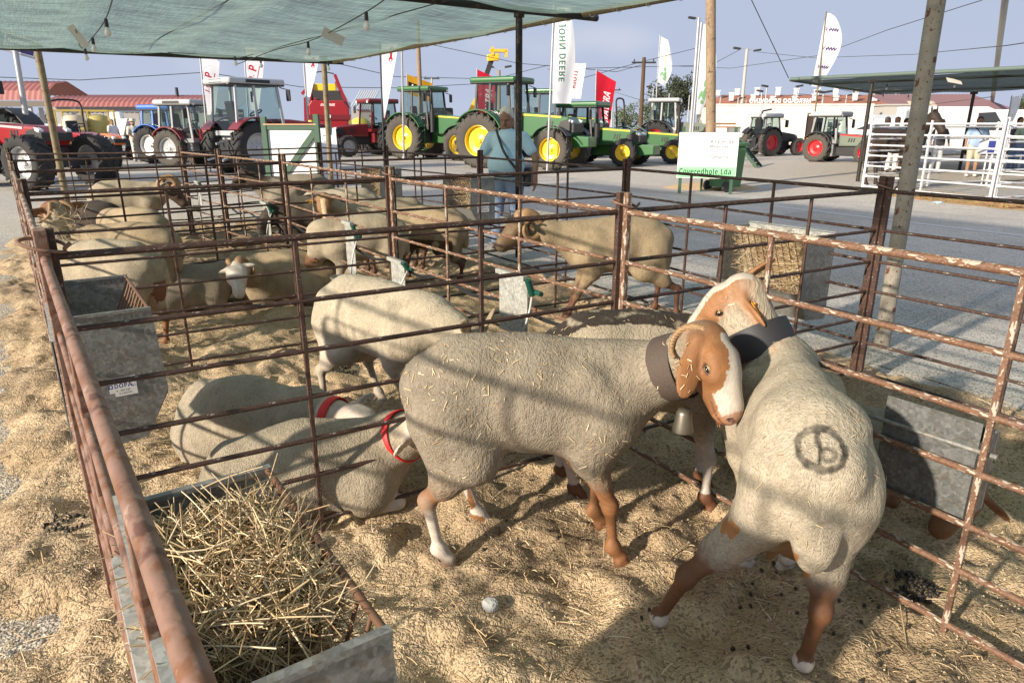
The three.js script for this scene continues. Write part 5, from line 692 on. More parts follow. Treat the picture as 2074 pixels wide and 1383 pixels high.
// white vans parked behind the cattle pens
function van(x, z, turn, label, L = 5.2, H = 2.3) { const t = thing('white_van', label, 'van', [x, 0, z], turn, 'white vans parked behind the cattle panels'); P().prism([[-L / 2, 0.35], [L / 2, 0.35], [L / 2, 0.95], [L / 2 - 0.5, 1.15], [L / 2 - 1.3, H - 0.15], [L / 2 - 1.7, H], [-L / 2, H]], -0.95, 0.95, 0.06).build('body', M.white, t); P().prism([[L / 2 - 0.62, 1.2], [L / 2 - 1.35, H - 0.25], [L / 2 - 2.2, H - 0.3], [L / 2 - 2.2, 1.2]], -0.965, 0.965).build('side_window', mat({ rgb: [0.05, 0.055, 0.06], roughness: 0.1 }), t); for (const wx of [-L / 2 + 0.9, L / 2 - 0.95]) for (const s of [-0.82, 0.82]) { const g = P(); g.rod([wx, 0.34, s - 0.12], [wx, 0.34, s + 0.12], 0.34, 0.34, 20); const w = g.build('wheel', M.dark, t); P().rod([wx, 0.34, s - 0.13], [wx, 0.34, s + 0.13], 0.19, 0.19, 14).build('rim', M.steel, w); } P().box(L / 2 + 0.02, 0.8, 0.65, 0.06, 0.2, 0.3).build('headlight', glass, t); P().box(L / 2 + 0.02, 0.8, -0.65, 0.06, 0.2, 0.3).build('headlight', glass, t); return t; }
van(W(1925, 36), -36, 0.1, 'white van with a dark cab window behind the dark haired woman'); van(W(2060, 38), -38, 0.05, 'white van behind the men at the right edge', 4.6, 2.2); van(W(1700, 39) + 2.5, -39.5, 2.9, 'white car like van behind the second red wheeled tractor', 4.6, 1.75);

// ---------- trees ----------
const barkMat = mat({ map: MAT.woodPole.map, color: new THREE.Color().setRGB(0.45, 0.38, 0.3), roughness: 0.95 });
const leafGeo = (() => { const g = new THREE.BufferGeometry(); g.setAttribute('position', new THREE.Float32BufferAttribute([0, 0, 0, 0.35, 0.45, 0.12, 0, 1, 0, -0.35, 0.45, 0.12], 3)); g.setIndex([0, 1, 2, 0, 2, 3]); g.computeVertexNormals(); return g; })();
const leafMat = mat({ physical: true, rgb: [1, 1, 1], roughness: 0.8, transmission: 0.3, thickness: 0 });
function tree(x, z, h, w, label, seed, tone, n = 3500, name = 'tree') {
  const r = rng(seed), t = thing(name, label, name === 'tree' ? 'tree' : 'shrub', [x, 0, z], 0, 'trees and shrubs beyond the showground'), tr = P(), tips = []; tr.rod([0, 0, 0], [0.1, h * 0.45, 0], h * 0.04, h * 0.026, 8); for (let i = 0; i < 9; i++) { const a = r() * 6.283, e = V(Math.cos(a) * w * 0.33 * (0.4 + r()), h * (0.55 + 0.38 * r()), Math.sin(a) * w * 0.33 * (0.4 + r())); tr.rod([0.08, h * (0.25 + 0.2 * r()), 0], e, h * 0.018, h * 0.006, 6); tips.push(e); } tr.build('trunk', barkMat, t);
  const list = [], clumps = tips.concat(Array.from({ length: 16 }, () => { const a = r() * 6.283, q = Math.sqrt(r()) * w * 0.42; return V(Math.cos(a) * q, h * (0.42 + 0.5 * r() * (1 - 0.5 * q / (w * 0.42))), Math.sin(a) * q); })), E = new THREE.Euler();
  for (let i = 0; i < n; i++) { const c = clumps[Math.floor(r() * clumps.length)], R = w * 0.15, v = V(r() - 0.5, (r() - 0.5) * 0.8, r() - 0.5).normalize().multiplyScalar(R * Math.cbrt(r())), k = 0.6 + 0.7 * r(); list.push({ p: c.clone().add(v), q: new THREE.Quaternion().setFromEuler(E.set(r() * 6, r() * 6, r() * 6)), s: V(1, 1, 1).multiplyScalar(h * 0.035 * (0.6 + r())), c: [tone[0] * k, tone[1] * k, tone[2] * k] }); }
  scatter('crown', list, leafGeo, leafMat, t);
}
tree(W(1365, 80), -80, 6.4, 6.2, 'large dark green tree behind the grey tractor cab', 5, [0.055, 0.075, 0.03], 5200); tree(W(1330, 84), -84, 4.8, 4.5, 'lower dark tree left of the large one', 6, [0.05, 0.07, 0.03], 2600);
tree(W(1272, 60), -60, 3.2, 2.6, 'small bright green bush right of the green tractor bonnet', 7, [0.12, 0.17, 0.05], 2400, 'shrub'); tree(W(1315, 58), -58, 3.2, 1.8, 'small green bush beside the dark wooden pole', 8, [0.10, 0.15, 0.05], 1500, 'shrub'); tree(W(8, 75), -75, 3.4, 4.5, 'distant trees under the curved canopy at far left', 9, [0.06, 0.075, 0.04], 1500); tree(W(125, 70), -70, 2.9, 3, 'distant bush behind the white tank at far left', 10, [0.06, 0.075, 0.04], 1200, 'shrub'); tree(W(2066, 66), -66, 4.5, 3, 'green tree at the right edge beyond the brown roof', 11, [0.08, 0.11, 0.04], 1800);

// ---------- poles, lamps, wires, flags, signs ----------
function pole(bx, by, tx, ty, dist, r, label, m, { r1 = r * 0.75, lamps = [], name = 'utility_pole', cat = 'pole', cross } = {}) {
  const top = D(tx, ty, dist), b0 = bx === null ? V(top.x, 0, top.z) : G(bx, by), t = thing(name, label, cat, b0, 0), e = top.clone().sub(b0); P().rod([0, 0, 0], e, r, r1, 12).build('shaft', m, t);
  for (const [dx, dy, s] of lamps) { P().rod(e, e.clone().add(V(dx, dy, 0)), 0.03).build('arm', M.steel, t); P().box(e.x + dx * 1.15, e.y + dy, 0, 0.45 * s, 0.12 * s, 0.24 * s, 0, 0, dx < 0 ? -0.15 : 0.15, 0.03).build('lamp_head', M.dark, t); }
  if (cross) for (const c of cross) P().box(e.x, e.y - c, 0, 1.5, 0.1, 0.1).rod([e.x - 0.6, e.y - c, 0], [e.x - 0.6, e.y - c + 0.2, 0], 0.04).rod([e.x + 0.6, e.y - c, 0], [e.x + 0.6, e.y - c + 0.2, 0], 0.04).build('crossarm', M.dark, t);
  return t;
}
pole(1440, 380, 1440, -260, 17.4, 0.125, 'tall weathered wooden pole standing behind the white notice board', MAT.woodPole, { r1: 0.11 });
pole(2002, 275, 2052, -120, 24, 0.17, 'pale concrete pole rising behind the dark shade roof at right', M.concrete, { r1: 0.13 });
pole(null, 0, 845, 40, 42, 0.15, 'wooden pole rising behind the green tractor cab into the shade roof', MAT.woodPole);
pole(null, 0, 1305, 116, 46, 0.15, 'dark wooden pole with wires behind the open green tractor', mat({ map: MAT.woodPole.map, color: new THREE.Color().setRGB(0.35, 0.3, 0.26), roughness: 0.9 }), { cross: [0.3] });
pole(null, 0, 1514, 99, 62, 0.16, 'concrete pole with two lamp arms above the white wall', M.concrete, { lamps: [[-0.75, 0.05, 1.3], [0.75, -0.1, 1.3]], name: 'street_lamp', cat: 'lamp' });
pole(null, 0, 1416, 36, 31, 0.07, 'thin silver lamp post left of the wooden pole', M.steel, { r1: 0.06, lamps: [[-0.25, 0, 0.7]], name: 'street_lamp', cat: 'lamp' });
pole(null, 0, 1011, 142, 66, 0.16, 'pole with two floodlights between the two big green tractors', MAT.woodPole, { lamps: [[-0.7, 0.3, 1.4], [0.7, 0.3, 1.4]], name: 'street_lamp', cat: 'lamp' });
for (const [x, y, d, l] of [[1544, 184, 60, 'shorter floodlight post'], [1554, 174, 60, 'taller floodlight post'], [1617, 174, 58, 'floodlight post above the orange roof, left of the white flag']]) pole(null, 0, x, y, d, 0.07, l + (x < 1600 ? ' of the pair above the first red wheeled tractor' : ''), M.steel, { lamps: [[x > 1600 ? 0.1 : -0.15, 0, 1.2]], name: 'street_lamp', cat: 'lamp' });
pole(null, 0, 1669, 187, 60, 0.1, 'double floodlight post right of the white flag', M.concrete, { lamps: [[-0.3, 0.05, 1.4], [0.3, 0.05, 1.4]], name: 'street_lamp', cat: 'lamp' });
for (const [x, y, l] of [[1324, 176, 'floodlight post before the dark tree with its lamp turned left'], [1356, 190, 'low floodlight post in front of the dark tree'], [1397, 193, 'low floodlight post right of the dark tree'], [1460, 196, 'low post with a crossarm left of the lettering'], [1716, 192, 'thin post rising above the orange roof at right'], [1496, 198, 'low floodlight post above the grey door']]) pole(null, 0, x, y, 62, 0.06, l, M.steel, { lamps: [[x === 1324 ? -0.3 : 0.3, 0, 1.1]], name: 'street_lamp', cat: 'lamp' });
for (const [x, y, l] of [[874, 157, 'thin crossarm pole above the first green cab'], [1242, 180, 'crossarm pole right of the red flag'], [978, 165, 'thin crossarm pole left of the two floodlights']]) pole(null, 0, x, y, 70, 0.1, l, M.concrete, { cross: [0.1] });
function wire(pts, label, r = 0.012) { const q = pts.map(([x, y, d]) => D(x, y, d)); const out = []; for (let i = 0; i < q.length - 1; i++) for (let k = 0; k < 8; k++) out.push(q[i].clone().lerp(q[i + 1], k / 8)); out.push(q[q.length - 1]); tag(P().tube(out, r, out.length * 2, 4).build('overhead_wire', M.dark), label, 'wire'); }
wire([[-60, 154, 40], [160, 162, 42], [405, 147, 44]], 'sagging wire across the sky at the far left', 0.02); wire([[425, 148, 44], [610, 176, 46], [800, 178, 50], [1000, 168, 60]], 'wire running behind the silver cab and the harvester', 0.02);
wire([[690, 122, 17], [880, 90, 20], [1049, 40, 24]], 'dark guy wire below the edge of the green net', 0.01); wire([[690, 130, 40], [800, 155, 50], [1000, 160, 60], [1110, 132, 50]], 'wires dipping between the banner and the first green tractor', 0.02); wire([[850, 85, 42], [1050, 128, 44], [1250, 145, 46], [1305, 130, 46]], 'wire from the wooden pole to the dark pole', 0.016);
wire([[1180, 158, 40], [1300, 125, 42], [1440, 90, 44], [1440, 40, 17.4]], 'wire climbing to the tall wooden pole', 0.014); wire([[1110, 140, 50], [1440, 132, 50], [1500, 100, 60]], 'level wire behind the mirrored flag', 0.018); wire([[1534, 105, 62], [1650, 117, 60], [1850, 110, 50], [2040, 92, 26], [2120, 80, 24]], 'long wire crossing the sky behind the leaning post', 0.016); wire([[1376, 134, 50], [1480, 138, 50], [1660, 112, 40], [1800, 60, 30], [1990, 0, 24], [2060, -30, 24]], 'wire rising steeply to the upper right', 0.013); wire([[1518, -10, 20], [1598, 158, 20.7]], 'guy wire running up from the corner of the dark shade roof', 0.012); wire([[1305, 190, 46], [1380, 214, 55], [1500, 210, 60], [1620, 190, 58], [1670, 195, 60], [1760, 206, 60]], 'low wires strung over the orange tiled roof', 0.018); wire([[1242, 185, 70], [1305, 205, 46]], 'wires between the crossarm pole and the dark pole', 0.016); wire([[1880, 212, 40], [1960, 202, 36], [2010, 196, 26]], 'wire below the edge of the dark shade roof', 0.012);
// flags: a cloth that hangs beside its pole, width given along its height
function flagCloth(H, wf, tex, { wave = 0.06, seed = 1, skew = 0 } = {}) {
  const nv = 28, nu = 12, pos = [], uv = [], idx = []; for (let j = 0; j <= nv; j++) for (let i = 0; i <= nu; i++) { const v = j / nv, u = i / nu, w = wf(v), x = u * w; pos.push(x + 0, -v * H + skew * x, wave * u * Math.sin(v * 7 + seed) + wave * 0.8 * Math.sin(x * 6 + v * 3 + seed) * u); uv.push(u, 1 - v); }
  for (let j = 0; j < nv; j++) for (let i = 0; i < nu; i++) { const a = j * (nu + 1) + i; idx.push(a, a + nu + 1, a + 1, a + 1, a + nu + 1, a + nu + 2); }
  const g = new THREE.BufferGeometry(); g.setAttribute('position', new THREE.Float32BufferAttribute(pos, 3)); g.setAttribute('uv', new THREE.Float32BufferAttribute(uv, 2)); g.setIndex(idx); g.computeVertexNormals(); return g;
}
const cloth = (tex) => mat({ physical: true, map: tex, roughness: 0.9, transmission: 0.3, thickness: 0, specularIntensity: 0.2 });
function flag(name, label, top, bottomPx, dist, H, wf, tex, { poleR = 0.03, poleMat = M.steel, up = 0.05, lean = 0, turn = 0, ...o } = {}) { // top: pixel of the upper hoist corner
  const a = D(top[0], top[1], dist), b = bottomPx ? D(bottomPx[0], bottomPx[1], dist) : a.clone(), base = V(b.x - (a.x - b.x) * 0 , 0, a.z), t = thing(name, label, 'flag', V(base.x, 0, a.z), 0, o.group), rel = V(a.x - base.x, a.y, 0);
  P().rod([0, 0, 0], rel.clone().add(V(0, up, 0)), poleR, poleR * 0.7, 10).build('pole', poleMat, t); const c = mesh('cloth', flagCloth(H, wf, tex, o), cloth(tex), t); c.position.copy(rel); c.rotation.set(0, turn, lean); return t;
}
const jop = canvasTex(256, 1024, (x, w, h) => { x.fillStyle = '#f2f1f4'; x.fillRect(0, 0, w, h); x.strokeStyle = '#9aa4c4'; x.lineWidth = 5; x.beginPath(); x.arc(150, 300, 130, 2.6, 4.6); x.stroke(); x.save(); x.translate(96, 640); x.rotate(-Math.PI / 2 + 0.12); x.fillStyle = '#bf2430'; x.font = 'italic bold 120px sans-serif'; x.fillText('J.O.', 0, 0); x.font = 'italic bold 170px sans-serif'; x.fillText('P', 240, 24); x.fillRect(20, 52, 330, 14); x.beginPath(); x.arc(10, 58, 20, 0, 7); x.fill(); x.restore(); });
const featherW = (w0) => (v) => w0 * (v < 0.1 ? lerp(0.55, 1, v / 0.1) : lerp(1, 0.42, (v - 0.1) / 0.9)), tailW = (w0) => (v) => w0 * lerp(1, 0.05, Math.pow(v, 1.1));
flag('feather_banner', 'white feather banner with red lettering left of the silver tractor cab', [404, 112], [412, 240], 23, 1.75, featherW(0.56), jop, { turn: 0.2, wave: 0.03, group: 'white feather banners with red lettering' });
flag('feather_banner', 'white feather banner with red lettering rising behind the big silver cab roof', [493, 96], [498, 240], 25, 2.0, featherW(0.66), jop, { turn: 0.15, seed: 2, wave: 0.03, group: 'white feather banners with red lettering' });
const jop2 = canvasTex(256, 1024, (x, w, h) => { x.fillStyle = '#f2f1f4'; x.fillRect(0, 0, w, h); x.fillStyle = '#c22a34'; x.fillRect(150, 40, 36, 150); x.beginPath(); x.arc(168, 210, 34, 0, 7); x.fill(); x.fillStyle = '#f2f1f4'; x.beginPath(); x.arc(168, 222, 15, 0, 7); x.fill(); x.save(); x.translate(140, 700); x.rotate(-Math.PI / 2 + 0.1); x.fillStyle = '#a9b2cc'; x.font = 'bold 44px sans-serif'; x.fillText('919 923 953', 0, 0); x.fillText('212 022 716', 0, 56); x.restore(); });
flag('feather_banner', 'narrow white feather banner in front of the red harvester', [613, 112], [622, 240], 24, 1.55, tailW(0.52), jop2, { turn: 0.1, seed: 3, wave: 0.03, group: 'white feather banners with red lettering' });
flag('feather_banner', 'tall white feather banner with faint numbers on a dark pole left of the green tractors', [769, 88], [772, 240], 20.5, 1.95, tailW(0.50), jop2, { turn: 0.1, seed: 4, wave: 0.03, poleMat: M.dark, poleR: 0.025 });
const deere = canvasTex(256, 1024, (x, w, h) => { x.fillStyle = '#f4f5f6'; x.fillRect(0, 0, w, h); x.fillStyle = '#3c7a3c'; x.beginPath(); x.roundRect(60, 20, 110, 110, 22); x.fill(); x.fillStyle = '#e8d23a'; x.beginPath(); x.roundRect(72, 30, 86, 90, 16); x.fill(); x.fillStyle = '#3c7a3c'; x.beginPath(); x.moveTo(86, 60); x.quadraticCurveTo(120, 44, 146, 70); x.lineTo(120, 80); x.lineTo(96, 104); x.fill(); x.save(); x.translate(60, 180); x.rotate(Math.PI / 2); x.scale(1, -1); x.fillStyle = '#55806a'; x.font = 'bold 104px sans-serif'; x.fillText('JOHN DEERE', 0, 82, 620); x.restore(); });
flag('company_flag', 'large white flag with mirrored green lettering above the second green tractor', [1122, 14], [1110, 240], 23.6, 2.85, (v) => lerp(0.54, 0.72, Math.sin(v * 2.6)), deere, { wave: 0.1, poleR: 0.042, seed: 5, turn: 0.1 });
{ const t = thing('flag_pole', 'thin silver flag pole in front of the first green tractor wheel', 'pole', G(818, 323)); const e = D(813, 78, 30.6).sub(t.position); P().rod([0, 0, 0], e, 0.05, 0.04, 10).build('shaft', M.steel, t); P().rod([0, 0, 0], [0, 0.12, 0], 0.09).build('base', M.steel, t); }
const kioti = canvasTex(256, 512, (x, w, h) => { x.fillStyle = '#f4f2f3'; x.fillRect(0, 0, w, h); x.save(); x.translate(40, 360); x.rotate(-Math.PI / 2 + 0.1); x.fillStyle = '#c43a44'; x.font = 'bold 96px sans-serif'; x.fillText('KIOTI', 0, 84); x.restore(); });
flag('company_flag', 'white flag with red lettering peeping out behind the mirrored flag', [1152, 128], [1153, 240], 40, 1.8, (v) => 0.95 - 0.25 * v, kioti, { wave: 0.08, seed: 6 });
const valtra = canvasTex(256, 768, (x, w, h) => { x.fillStyle = '#c11f34'; x.fillRect(0, 0, w, h); x.save(); x.translate(150, 690); x.rotate(-Math.PI / 2); x.fillStyle = '#e9dfe2'; x.font = 'bold 130px sans-serif'; x.fillText('VALTRA', 0, 60, 560); x.restore(); });
const slant = (w0) => (v) => w0 * lerp(1, 0.75, v);
flag('company_flag', 'red flag with white lettering behind the yellow loader boom', [966, 140], [966, 240], 37, 2.3, slant(1.0), valtra, { skew: -0.45, wave: 0.05, seed: 7, group: 'red flags with white lettering' });
flag('company_flag', 'red flag with white lettering above the cab of the smaller green tractor', [1208, 142], [1206, 240], 35, 2.2, slant(0.95), valtra, { skew: -0.55, wave: 0.09, seed: 8, group: 'red flags with white lettering' });
const jcb = canvasTex(256, 256, (x, w, h) => { x.fillStyle = '#b98a22'; x.fillRect(0, 0, w, h); x.fillStyle = '#1c1a1a'; x.fillRect(10, 90, 240, 100); x.fillStyle = '#d9d2c0'; x.font = 'italic bold 96px sans-serif'; x.fillText('JCB', 24, 174); });
flag('company_flag', 'ochre flag with black letters beside the wooden pole', [824, 150], [823, 240], 44, 1.1, (v) => 1.5 - 0.1 * v, jcb, { skew: -0.35, wave: 0.06, seed: 9 });
const whiteFlag = canvasTex(128, 512, (x, w, h) => { x.fillStyle = '#f2f2f4'; x.fillRect(0, 0, w, h); x.fillStyle = '#c6d8ae'; x.fillRect(58, 150, 14, 150); x.fillStyle = '#8fc08a'; x.beginPath(); x.ellipse(66, 330, 12, 24, 0.2, 0, 7); x.ellipse(40, 400, 12, 30, 0.4, 0, 7); x.ellipse(80, 440, 26, 12, 0.2, 0, 7); x.fill(); }), whiteFlag2 = canvasTex(128, 512, (x, w, h) => { x.fillStyle = '#f2f2f5'; x.fillRect(0, 0, w, h); x.fillStyle = '#3d2c66'; x.font = 'italic bold 34px sans-serif'; for (const y of [120, 250, 380]) { x.fillText('V', 12, y); x.strokeStyle = '#5a3c72'; x.lineWidth = 7; x.beginPath(); x.moveTo(42, y - 14); for (let i = 0; i < 8; i++) x.lineTo(46 + i * 9, y - (i % 2 ? 18 : 3)); x.stroke(); } });
flag('company_flag', 'small white flag in the sky left of the silver lamp post', [1337, 72], [1327, 240], 50, 2.9, (v) => lerp(0.55, 0.95, Math.sin(v * 3.1)), whiteFlag, { skew: -0.5, wave: 0.08, seed: 10, poleR: 0.04 });
flag('company_flag', 'large white flag partly behind the tall wooden pole', [1421, 48], [1405, 240], 30.5, 3.5, (v) => 0.75 * Math.sin(0.4 + v * 2.4), whiteFlag, { wave: 0.06, seed: 11, poleR: 0.05 });
flag('company_flag', 'white flag with three purple words high above the second red wheeled tractor', [1674, 26], [1640, 330], 30, 2.75, (v) => lerp(0.18, 0.85, Math.sin(Math.pow(v, 0.7) * 2.9)), whiteFlag2, { wave: 0.06, seed: 12, poleR: 0.035, poleMat: MAT.oldPipe, lean: -0.08 });
flag('company_flag', 'white flag lettered and half hidden at the right edge below the dark shade roof', [2050, 196], [2035, 300], 28, 2.1, (v) => 0.6 - 0.3 * v, whiteFlag, { wave: 0.05, seed: 13, turn: 0.4 });
{ // blue direction sign at the upper left
  const d = 19, p = D(46, 235, d), t = thing('direction_sign', 'blue and white direction sign on a grey post at the upper left', 'sign', [p.x, 0, p.z]), top = D(28, 92, d).sub(t.position); P().rod([0, 0, 0], top, 0.075, 0.065, 12).build('post', M.steel, t);
  const tx = canvasTex(512, 128, (x, w, h) => { x.fillStyle = '#e4e4ea'; x.fillRect(0, 0, w, h); x.fillStyle = '#42407e'; x.fillRect(8, 8, w - 16, h - 16); x.fillStyle = '#e4e4ea'; x.fillRect(300, 8, 6, h - 16); x.font = 'bold 34px sans-serif'; for (let i = 0; i < 9; i++) { x.fillRect(322 + i * 16, 34 + (i % 2) * 3, 11, 24); if (i < 10) x.fillRect(318 + i * 18, 78, 12, 22 - (i % 3) * 3); x.fillRect(60 + i * 22, 40 + (i % 3) * 5, 14, 20); } });
  const c = D(-5, 78, d).sub(t.position), g = P().box(0, 0, 0, 1.7, 0.5, 0.05, 0, 0, 0, 0.01).build('panel', M.steel, t); g.position.copy(c); g.rotation.set(0, 0.35, -0.28); const f = mesh('sign_face', new THREE.PlaneGeometry(1.62, 0.42), mat({ map: tx, roughness: 0.5 }), g); f.position.z = 0.028; }
{ // notice board of a machine hire firm
  const a = G(1373, 391), b = G(1482, 394), d = b.clone().sub(a), L = d.length(), t = thing('notice_board', 'white notice board with a green band and lettering in front of the wooden pole', 'sign', a, headingOf(d.x, d.z));
  const tx = canvasTex(1024, 800, (x, w, h) => { x.fillStyle = '#eceaf0'; x.fillRect(0, 0, w, h); x.fillStyle = '#8fd69c'; x.fillRect(0, 600, w, 200); x.fillStyle = '#0c3a20'; x.font = 'bold 142px sans-serif'; x.fillText('Coveredhole,Lda', 26, 736, 930); x.fillStyle = '#26262c'; x.font = 'bold 78px sans-serif'; x.fillText('Aluguer de', 545, 176, 420); x.fillText('Maquinas', 540, 262, 320); x.font = '34px sans-serif'; x.fillText('com', 868, 262); x.fillText('manobrador', 552, 320); x.font = 'bold 78px sans-serif'; x.fillText('Transporte', 540, 452, 350); x.font = '34px sans-serif'; x.fillText('de', 896, 452); x.fillText('mercadorias', 548, 516); x.fillStyle = '#6f7080'; x.fillText('269 149 149', 140, 426); x.fillText('coveredhole@gmail.com', 70, 500); x.fillText('96 56 64 57', 130, 562); x.strokeStyle = '#d0d4da'; x.lineWidth = 4; for (let i = 0; i < 5; i++) { x.beginPath(); x.arc(270, 330, 60 + i * 40, 3.3, 6.1); x.stroke(); } x.fillStyle = '#888'; x.fillRect(446, 366, 20, 12); });
  P().box(L / 2, 0.83, 0, L + 0.10, 0.98, 0.03).build('board', M.white, t); const f = mesh('printed_sheet', new THREE.PlaneGeometry(L + 0.08, 0.96), mat({ map: tx, roughness: 0.5 }), t); f.position.set(L / 2, 0.83, 0.018); for (const x of [0.03, L - 0.03]) P().box(x, 0.72, -0.05, 0.07, 1.44, 0.06).build('leg', M.green, t); P().box(L * 0.42, 0.4, -0.35, 0.05, 0.9, 0.05, 0.45).build('prop', M.green, t); P().box(L * 0.75, 1.5, -0.3, 0.5, 0.04, 0.04).box(L * 0.75, 1.43, -0.3, 0.5, 0.03, 0.03).build('rail', mat({ rgb: [0.2, 0.1, 0.05] }), t);
}
{ const a = G(548, 377), b = G(652, 379), d = b.clone().sub(a), L = d.length(), t = thing('white_barrier_board', 'white board with dark green posts and a diagonal green bar at the far fence', 'board', a, headingOf(d.x, d.z));
  P().box(L / 2, 0.76, -0.02, L, 1.24, 0.03).build('board', M.white, t); for (const [x, h] of [[0, 1.66], [L, 1.72]]) P().box(x, h / 2, 0.02, 0.13, h, 0.09).build('post', M.green, t); P().box(L / 2, 1.42, 0.02, L, 0.11, 0.05).build('cross_board', M.green, t); P().box(L / 2, 0.1, 0.02, L, 0.16, 0.05).build('cross_board', M.green, t); P().box(L / 2, 1.487, 0.02, L, 0.025, 0.1).build('top_strip', mat({ rgb: [0.55, 0.33, 0.18] }), t); P().bar([0.35, 0.2, 0.045], [L - 0.05, 1.32, 0.045], 0.03, 0.14).build('diagonal_bar', M.green, t);
  const q = G(672, 372), u = thing('white_poster', 'white poster sheet leaning beside the roof post at the far fence', 'poster', q, 0.1); P().box(0, 0.75, 0, 0.42, 1.3, 0.02, -0.1, 0, 0.03).build('sheet', M.white, u); P().box(0.02, 0.72, -0.06, 0.13, 1.75, 0.05).build('green_post', M.green, u); const pt = canvasTex(128, 384, (x, w, h) => { x.fillStyle = '#e9e9ee'; x.fillRect(0, 0, w, h); x.fillStyle = '#777'; for (let i = 0; i < 7; i++) x.fillRect(20 + (i % 3) * 8, 50 + i * 46, 46, 6); x.fillStyle = '#b33'; x.fillRect(40, 240, 26, 6); }); const pm = mesh('print', new THREE.PlaneGeometry(0.40, 1.28), mat({ map: pt, roughness: 0.6 }), u); pm.position.set(0, 0.75, 0.012); pm.rotation.set(-0.1, 0, 0.03, 'XYZ'); }
{ // green wheeled bin and a heap of sand round the pole
  const p = G(1468, 386), t = thing('wheelie_bin', 'green wheeled bin standing behind the notice board', 'bin', p, 0.5); P().prism([[-0.26, 0.1], [0.22, 0.1], [0.3, 1.0], [-0.28, 1.0]], -0.28, 0.28, 0.03).build('body', mat({ rgb: [0.06, 0.17, 0.06], roughness: 0.5 }), t); P().box(0.02, 1.04, 0, 0.66, 0.07, 0.62, 0, 0, 0.05, 0.02).build('lid', mat({ rgb: [0.05, 0.14, 0.05], roughness: 0.5 }), t); for (const z of [-0.3, 0.3]) P().rod([-0.26, 0.12, z - 0.03], [-0.26, 0.12, z + 0.03], 0.12, 0.12, 16).build('wheel', M.dark, t);
  const r = rng(6), s = span(-1, 1, 40), c = G(1440, 380); mesh('sand_heap', sheetGeo(s, s, (x, z) => { const d = Math.hypot(x, z), h = 0.16 * Math.max(0, 1 - d * d) * (0.6 + 0.8 * fbm3(x * 3, 2, z * 3, 3)) - 0.03; return { p: V(c.x + x * 1.3, h, c.z + z * 0.9), c: [0.50, 0.36, 0.20] }; }), mat({ vertexColors: true, roughness: 0.95, bumpMap: MAT.gatePaint.bumpMap, bumpScale: 0.01 })).userData = { label: 'low heap of yellow sand round the foot of the wooden pole', category: 'sand heap' };
  const q = G(1490, 337), u = thing('green_ramp', 'dark green slatted loading ramp standing right of the notice board', 'ramp', q, -0.5); for (let i = 0; i < 7; i++) P().box(0.05 + i * 0.11, 0.85 - i * 0.13, 0, 0.13, 0.04, 0.9, 0, 0, -0.85).build('slat', M.green, u); for (const z of [-0.45, 0.45]) P().bar([-0.05, 1.0, z], [0.85, 0.0, z], 0.05, 0.08).build('side_bar', M.green, u); P().bar([-0.05, 1.0, -0.4], [-0.1, 0, -0.4], 0.05, 0.05).build('leg', M.green, u); P().bar([-0.05, 1.0, 0.4], [-0.1, 0, 0.4], 0.05, 0.05).build('leg', M.green, u); }

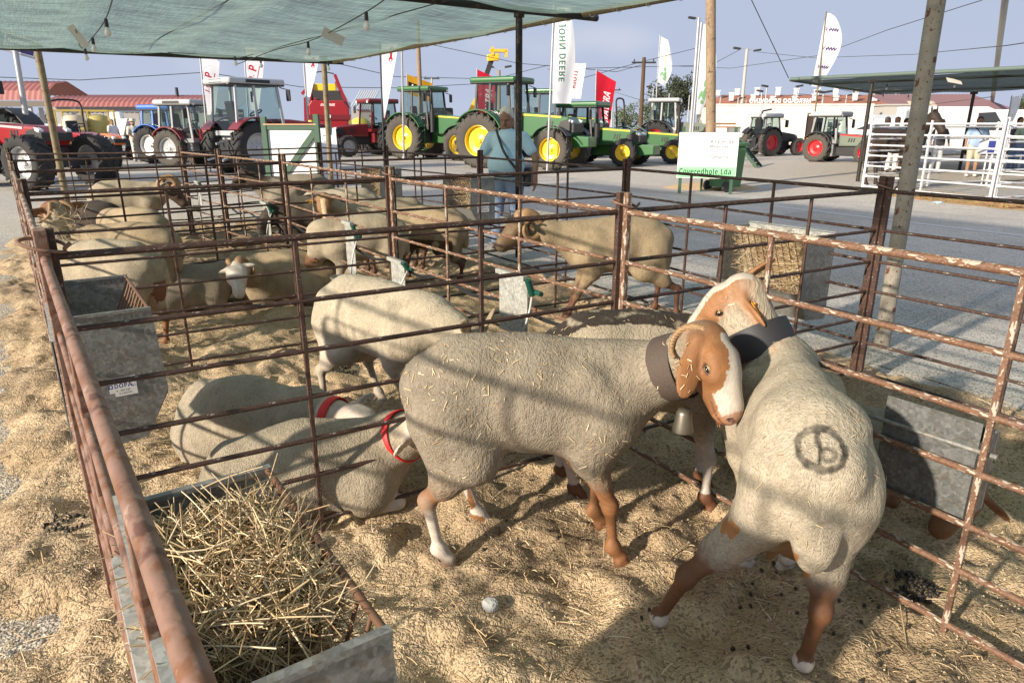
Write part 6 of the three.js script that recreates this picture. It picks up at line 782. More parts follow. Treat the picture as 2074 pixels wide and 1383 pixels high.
// ---------- the dark shade roof and cattle panels on the right ----------
{
  const y = 2.75, c0 = G(1602, 160, y), c1 = G(2074, 137, y), cn = c1.clone().add(c1.clone().sub(c0).multiplyScalar(0.8)), far = V(0.62, 0, -0.79).multiplyScalar(12.5), dm = netMat.clone(); dm.map = netTex; dm.color.setRGB(0.16, 0.18, 0.18); dm.transmission = 0.2; dm.opacity = 0.92;
  shadeNet([c0, cn, cn.clone().add(far), c0.clone().add(far)], 'dark shade net roof over the cattle panels at the right', 30, 30, 0.05, 0.06, dm);
  pipe(c0, cn, 0.05, 'roof_pipe', 'dark green front edge of the right hand shade roof', mat({ rgb: [0.10, 0.14, 0.12], roughness: 0.7 }), 'pipes of the right hand shade roof'); pipe(c0.clone().setY(y - 0.03), c0.clone().add(far).setY(y - 0.03), 0.04, 'roof_pipe', 'dark left edge pipe of the right hand shade roof', MAT.darkPipe, 'pipes of the right hand shade roof');
  const inn = (u, v) => c0.clone().lerp(cn, u).addScaledVector(far, v); pipe(inn(0.02, 0.18).setY(y - 0.05), inn(0.98, 0.18).setY(y - 0.05), 0.035, 'roof_pipe', 'dark cross pipe under the right hand shade roof near its front', MAT.darkPipe, 'pipes of the right hand shade roof'); pipe(inn(0.02, 0.75).setY(y - 0.05), inn(0.98, 0.75).setY(y - 0.05), 0.035, 'roof_pipe', 'dark cross pipe under the right hand shade roof towards its back', MAT.darkPipe, 'pipes of the right hand shade roof');
  for (const [x, yy, d, l] of [[1768, 164, 19.2, 'dark post of the right hand roof, left one, beside the cattle panel'], [1974, 188, 24, 'dark post of the right hand roof farther back']]) { const tp = D(x, yy, d), t = thing('roof_post', l, 'post', [tp.x, 0, tp.z], 0, 'posts that carry the shade roof'); P().rod([0, 0, 0], [0, tp.y, 0], 0.05, 0.05, 10).build('shaft', MAT.darkPipe, t); P().box(0, tp.y, 0, 0.16, 0.08, 0.16).build('clamp', MAT.darkPipe, t); }
  bulbString([D(1640, 172, 20), D(1663, 170, 20.5), D(1730, 186, 21), D(1798, 176, 22), D(1930, 172, 22)], [D(1663, 170, 20.5), D(1731, 182, 21), D(1798, 170, 22), D(1936, 166, 22), D(1790, 190, 25), D(1841, 192, 25)], 'string of pale bulbs under the dark right hand roof');
  const m = P().box(0, 0, 0, 0.42, 0.16, 0.004).build('cardboard_tag', card); m.position.copy(D(1934, 164, 18.5)); m.rotation.set(-0.8, 0.2, 0); tag(m, 'pale cardboard sheet hanging under the dark right hand roof', 'tag');
  // cattle panels: white tubes, six rails, round end posts
  const panel = (a, b, label, h = 1.62, rails = 7, r = 0.021) => { const d = b.clone().sub(a), L = d.length(), t = thing('cattle_panel', label, 'cattle panel', a, headingOf(d.x, d.z), 'white tubular cattle panels'); for (let i = 0; i < rails; i++) { const yy = lerp(0.12, h - 0.12, i / (rails - 1)); P().rod([0, yy, 0], [L, yy, 0], r, r, 8).ball(0.06, yy, 0, r * 1.7, 1.6, 1, 1, 8, 6).ball(L - 0.06, yy, 0, r * 1.7, 1.6, 1, 1, 8, 6).build('rail', MAT.whiteTube, t); } for (const x of [0, L]) P().rod([x, 0, 0], [x, h, 0], 0.03, 0.03, 10).build('end_post', MAT.whiteTube, t); P().box(L / 2, h / 2, 0.0, 0.04, h - 0.1, 0.035).build('brace', MAT.whiteTube, t); return t; };
  const a = G(1746, 387), b = G(2003, 414), b2 = b.clone().add(V(0.1, 0, -0.05)), e = b.clone().sub(a).normalize(), back = V(0.93, 0, -0.36), a2 = a.clone().addScaledVector(back, 4.2), bb = b.clone().addScaledVector(back, 4.2);
  panel(a, b, 'white cattle panel nearest the leaning grey post'); panel(b2, b2.clone().addScaledVector(e, 2.9), 'white cattle panel at the right edge of the picture');
  panel(a, a2, 'white cattle panel running back from the left corner, behind the dark horse', 1.55, 6, 0.019); panel(a2, bb, 'white cattle panel at the back of the horse pen', 1.55, 6, 0.019); panel(b2.clone().addScaledVector(back, 0.05), bb, 'white cattle panel dividing the horse pen from the next', 1.55, 6, 0.019); panel(a2.clone().addScaledVector(back, 2.6), bb.clone().addScaledVector(back, 2.6), 'white cattle panel farthest back by the men', 1.4, 5, 0.019);
  { const r = rng(90), list = [], E = new THREE.Euler(), o = a.clone().addScaledVector(e, 0.9); for (let i = 0; i < 2600; i++) { const p = o.clone().addScaledVector(e, 2.6 * r() + 0.2).addScaledVector(back, 0.1 - 0.8 * (r() - 0.4)).setY(0.01 + 0.06 * r()); list.push({ p, q: new THREE.Quaternion().setFromEuler(E.set((r() - 0.5), r() * 6.28, (r() - 0.5))), s: V(0.1 + 0.2 * r(), 0.3, 0.25), c: [0.50 * (0.6 + 0.6 * r()), 0.34 * (0.6 + 0.6 * r()), 0.15] }); } scatter('straw_bedding', list, STRAW, strawMat);
    const s2 = span(-1, 1, 30), c2 = o.clone().addScaledVector(e, 1.3).addScaledVector(back, 0.6); struct('straw_bed', sheetGeo(s2, s2, (x, z) => { const p = c2.clone().addScaledVector(e, x * 1.9).addScaledVector(back, z * 1.1); p.y = -0.02 + 0.05 * (1 - x * x) * (1 - z * z) + 0.03 * fbm3(p.x * 4, 1, p.z * 4, 3); return { p, c: mix3([0.34, 0.23, 0.11], [0.46, 0.33, 0.18], fbm3(p.x * 3, 3, p.z * 3, 3)) }; }), mat({ vertexColors: true, roughness: 0.95 })); }
  { const p = G(1900, 411), bag = new THREE.IcosahedronGeometry(0.09, 2), q = bag.attributes.position; for (let i = 0; i < q.count; i++) { const k = 0.6 + 0.8 * noise3(q.getX(i) * 30, q.getY(i) * 30, q.getZ(i) * 30); q.setXYZ(i, q.getX(i) * k, q.getY(i) * k * 0.25, q.getZ(i) * k); } bag.computeVertexNormals(); metreUV(bag); const m2 = mesh('plastic_bag', bag, mat({ rgb: [0.45, 0.62, 0.75], roughness: 0.3 })); m2.position.copy(p).setY(0.012); tag(m2, 'pale blue plastic bag lying on the road before the cattle panels', 'plastic bag'); }
  { const p = G(2010, 300), t = thing('blue_notice', 'small blue and white notice fixed on the back panels at right', 'sign', D(2004, 297, 17.8).setY(0)); const y0 = D(2004, 297, 17.8).y; P().box(0, y0, 0, 0.5, 0.34, 0.02).build('sheet', mat({ rgb: [0.6, 0.62, 0.68] }), t); P().box(0.06, y0, 0.014, 0.17, 0.28, 0.01).build('blue_field', mat({ rgb: [0.03, 0.05, 0.25] }), t); P().rod([0, 0, 0], [0, y0 + 0.1, -0.02], 0.02).build('stake', MAT.whiteTube, t); }
}
// ---------- tractors and machines ----------
const rubber = mat({ rgb: [0.028, 0.027, 0.027], roughness: 0.85 }), rubberDusty = mat({ rgb: [0.075, 0.067, 0.058], roughness: 0.92 }), blackPlastic = mat({ rgb: [0.022, 0.022, 0.024], roughness: 0.5 }), paint = (r, g, b) => mat({ physical: true, rgb: [r, g, b], roughness: 0.38, clearcoat: 0.5, clearcoatRoughness: 0.15 });
const C = { deere: paint(0.022, 0.12, 0.032), deereDark: paint(0.02, 0.10, 0.02), yellow: paint(0.80, 0.55, 0.02), red: paint(0.29, 0.009, 0.014), redDark: paint(0.16, 0.01, 0.014), blue: paint(0.02, 0.13, 0.48), orange: paint(0.72, 0.17, 0.012), silver: paint(0.42, 0.43, 0.44), grey: paint(0.25, 0.26, 0.27), olive: paint(0.16, 0.19, 0.15), white: paint(0.72, 0.71, 0.68), redRim: paint(0.55, 0.015, 0.02), jcb: paint(0.78, 0.48, 0.02) }, lampGlass = mat({ rgb: [0.75, 0.75, 0.72], roughness: 0.1 }), amber = mat({ rgb: [0.75, 0.25, 0.02], roughness: 0.25 });
const zAxis = new THREE.Matrix4().makeRotationX(Math.PI / 2), wheelCache = new Map();
function wheelGeos(R, Wd, tall) {
  const key = [R, Wd, tall].join(); if (wheelCache.has(key)) return wheelCache.get(key);
  const r = R * tall, h = Wd / 2, t = P(); t.lathe([[r, -h * 0.72], [r * 1.05, -h * 0.95], [lerp(r, R, 0.55), -h * 1.04], [R * 0.93, -h * 0.93], [R * 0.95, -h * 0.6], [R * 0.955, 0], [R * 0.95, h * 0.6], [R * 0.93, h * 0.93], [lerp(r, R, 0.55), h * 1.04], [r * 1.05, h * 0.95], [r, h * 0.72]], 48, zAxis);
  const N = Math.max(14, Math.round(R * 21)); for (let i = 0; i < N; i++) for (const s of [-1, 1]) { const a = (i + (s > 0 ? 0.5 : 0)) / N * 6.283, m = new THREE.Matrix4().makeRotationZ(a).multiply(new THREE.Matrix4().makeTranslation(0, R * 0.965, s * h * 0.47)).multiply(new THREE.Matrix4().makeRotationY(s * 0.72)); t.add(new THREE.BoxGeometry(R * 0.06, R * 0.075, h * 1.22), m); const m2 = new THREE.Matrix4().makeRotationZ(a + s * 0 + 0.62 * h * 0.9 / R * 1).multiply(new THREE.Matrix4().makeTranslation(0, R * 0.90, s * h * 1.0)); t.add(new THREE.BoxGeometry(R * 0.055, R * 0.13, h * 0.10), m2); }
  const w = P(); w.lathe([[r * 1.02, -h * 0.74], [r * 0.97, -h * 0.80], [r * 0.93, -h * 0.6], [r * 0.90, -h * 0.1], [r * 0.9, h * 0.2], [r * 0.93, h * 0.6], [r * 0.97, h * 0.80], [r * 1.02, h * 0.74]], 40, zAxis); w.lathe([[0.001, h * 0.30], [r * 0.26, h * 0.30], [r * 0.30, h * 0.12], [r * 0.55, h * 0.10], [r * 0.80, h * 0.28], [r * 0.92, h * 0.22], [r * 0.92, h * 0.12], [0.001, 0.0]], 40, zAxis); w.rod([0, 0, h * 0.2], [0, 0, h * 0.52], r * 0.17, r * 0.14, 16); for (let i = 0; i < 8; i++) { const a = i / 8 * 6.283; w.rod([Math.cos(a) * r * 0.44, Math.sin(a) * r * 0.44, h * 0.1], [Math.cos(a) * r * 0.44, Math.sin(a) * r * 0.44, h * 0.24], r * 0.04, r * 0.04, 6); }
  const o = [t.geo(), w.geo()]; wheelCache.set(key, o); return o;
}
function wheel(parent, x, z, R, Wd, rim, { tall = 0.56, tyre = rubber, steer = 0 } = {}) { const [tg, rg] = wheelGeos(R, Wd, tall), g = new THREE.Group(); g.name = 'wheel'; g.position.set(x, R * 0.985, z); g.rotation.y = (z < 0 ? Math.PI : 0) + steer; parent.add(g); mesh('tyre', tg, tyre, g); mesh('rim', rg, rim, g); return g; }
function arcFender(x, y, r, a0, a1, th, z0, z1) { const o = [], n = 14; for (let i = 0; i <= n; i++) { const a = lerp(a0, a1, i / n); o.push([x + Math.cos(a) * (r + th), y + Math.sin(a) * (r + th)]); } for (let i = n; i >= 0; i--) { const a = lerp(a0, a1, i / n); o.push([x + Math.cos(a) * r, y + Math.sin(a) * r]); } return P().prism(o, z0, z1, 0.01); }
function tractor(o) {
  const t = thing(o.name || 'tractor', o.label, o.cat || 'tractor', o.at, headingOf(o.f[0], o.f[1]), o.group), k = o.k || 1, q = (v) => v * k, { Rr, Rf, wb } = o, tr = o.track ?? 0.78, wr = o.Wr ?? 0.5, wf = o.Wf ?? 0.4, body = o.body, rim = o.rim, ty = o.tyre || rubber;
  for (const s of [1, -1]) { wheel(t, 0, s * tr, Rr, wr, rim, { tyre: ty, tall: o.tall }); wheel(t, wb, s * tr * 0.97, Rf, wf, o.rimF || rim, { tyre: ty, tall: o.tall ? o.tall : 0.56, steer: o.steer || 0 }); }
  const y0 = Rf * 0.95, hx0 = o.hood[0], hx1 = o.hood[1], hy0 = o.hood[2], hy1 = o.hood[3], hw = o.hood[4] / 2;
  P().box((hx1 - 0.3) / 2 - 0.1, hy0 - 0.16, 0, hx1 - 0.2, 0.42, hw * 1.1, 0, 0, 0, 0.04).box(0, Rr, 0, 0.5, 0.5, tr * 2 - wr * 0.9, 0, 0, 0, 0.05).box(wb, Rf * 0.95, 0, 0.22, 0.2, tr * 2 - wf * 0.9, 0, 0, 0, 0.03).build('chassis', o.chassis || blackPlastic, t);
  const H = hy1 - hy0, hood = P().prism([[hx0, hy0], [hx1 - 0.12, hy0 + 0.02], [hx1, hy0 + H * 0.28], [hx1 - 0.05, hy1 - H * 0.42], [hx1 - 0.22, hy1 - H * 0.2], [hx0 + 0.5, hy1 - H * 0.02], [hx0, hy1]], -hw, hw, 0.06).build('hood', body, t);
  P().prism([[hx1 - 0.62, hy0 + H * 0.14], [hx1 + 0.012, hy0 + H * 0.2], [hx1 + 0.012, hy0 + H * 0.52], [hx1 - 0.22, hy0 + H * 0.72], [hx1 - 0.5, hy0 + H * 0.62]], -hw - 0.006, hw + 0.006, 0.01).build('grille', blackPlastic, hood);
  for (const s of [1, -1]) { P().box(hx1 - 0.10, hy0 + H * 0.64, s * (hw - 0.04), 0.16, 0.09, 0.14, 0, 0, -0.4, 0.03).build('headlight', lampGlass, hood); if (o.stripe) P().box((hx0 + hx1) / 2 - 0.15, hy1 - H * 0.14, s * (hw + 0.002), (hx1 - hx0) * 0.72, 0.055, 0.012, 0, 0, -0.06).build('stripe', o.stripe, hood); for (let i = 0; i < 3; i++) P().box(hx1 - 1.0 + i * 0.1, hy0 + H * 0.5, s * hw, 0.05, H * 0.3, 0.02, 0, 0, -0.2).build('vent', blackPlastic, hood); }
  if (o.frontWeight) P().prism([[hx1 - 0.1, hy0 - 0.35], [hx1 + 0.55, hy0 - 0.3], [hx1 + 0.55, hy0 + 0.02], [hx1 + 0.1, hy0 + 0.06], [hx1 - 0.1, hy0]], -0.36, 0.36, 0.04).build('front_weight', body, t);
  for (const s of [1, -1]) { const z0 = s > 0 ? tr - wr * 0.55 : -tr - wr * 0.5, z1 = s > 0 ? tr + wr * 0.5 : -tr + wr * 0.55; arcFender(0, Rr, Rr * 1.07, 0.42, 2.5, 0.045, z0, z1).build('fender', o.fender || body, t); if (o.frontFender) arcFender(wb, Rf, Rf * 1.10, 0.6, 2.6, 0.03, s > 0 ? tr - wf * 0.5 : -tr - wf * 0.4, s > 0 ? tr + wf * 0.4 : -tr + wf * 0.5).build('front_fender', blackPlastic, t); }
  if (o.cab) {
    const [x0, x1, cy0, cy1, cw] = o.cab, w = cw / 2, lean = 0.12, frame = o.frame || blackPlastic; const xb = lerp(x0, x1, 0.42);
    for (const s of [1, -1]) for (const [xa, xt] of [[x0, x0 + 0.10], [xb, xb + 0.02], [x1, x1 - lean]]) P().bar([xa, cy0, s * w], [xt, cy1, s * (w - 0.06)], 0.06, 0.07).build('pillar', frame, t);
    P().box((x0 + x1) / 2, cy0 - 0.05, 0, x1 - x0 + 0.06, 0.14, cw + 0.04).box((x0 + x1) / 2, cy0 - 0.34, 0, (x1 - x0) * 0.8, 0.6, cw * 0.86, 0, 0, 0, 0.06).build('cab_floor', frame, t);
    P().box((x0 + x1) / 2 + (o.roofShift || 0), cy1 + 0.10, 0, x1 - x0 + (o.roofOver ?? 0.24), 0.2, cw + 0.1, 0, 0, 0, 0.085).build('roof', o.roof || body, t);
    P().box((x0 + x1) / 2 + (o.roofShift || 0), cy1 + 0.01, 0, x1 - x0 + (o.roofOver ?? 0.24) - 0.06, 0.06, cw + 0.05, 0, 0, 0, 0.02).build('roof_lining', blackPlastic, t);
    const pane = (a, b, c, d) => P().quad(a, b, c, d).build('window', glass, t), i = 0.05;
    for (const s of [1, -1]) { pane([x0 + i, cy0, s * w], [xb - i, cy0, s * w], [xb - 0.02, cy1, s * (w - 0.06)], [x0 + 0.14, cy1, s * (w - 0.06)]); pane([xb + i, cy0, s * w], [x1 - i, cy0, s * w], [x1 - lean - i, cy1, s * (w - 0.06)], [xb + 0.06, cy1, s * (w - 0.06)]); }
    pane([x1, cy0, -w + i], [x1, cy0, w - i], [x1 - lean, cy1, w - 0.1], [x1 - lean, cy1, -w + 0.1]); pane([x0, cy0 + 0.02, -w + i], [x0, cy0 + 0.02, w - i], [x0 + 0.1, cy1, w - 0.1], [x0 + 0.1, cy1, -w + 0.1]);
    const sx = lerp(x0, x1, 0.3); P().box(sx, cy0 + 0.25, 0, 0.45, 0.14, 0.45, 0, 0, 0, 0.05).box(sx - 0.22, cy0 + 0.58, 0, 0.12, 0.6, 0.42, 0, 0, 0.12, 0.05).build('seat', blackPlastic, t); { const sw = new THREE.TorusGeometry(0.2, 0.02, 6, 20); P().add(sw, new THREE.Matrix4().compose(V(lerp(x0, x1, 0.68), cy0 + 0.55, 0), new THREE.Quaternion().setFromEuler(new THREE.Euler(1.1, Math.PI / 2, 0, 'YXZ')), V(1, 1, 1))).rod([lerp(x0, x1, 0.82), cy0 + 0.1, 0], [lerp(x0, x1, 0.68), cy0 + 0.55, 0], 0.04).build('steering_wheel', blackPlastic, t); }
    for (const s of [1, -1]) { P().box(x1 + 0.05, cy1 - 0.28, s * (w + 0.28), 0.06, 0.34, 0.2, 0, 0, 0, 0.03).rod([x1 - 0.05, cy1 - 0.05, s * w], [x1 + 0.05, cy1 - 0.12, s * (w + 0.28)], 0.015).build('mirror', blackPlastic, t); for (const e of [x0 - 0.02, x1 + 0.02]) P().rod([e + 0.0, cy1 + 0.06, s * (w - 0.1)], [e + (e > xb ? 0.1 : -0.1), cy1 + 0.06, s * (w - 0.1)], 0.06, 0.07, 12).build('work_light', lampGlass, t); P().box(x0 - 0.04, cy0 + 0.04, s * (w + 0.12), 0.06, 0.1, 0.18, 0, 0, 0, 0.02).build('tail_light', amber, t); }
    if (o.roofVent) { for (const s of [1, -1]) P().box((x0 + x1) / 2, cy1 + 0.1, s * (w + 0.05), (x1 - x0) * 0.5, 0.09, 0.02, 0, 0, 0, 0.008).build('roof_vent', blackPlastic, t); P().box(x0 - 0.13, cy1 + 0.1, 0, 0.03, 0.1, cw * 0.5).build('rear_vent', blackPlastic, t); }
    if (o.steps) for (const s of [1]) { const sp = P(); for (const sxx of [xb + 0.28, xb + 0.72]) sp.box(sxx, (cy0 + 0.35) / 2 + 0.05, s * (w + 0.08), 0.03, cy0 - 0.3, 0.05); sp.build('step_side', body, t); for (let j = 0; j < 4; j++) P().box(xb + 0.5, 0.42 + j * 0.26, s * (w + 0.1), 0.44, 0.03, 0.22).build('step', body, t); }
  }
  if (o.rops) { const rx = o.rops[0], rh = o.rops[1], rw = o.rops[2]; P().tube([[rx, Rr, -rw], [rx - 0.05, rh * 0.7, -rw], [rx - 0.1, rh - 0.08, -rw], [rx - 0.1, rh, -rw + 0.12], [rx - 0.1, rh, rw - 0.12], [rx - 0.1, rh - 0.08, rw], [rx - 0.05, rh * 0.7, rw], [rx, Rr, rw]], 0.035, 60, 8).build('roll_bar', blackPlastic, t); P().box(rx + 0.35, hy1 - 0.05, 0, 0.42, 0.12, 0.42, 0, 0, 0, 0.04).box(rx + 0.14, hy1 + 0.18, 0, 0.1, 0.42, 0.4, 0, 0, 0.15, 0.04).build('seat', blackPlastic, t); P().add(new THREE.TorusGeometry(0.18, 0.018, 6, 18), new THREE.Matrix4().compose(V(hx0 - 0.08, hy1 + 0.22, 0), new THREE.Quaternion().setFromEuler(new THREE.Euler(1.2, Math.PI / 2, 0, 'YXZ')), V(1, 1, 1))).rod([hx0, hy1 - 0.1, 0], [hx0 - 0.08, hy1 + 0.22, 0], 0.03).build('steering_wheel', blackPlastic, t); }
  if (o.exhaust) P().rod([hx0 + 0.12, hy0 + 0.1, o.exhaust], [hx0 + 0.12, hy1 + 0.15, o.exhaust], 0.11, 0.11, 12).rod([hx0 + 0.12, hy1 + 0.1, o.exhaust], [hx0 + 0.08, o.cab ? o.cab[3] + 0.1 : hy1 + 0.6, o.exhaust], 0.06, 0.055, 10).build('exhaust', blackPlastic, t);
  if (o.linkage) { const l = P(); for (const s of [1, -1]) l.bar([-0.3, Rr * 0.75, s * 0.28], [-0.95, Rr * 0.55, s * 0.42], 0.06, 0.08).bar([-0.2, Rr * 1.5, s * 0.3], [-0.7, Rr * 0.62, s * 0.36], 0.05, 0.05); l.bar([-0.25, Rr * 1.25, 0], [-0.85, Rr * 1.15, 0], 0.06, 0.06); l.build('linkage', M.steel, t); P().box(-0.42, Rr * 0.95, 0, 0.4, 0.55, 0.5, 0, 0, 0, 0.05).build('hitch', blackPlastic, t); }
  return t;
}
const row = [0.88, 0.47], big = { Rr: 0.94, Wr: 0.56, Rf: 0.68, Wf: 0.44, wb: 2.76, track: 0.92, body: C.deere, rim: C.yellow, tyre: rubberDusty, hood: [1.15, 3.35, 1.05, 1.88, 0.86], cab: [-0.35, 1.12, 1.38, 2.86, 1.5], roof: C.deere, stripe: C.yellow, fender: C.deereDark, frontFender: true, exhaust: 0.62, steps: true, frame: blackPlastic, chassis: C.deereDark };
tractor({ ...big, label: 'large green tractor with yellow wheels, left one, with green steps', at: [-4.28, 0, -32.4], f: row });
tractor({ ...big, label: 'large green tractor with yellow wheels and front weight behind the man', at: [-0.68, 0, -26.15], f: row, steps: false, frontWeight: true, roofOver: 0.34 });
tractor({ ...big, label: 'green tractor whose cab shows behind the bonnet of the one by the man', at: [1.3, 0, -34.6], f: [0.9, 0.4] });
tractor({ label: 'smaller green tractor with an open glass cab and slim green roof', at: [2.50, 0, -27.75], f: [0.86, 0.5], Rr: 0.72, Wr: 0.42, Rf: 0.50, Wf: 0.34, wb: 2.25, track: 0.74, body: C.deere, rim: C.yellow, hood: [0.95, 2.72, 0.72, 1.38, 0.7], cab: [-0.4, 0.92, 0.98, 2.10, 1.3], roof: C.deere, stripe: C.yellow, frontWeight: true, frontFender: false, fender: C.deereDark, chassis: C.deereDark, roofOver: 0.42, exhaust: 0.5 });
tractor({ label: 'open green tractor with a roll bar between the smaller green one and the board', at: [4.75, 0, -29.3], f: [0.9, 0.44], Rr: 0.66, Wr: 0.4, Rf: 0.46, Wf: 0.3, wb: 2.05, track: 0.72, body: C.deere, rim: C.yellow, hood: [0.85, 2.5, 0.62, 1.2, 0.62], rops: [-0.3, 2.45, 0.5], stripe: C.yellow, fender: C.deereDark, chassis: C.deereDark });
tractor({ label: 'grey green tractor with a pale cab behind the open green one', at: [7.6, 0, -37.5], f: [0.9, 0.3], Rr: 0.8, Wr: 0.5, Rf: 0.58, Wf: 0.4, wb: 2.4, track: 0.8, body: C.olive, rim: C.redRim, hood: [1.0, 2.9, 0.95, 1.6, 0.8], cab: [-0.35, 1.0, 1.3, 2.55, 1.45], roof: C.silver, frame: C.silver, fender: blackPlastic, exhaust: 0.55 });
// red wheeled vineyard tractors
const vine = { Rr: 0.56, Wr: 0.36, Rf: 0.42, Wf: 0.28, wb: 1.95, track: 0.58, rim: C.redRim, hood: [0.72, 2.15, 0.62, 1.12, 0.56], cab: [-0.35, 0.72, 0.86, 1.78, 1.02], roof: C.silver, fender: blackPlastic, frame: C.grey, tyre: rubberDusty };
tractor({ ...vine, label: 'olive tractor with bright red wheels and pale roof, nearer of two', at: [13.0, 0, -29.75], f: [0.66, 0.75], body: C.olive, stripe: C.redRim });
tractor({ ...vine, label: 'dark tractor with red wheels seen from behind before the white wall', at: [12.2, 0, -35.0], f: [0.89, -0.45], body: blackPlastic, Rr: 0.64, linkage: true });
{ const p = G(1528, 305), g = thing('implement_wheel', 'spare red wheeled axle left of the dark red wheeled tractor', 'implement', [p.x, 0, p.z], 0.3); wheel(g, 0, 0.2, 0.5, 0.3, C.redRim); P().box(0, 0.9, 0, 0.3, 0.5, 0.3, 0, 0, 0, 0.04).rod([0, 0.5, 0], [0.3, 2.2, 0], 0.06).rod([0.3, 2.2, 0], [0.9, 2.3, 0], 0.05).build('frame', blackPlastic, g); }
// left group
tractor({ label: 'big red tractor cut by the left edge, its dark front wheel behind the fence', at: [-13.6, 0, -18.3], f: [0.94, 0.34], Rr: 0.9, Wr: 0.55, Rf: 0.635, Wf: 0.46, wb: 2.75, track: 0.9, body: C.red, rim: M.steel, hood: [-0.4, 2.72, 1.0, 1.55, 0.8], cab: [-1.9, -0.45, 1.4, 2.7, 1.5], roof: C.silver, stripe: C.silver, chassis: blackPlastic, fender: blackPlastic, tall: 0.58 });
tractor({ label: 'small red tractor with a black roll bar and two round lamps', at: [-15.9, 0, -26.0], f: [0.78, 0.62], Rr: 0.55, Wr: 0.34, Rf: 0.34, Wf: 0.24, wb: 1.65, track: 0.6, body: C.red, rim: C.silver, hood: [0.62, 2.05, 0.66, 1.22, 0.7], rops: [-0.2, 2.3, 0.48], fender: C.red });
tractor({ label: 'small orange tractor with orange wheel centres', at: [-18.2, 0, -31.6], f: [0.8, 0.6], Rr: 0.5, Wr: 0.3, Rf: 0.29, Wf: 0.2, wb: 1.5, track: 0.52, body: C.orange, rim: C.orange, hood: [0.5, 1.85, 0.62, 1.1, 0.5], fender: C.orange, exhaust: 0.0 });
tractor({ label: 'blue tractor with a blue roof and white wheel behind the silver cab one', at: [-14.1, 0, -28.9], f: [0.93, 0.25], Rr: 0.70, Wr: 0.42, Rf: 0.46, Wf: 0.3, wb: 2.1, track: 0.7, body: C.blue, rim: C.white, hood: [0.95, 2.6, 0.75, 1.3, 0.66], cab: [-0.4, 0.92, 1.02, 2.02, 1.3], roof: C.blue, frame: C.blue, fender: C.blue });
tractor({ label: 'red tractor with a silver cab and pale wheels beside the blue one', at: [-12.15, 0, -26.4], f: [0.95, 0.3], Rr: 0.66, Wr: 0.4, Rf: 0.48, Wf: 0.3, wb: 2.15, track: 0.66, body: C.red, rim: C.silver, hood: [1.0, 2.65, 0.8, 1.32, 0.66], cab: [-0.45, 1.0, 0.98, 2.13, 1.25], roof: C.silver, frame: C.grey, roofVent: true, fender: C.redDark, tyre: rubberDusty });
tractor({ label: 'large silver cab tractor with a red bonnet, seen from behind', at: [-8.45, 0, -22.3], f: [0.62, -0.78], Rr: 0.80, Wr: 0.5, Rf: 0.6, Wf: 0.4, wb: 2.5, track: 0.80, body: C.red, rim: C.silver, hood: [1.1, 3.1, 0.95, 1.65, 0.8], cab: [-0.5, 1.12, 1.28, 2.62, 1.42], roof: C.silver, frame: C.silver, roofVent: true, fender: C.redDark, linkage: true, roofOver: 0.3 });
tractor({ label: 'dark red tractor half hidden between the harvester and the green tractor', at: [-6.35, 0, -35.6], f: [-0.8, 0.6], Rr: 0.72, Wr: 0.46, Rf: 0.5, Wf: 0.36, wb: 2.3, track: 0.78, body: C.redDark, rim: C.silver, hood: [1.0, 2.8, 0.9, 1.5, 0.72], cab: [-0.4, 1.0, 1.25, 2.45, 1.4], roof: C.redDark, frame: C.redDark, fender: blackPlastic });
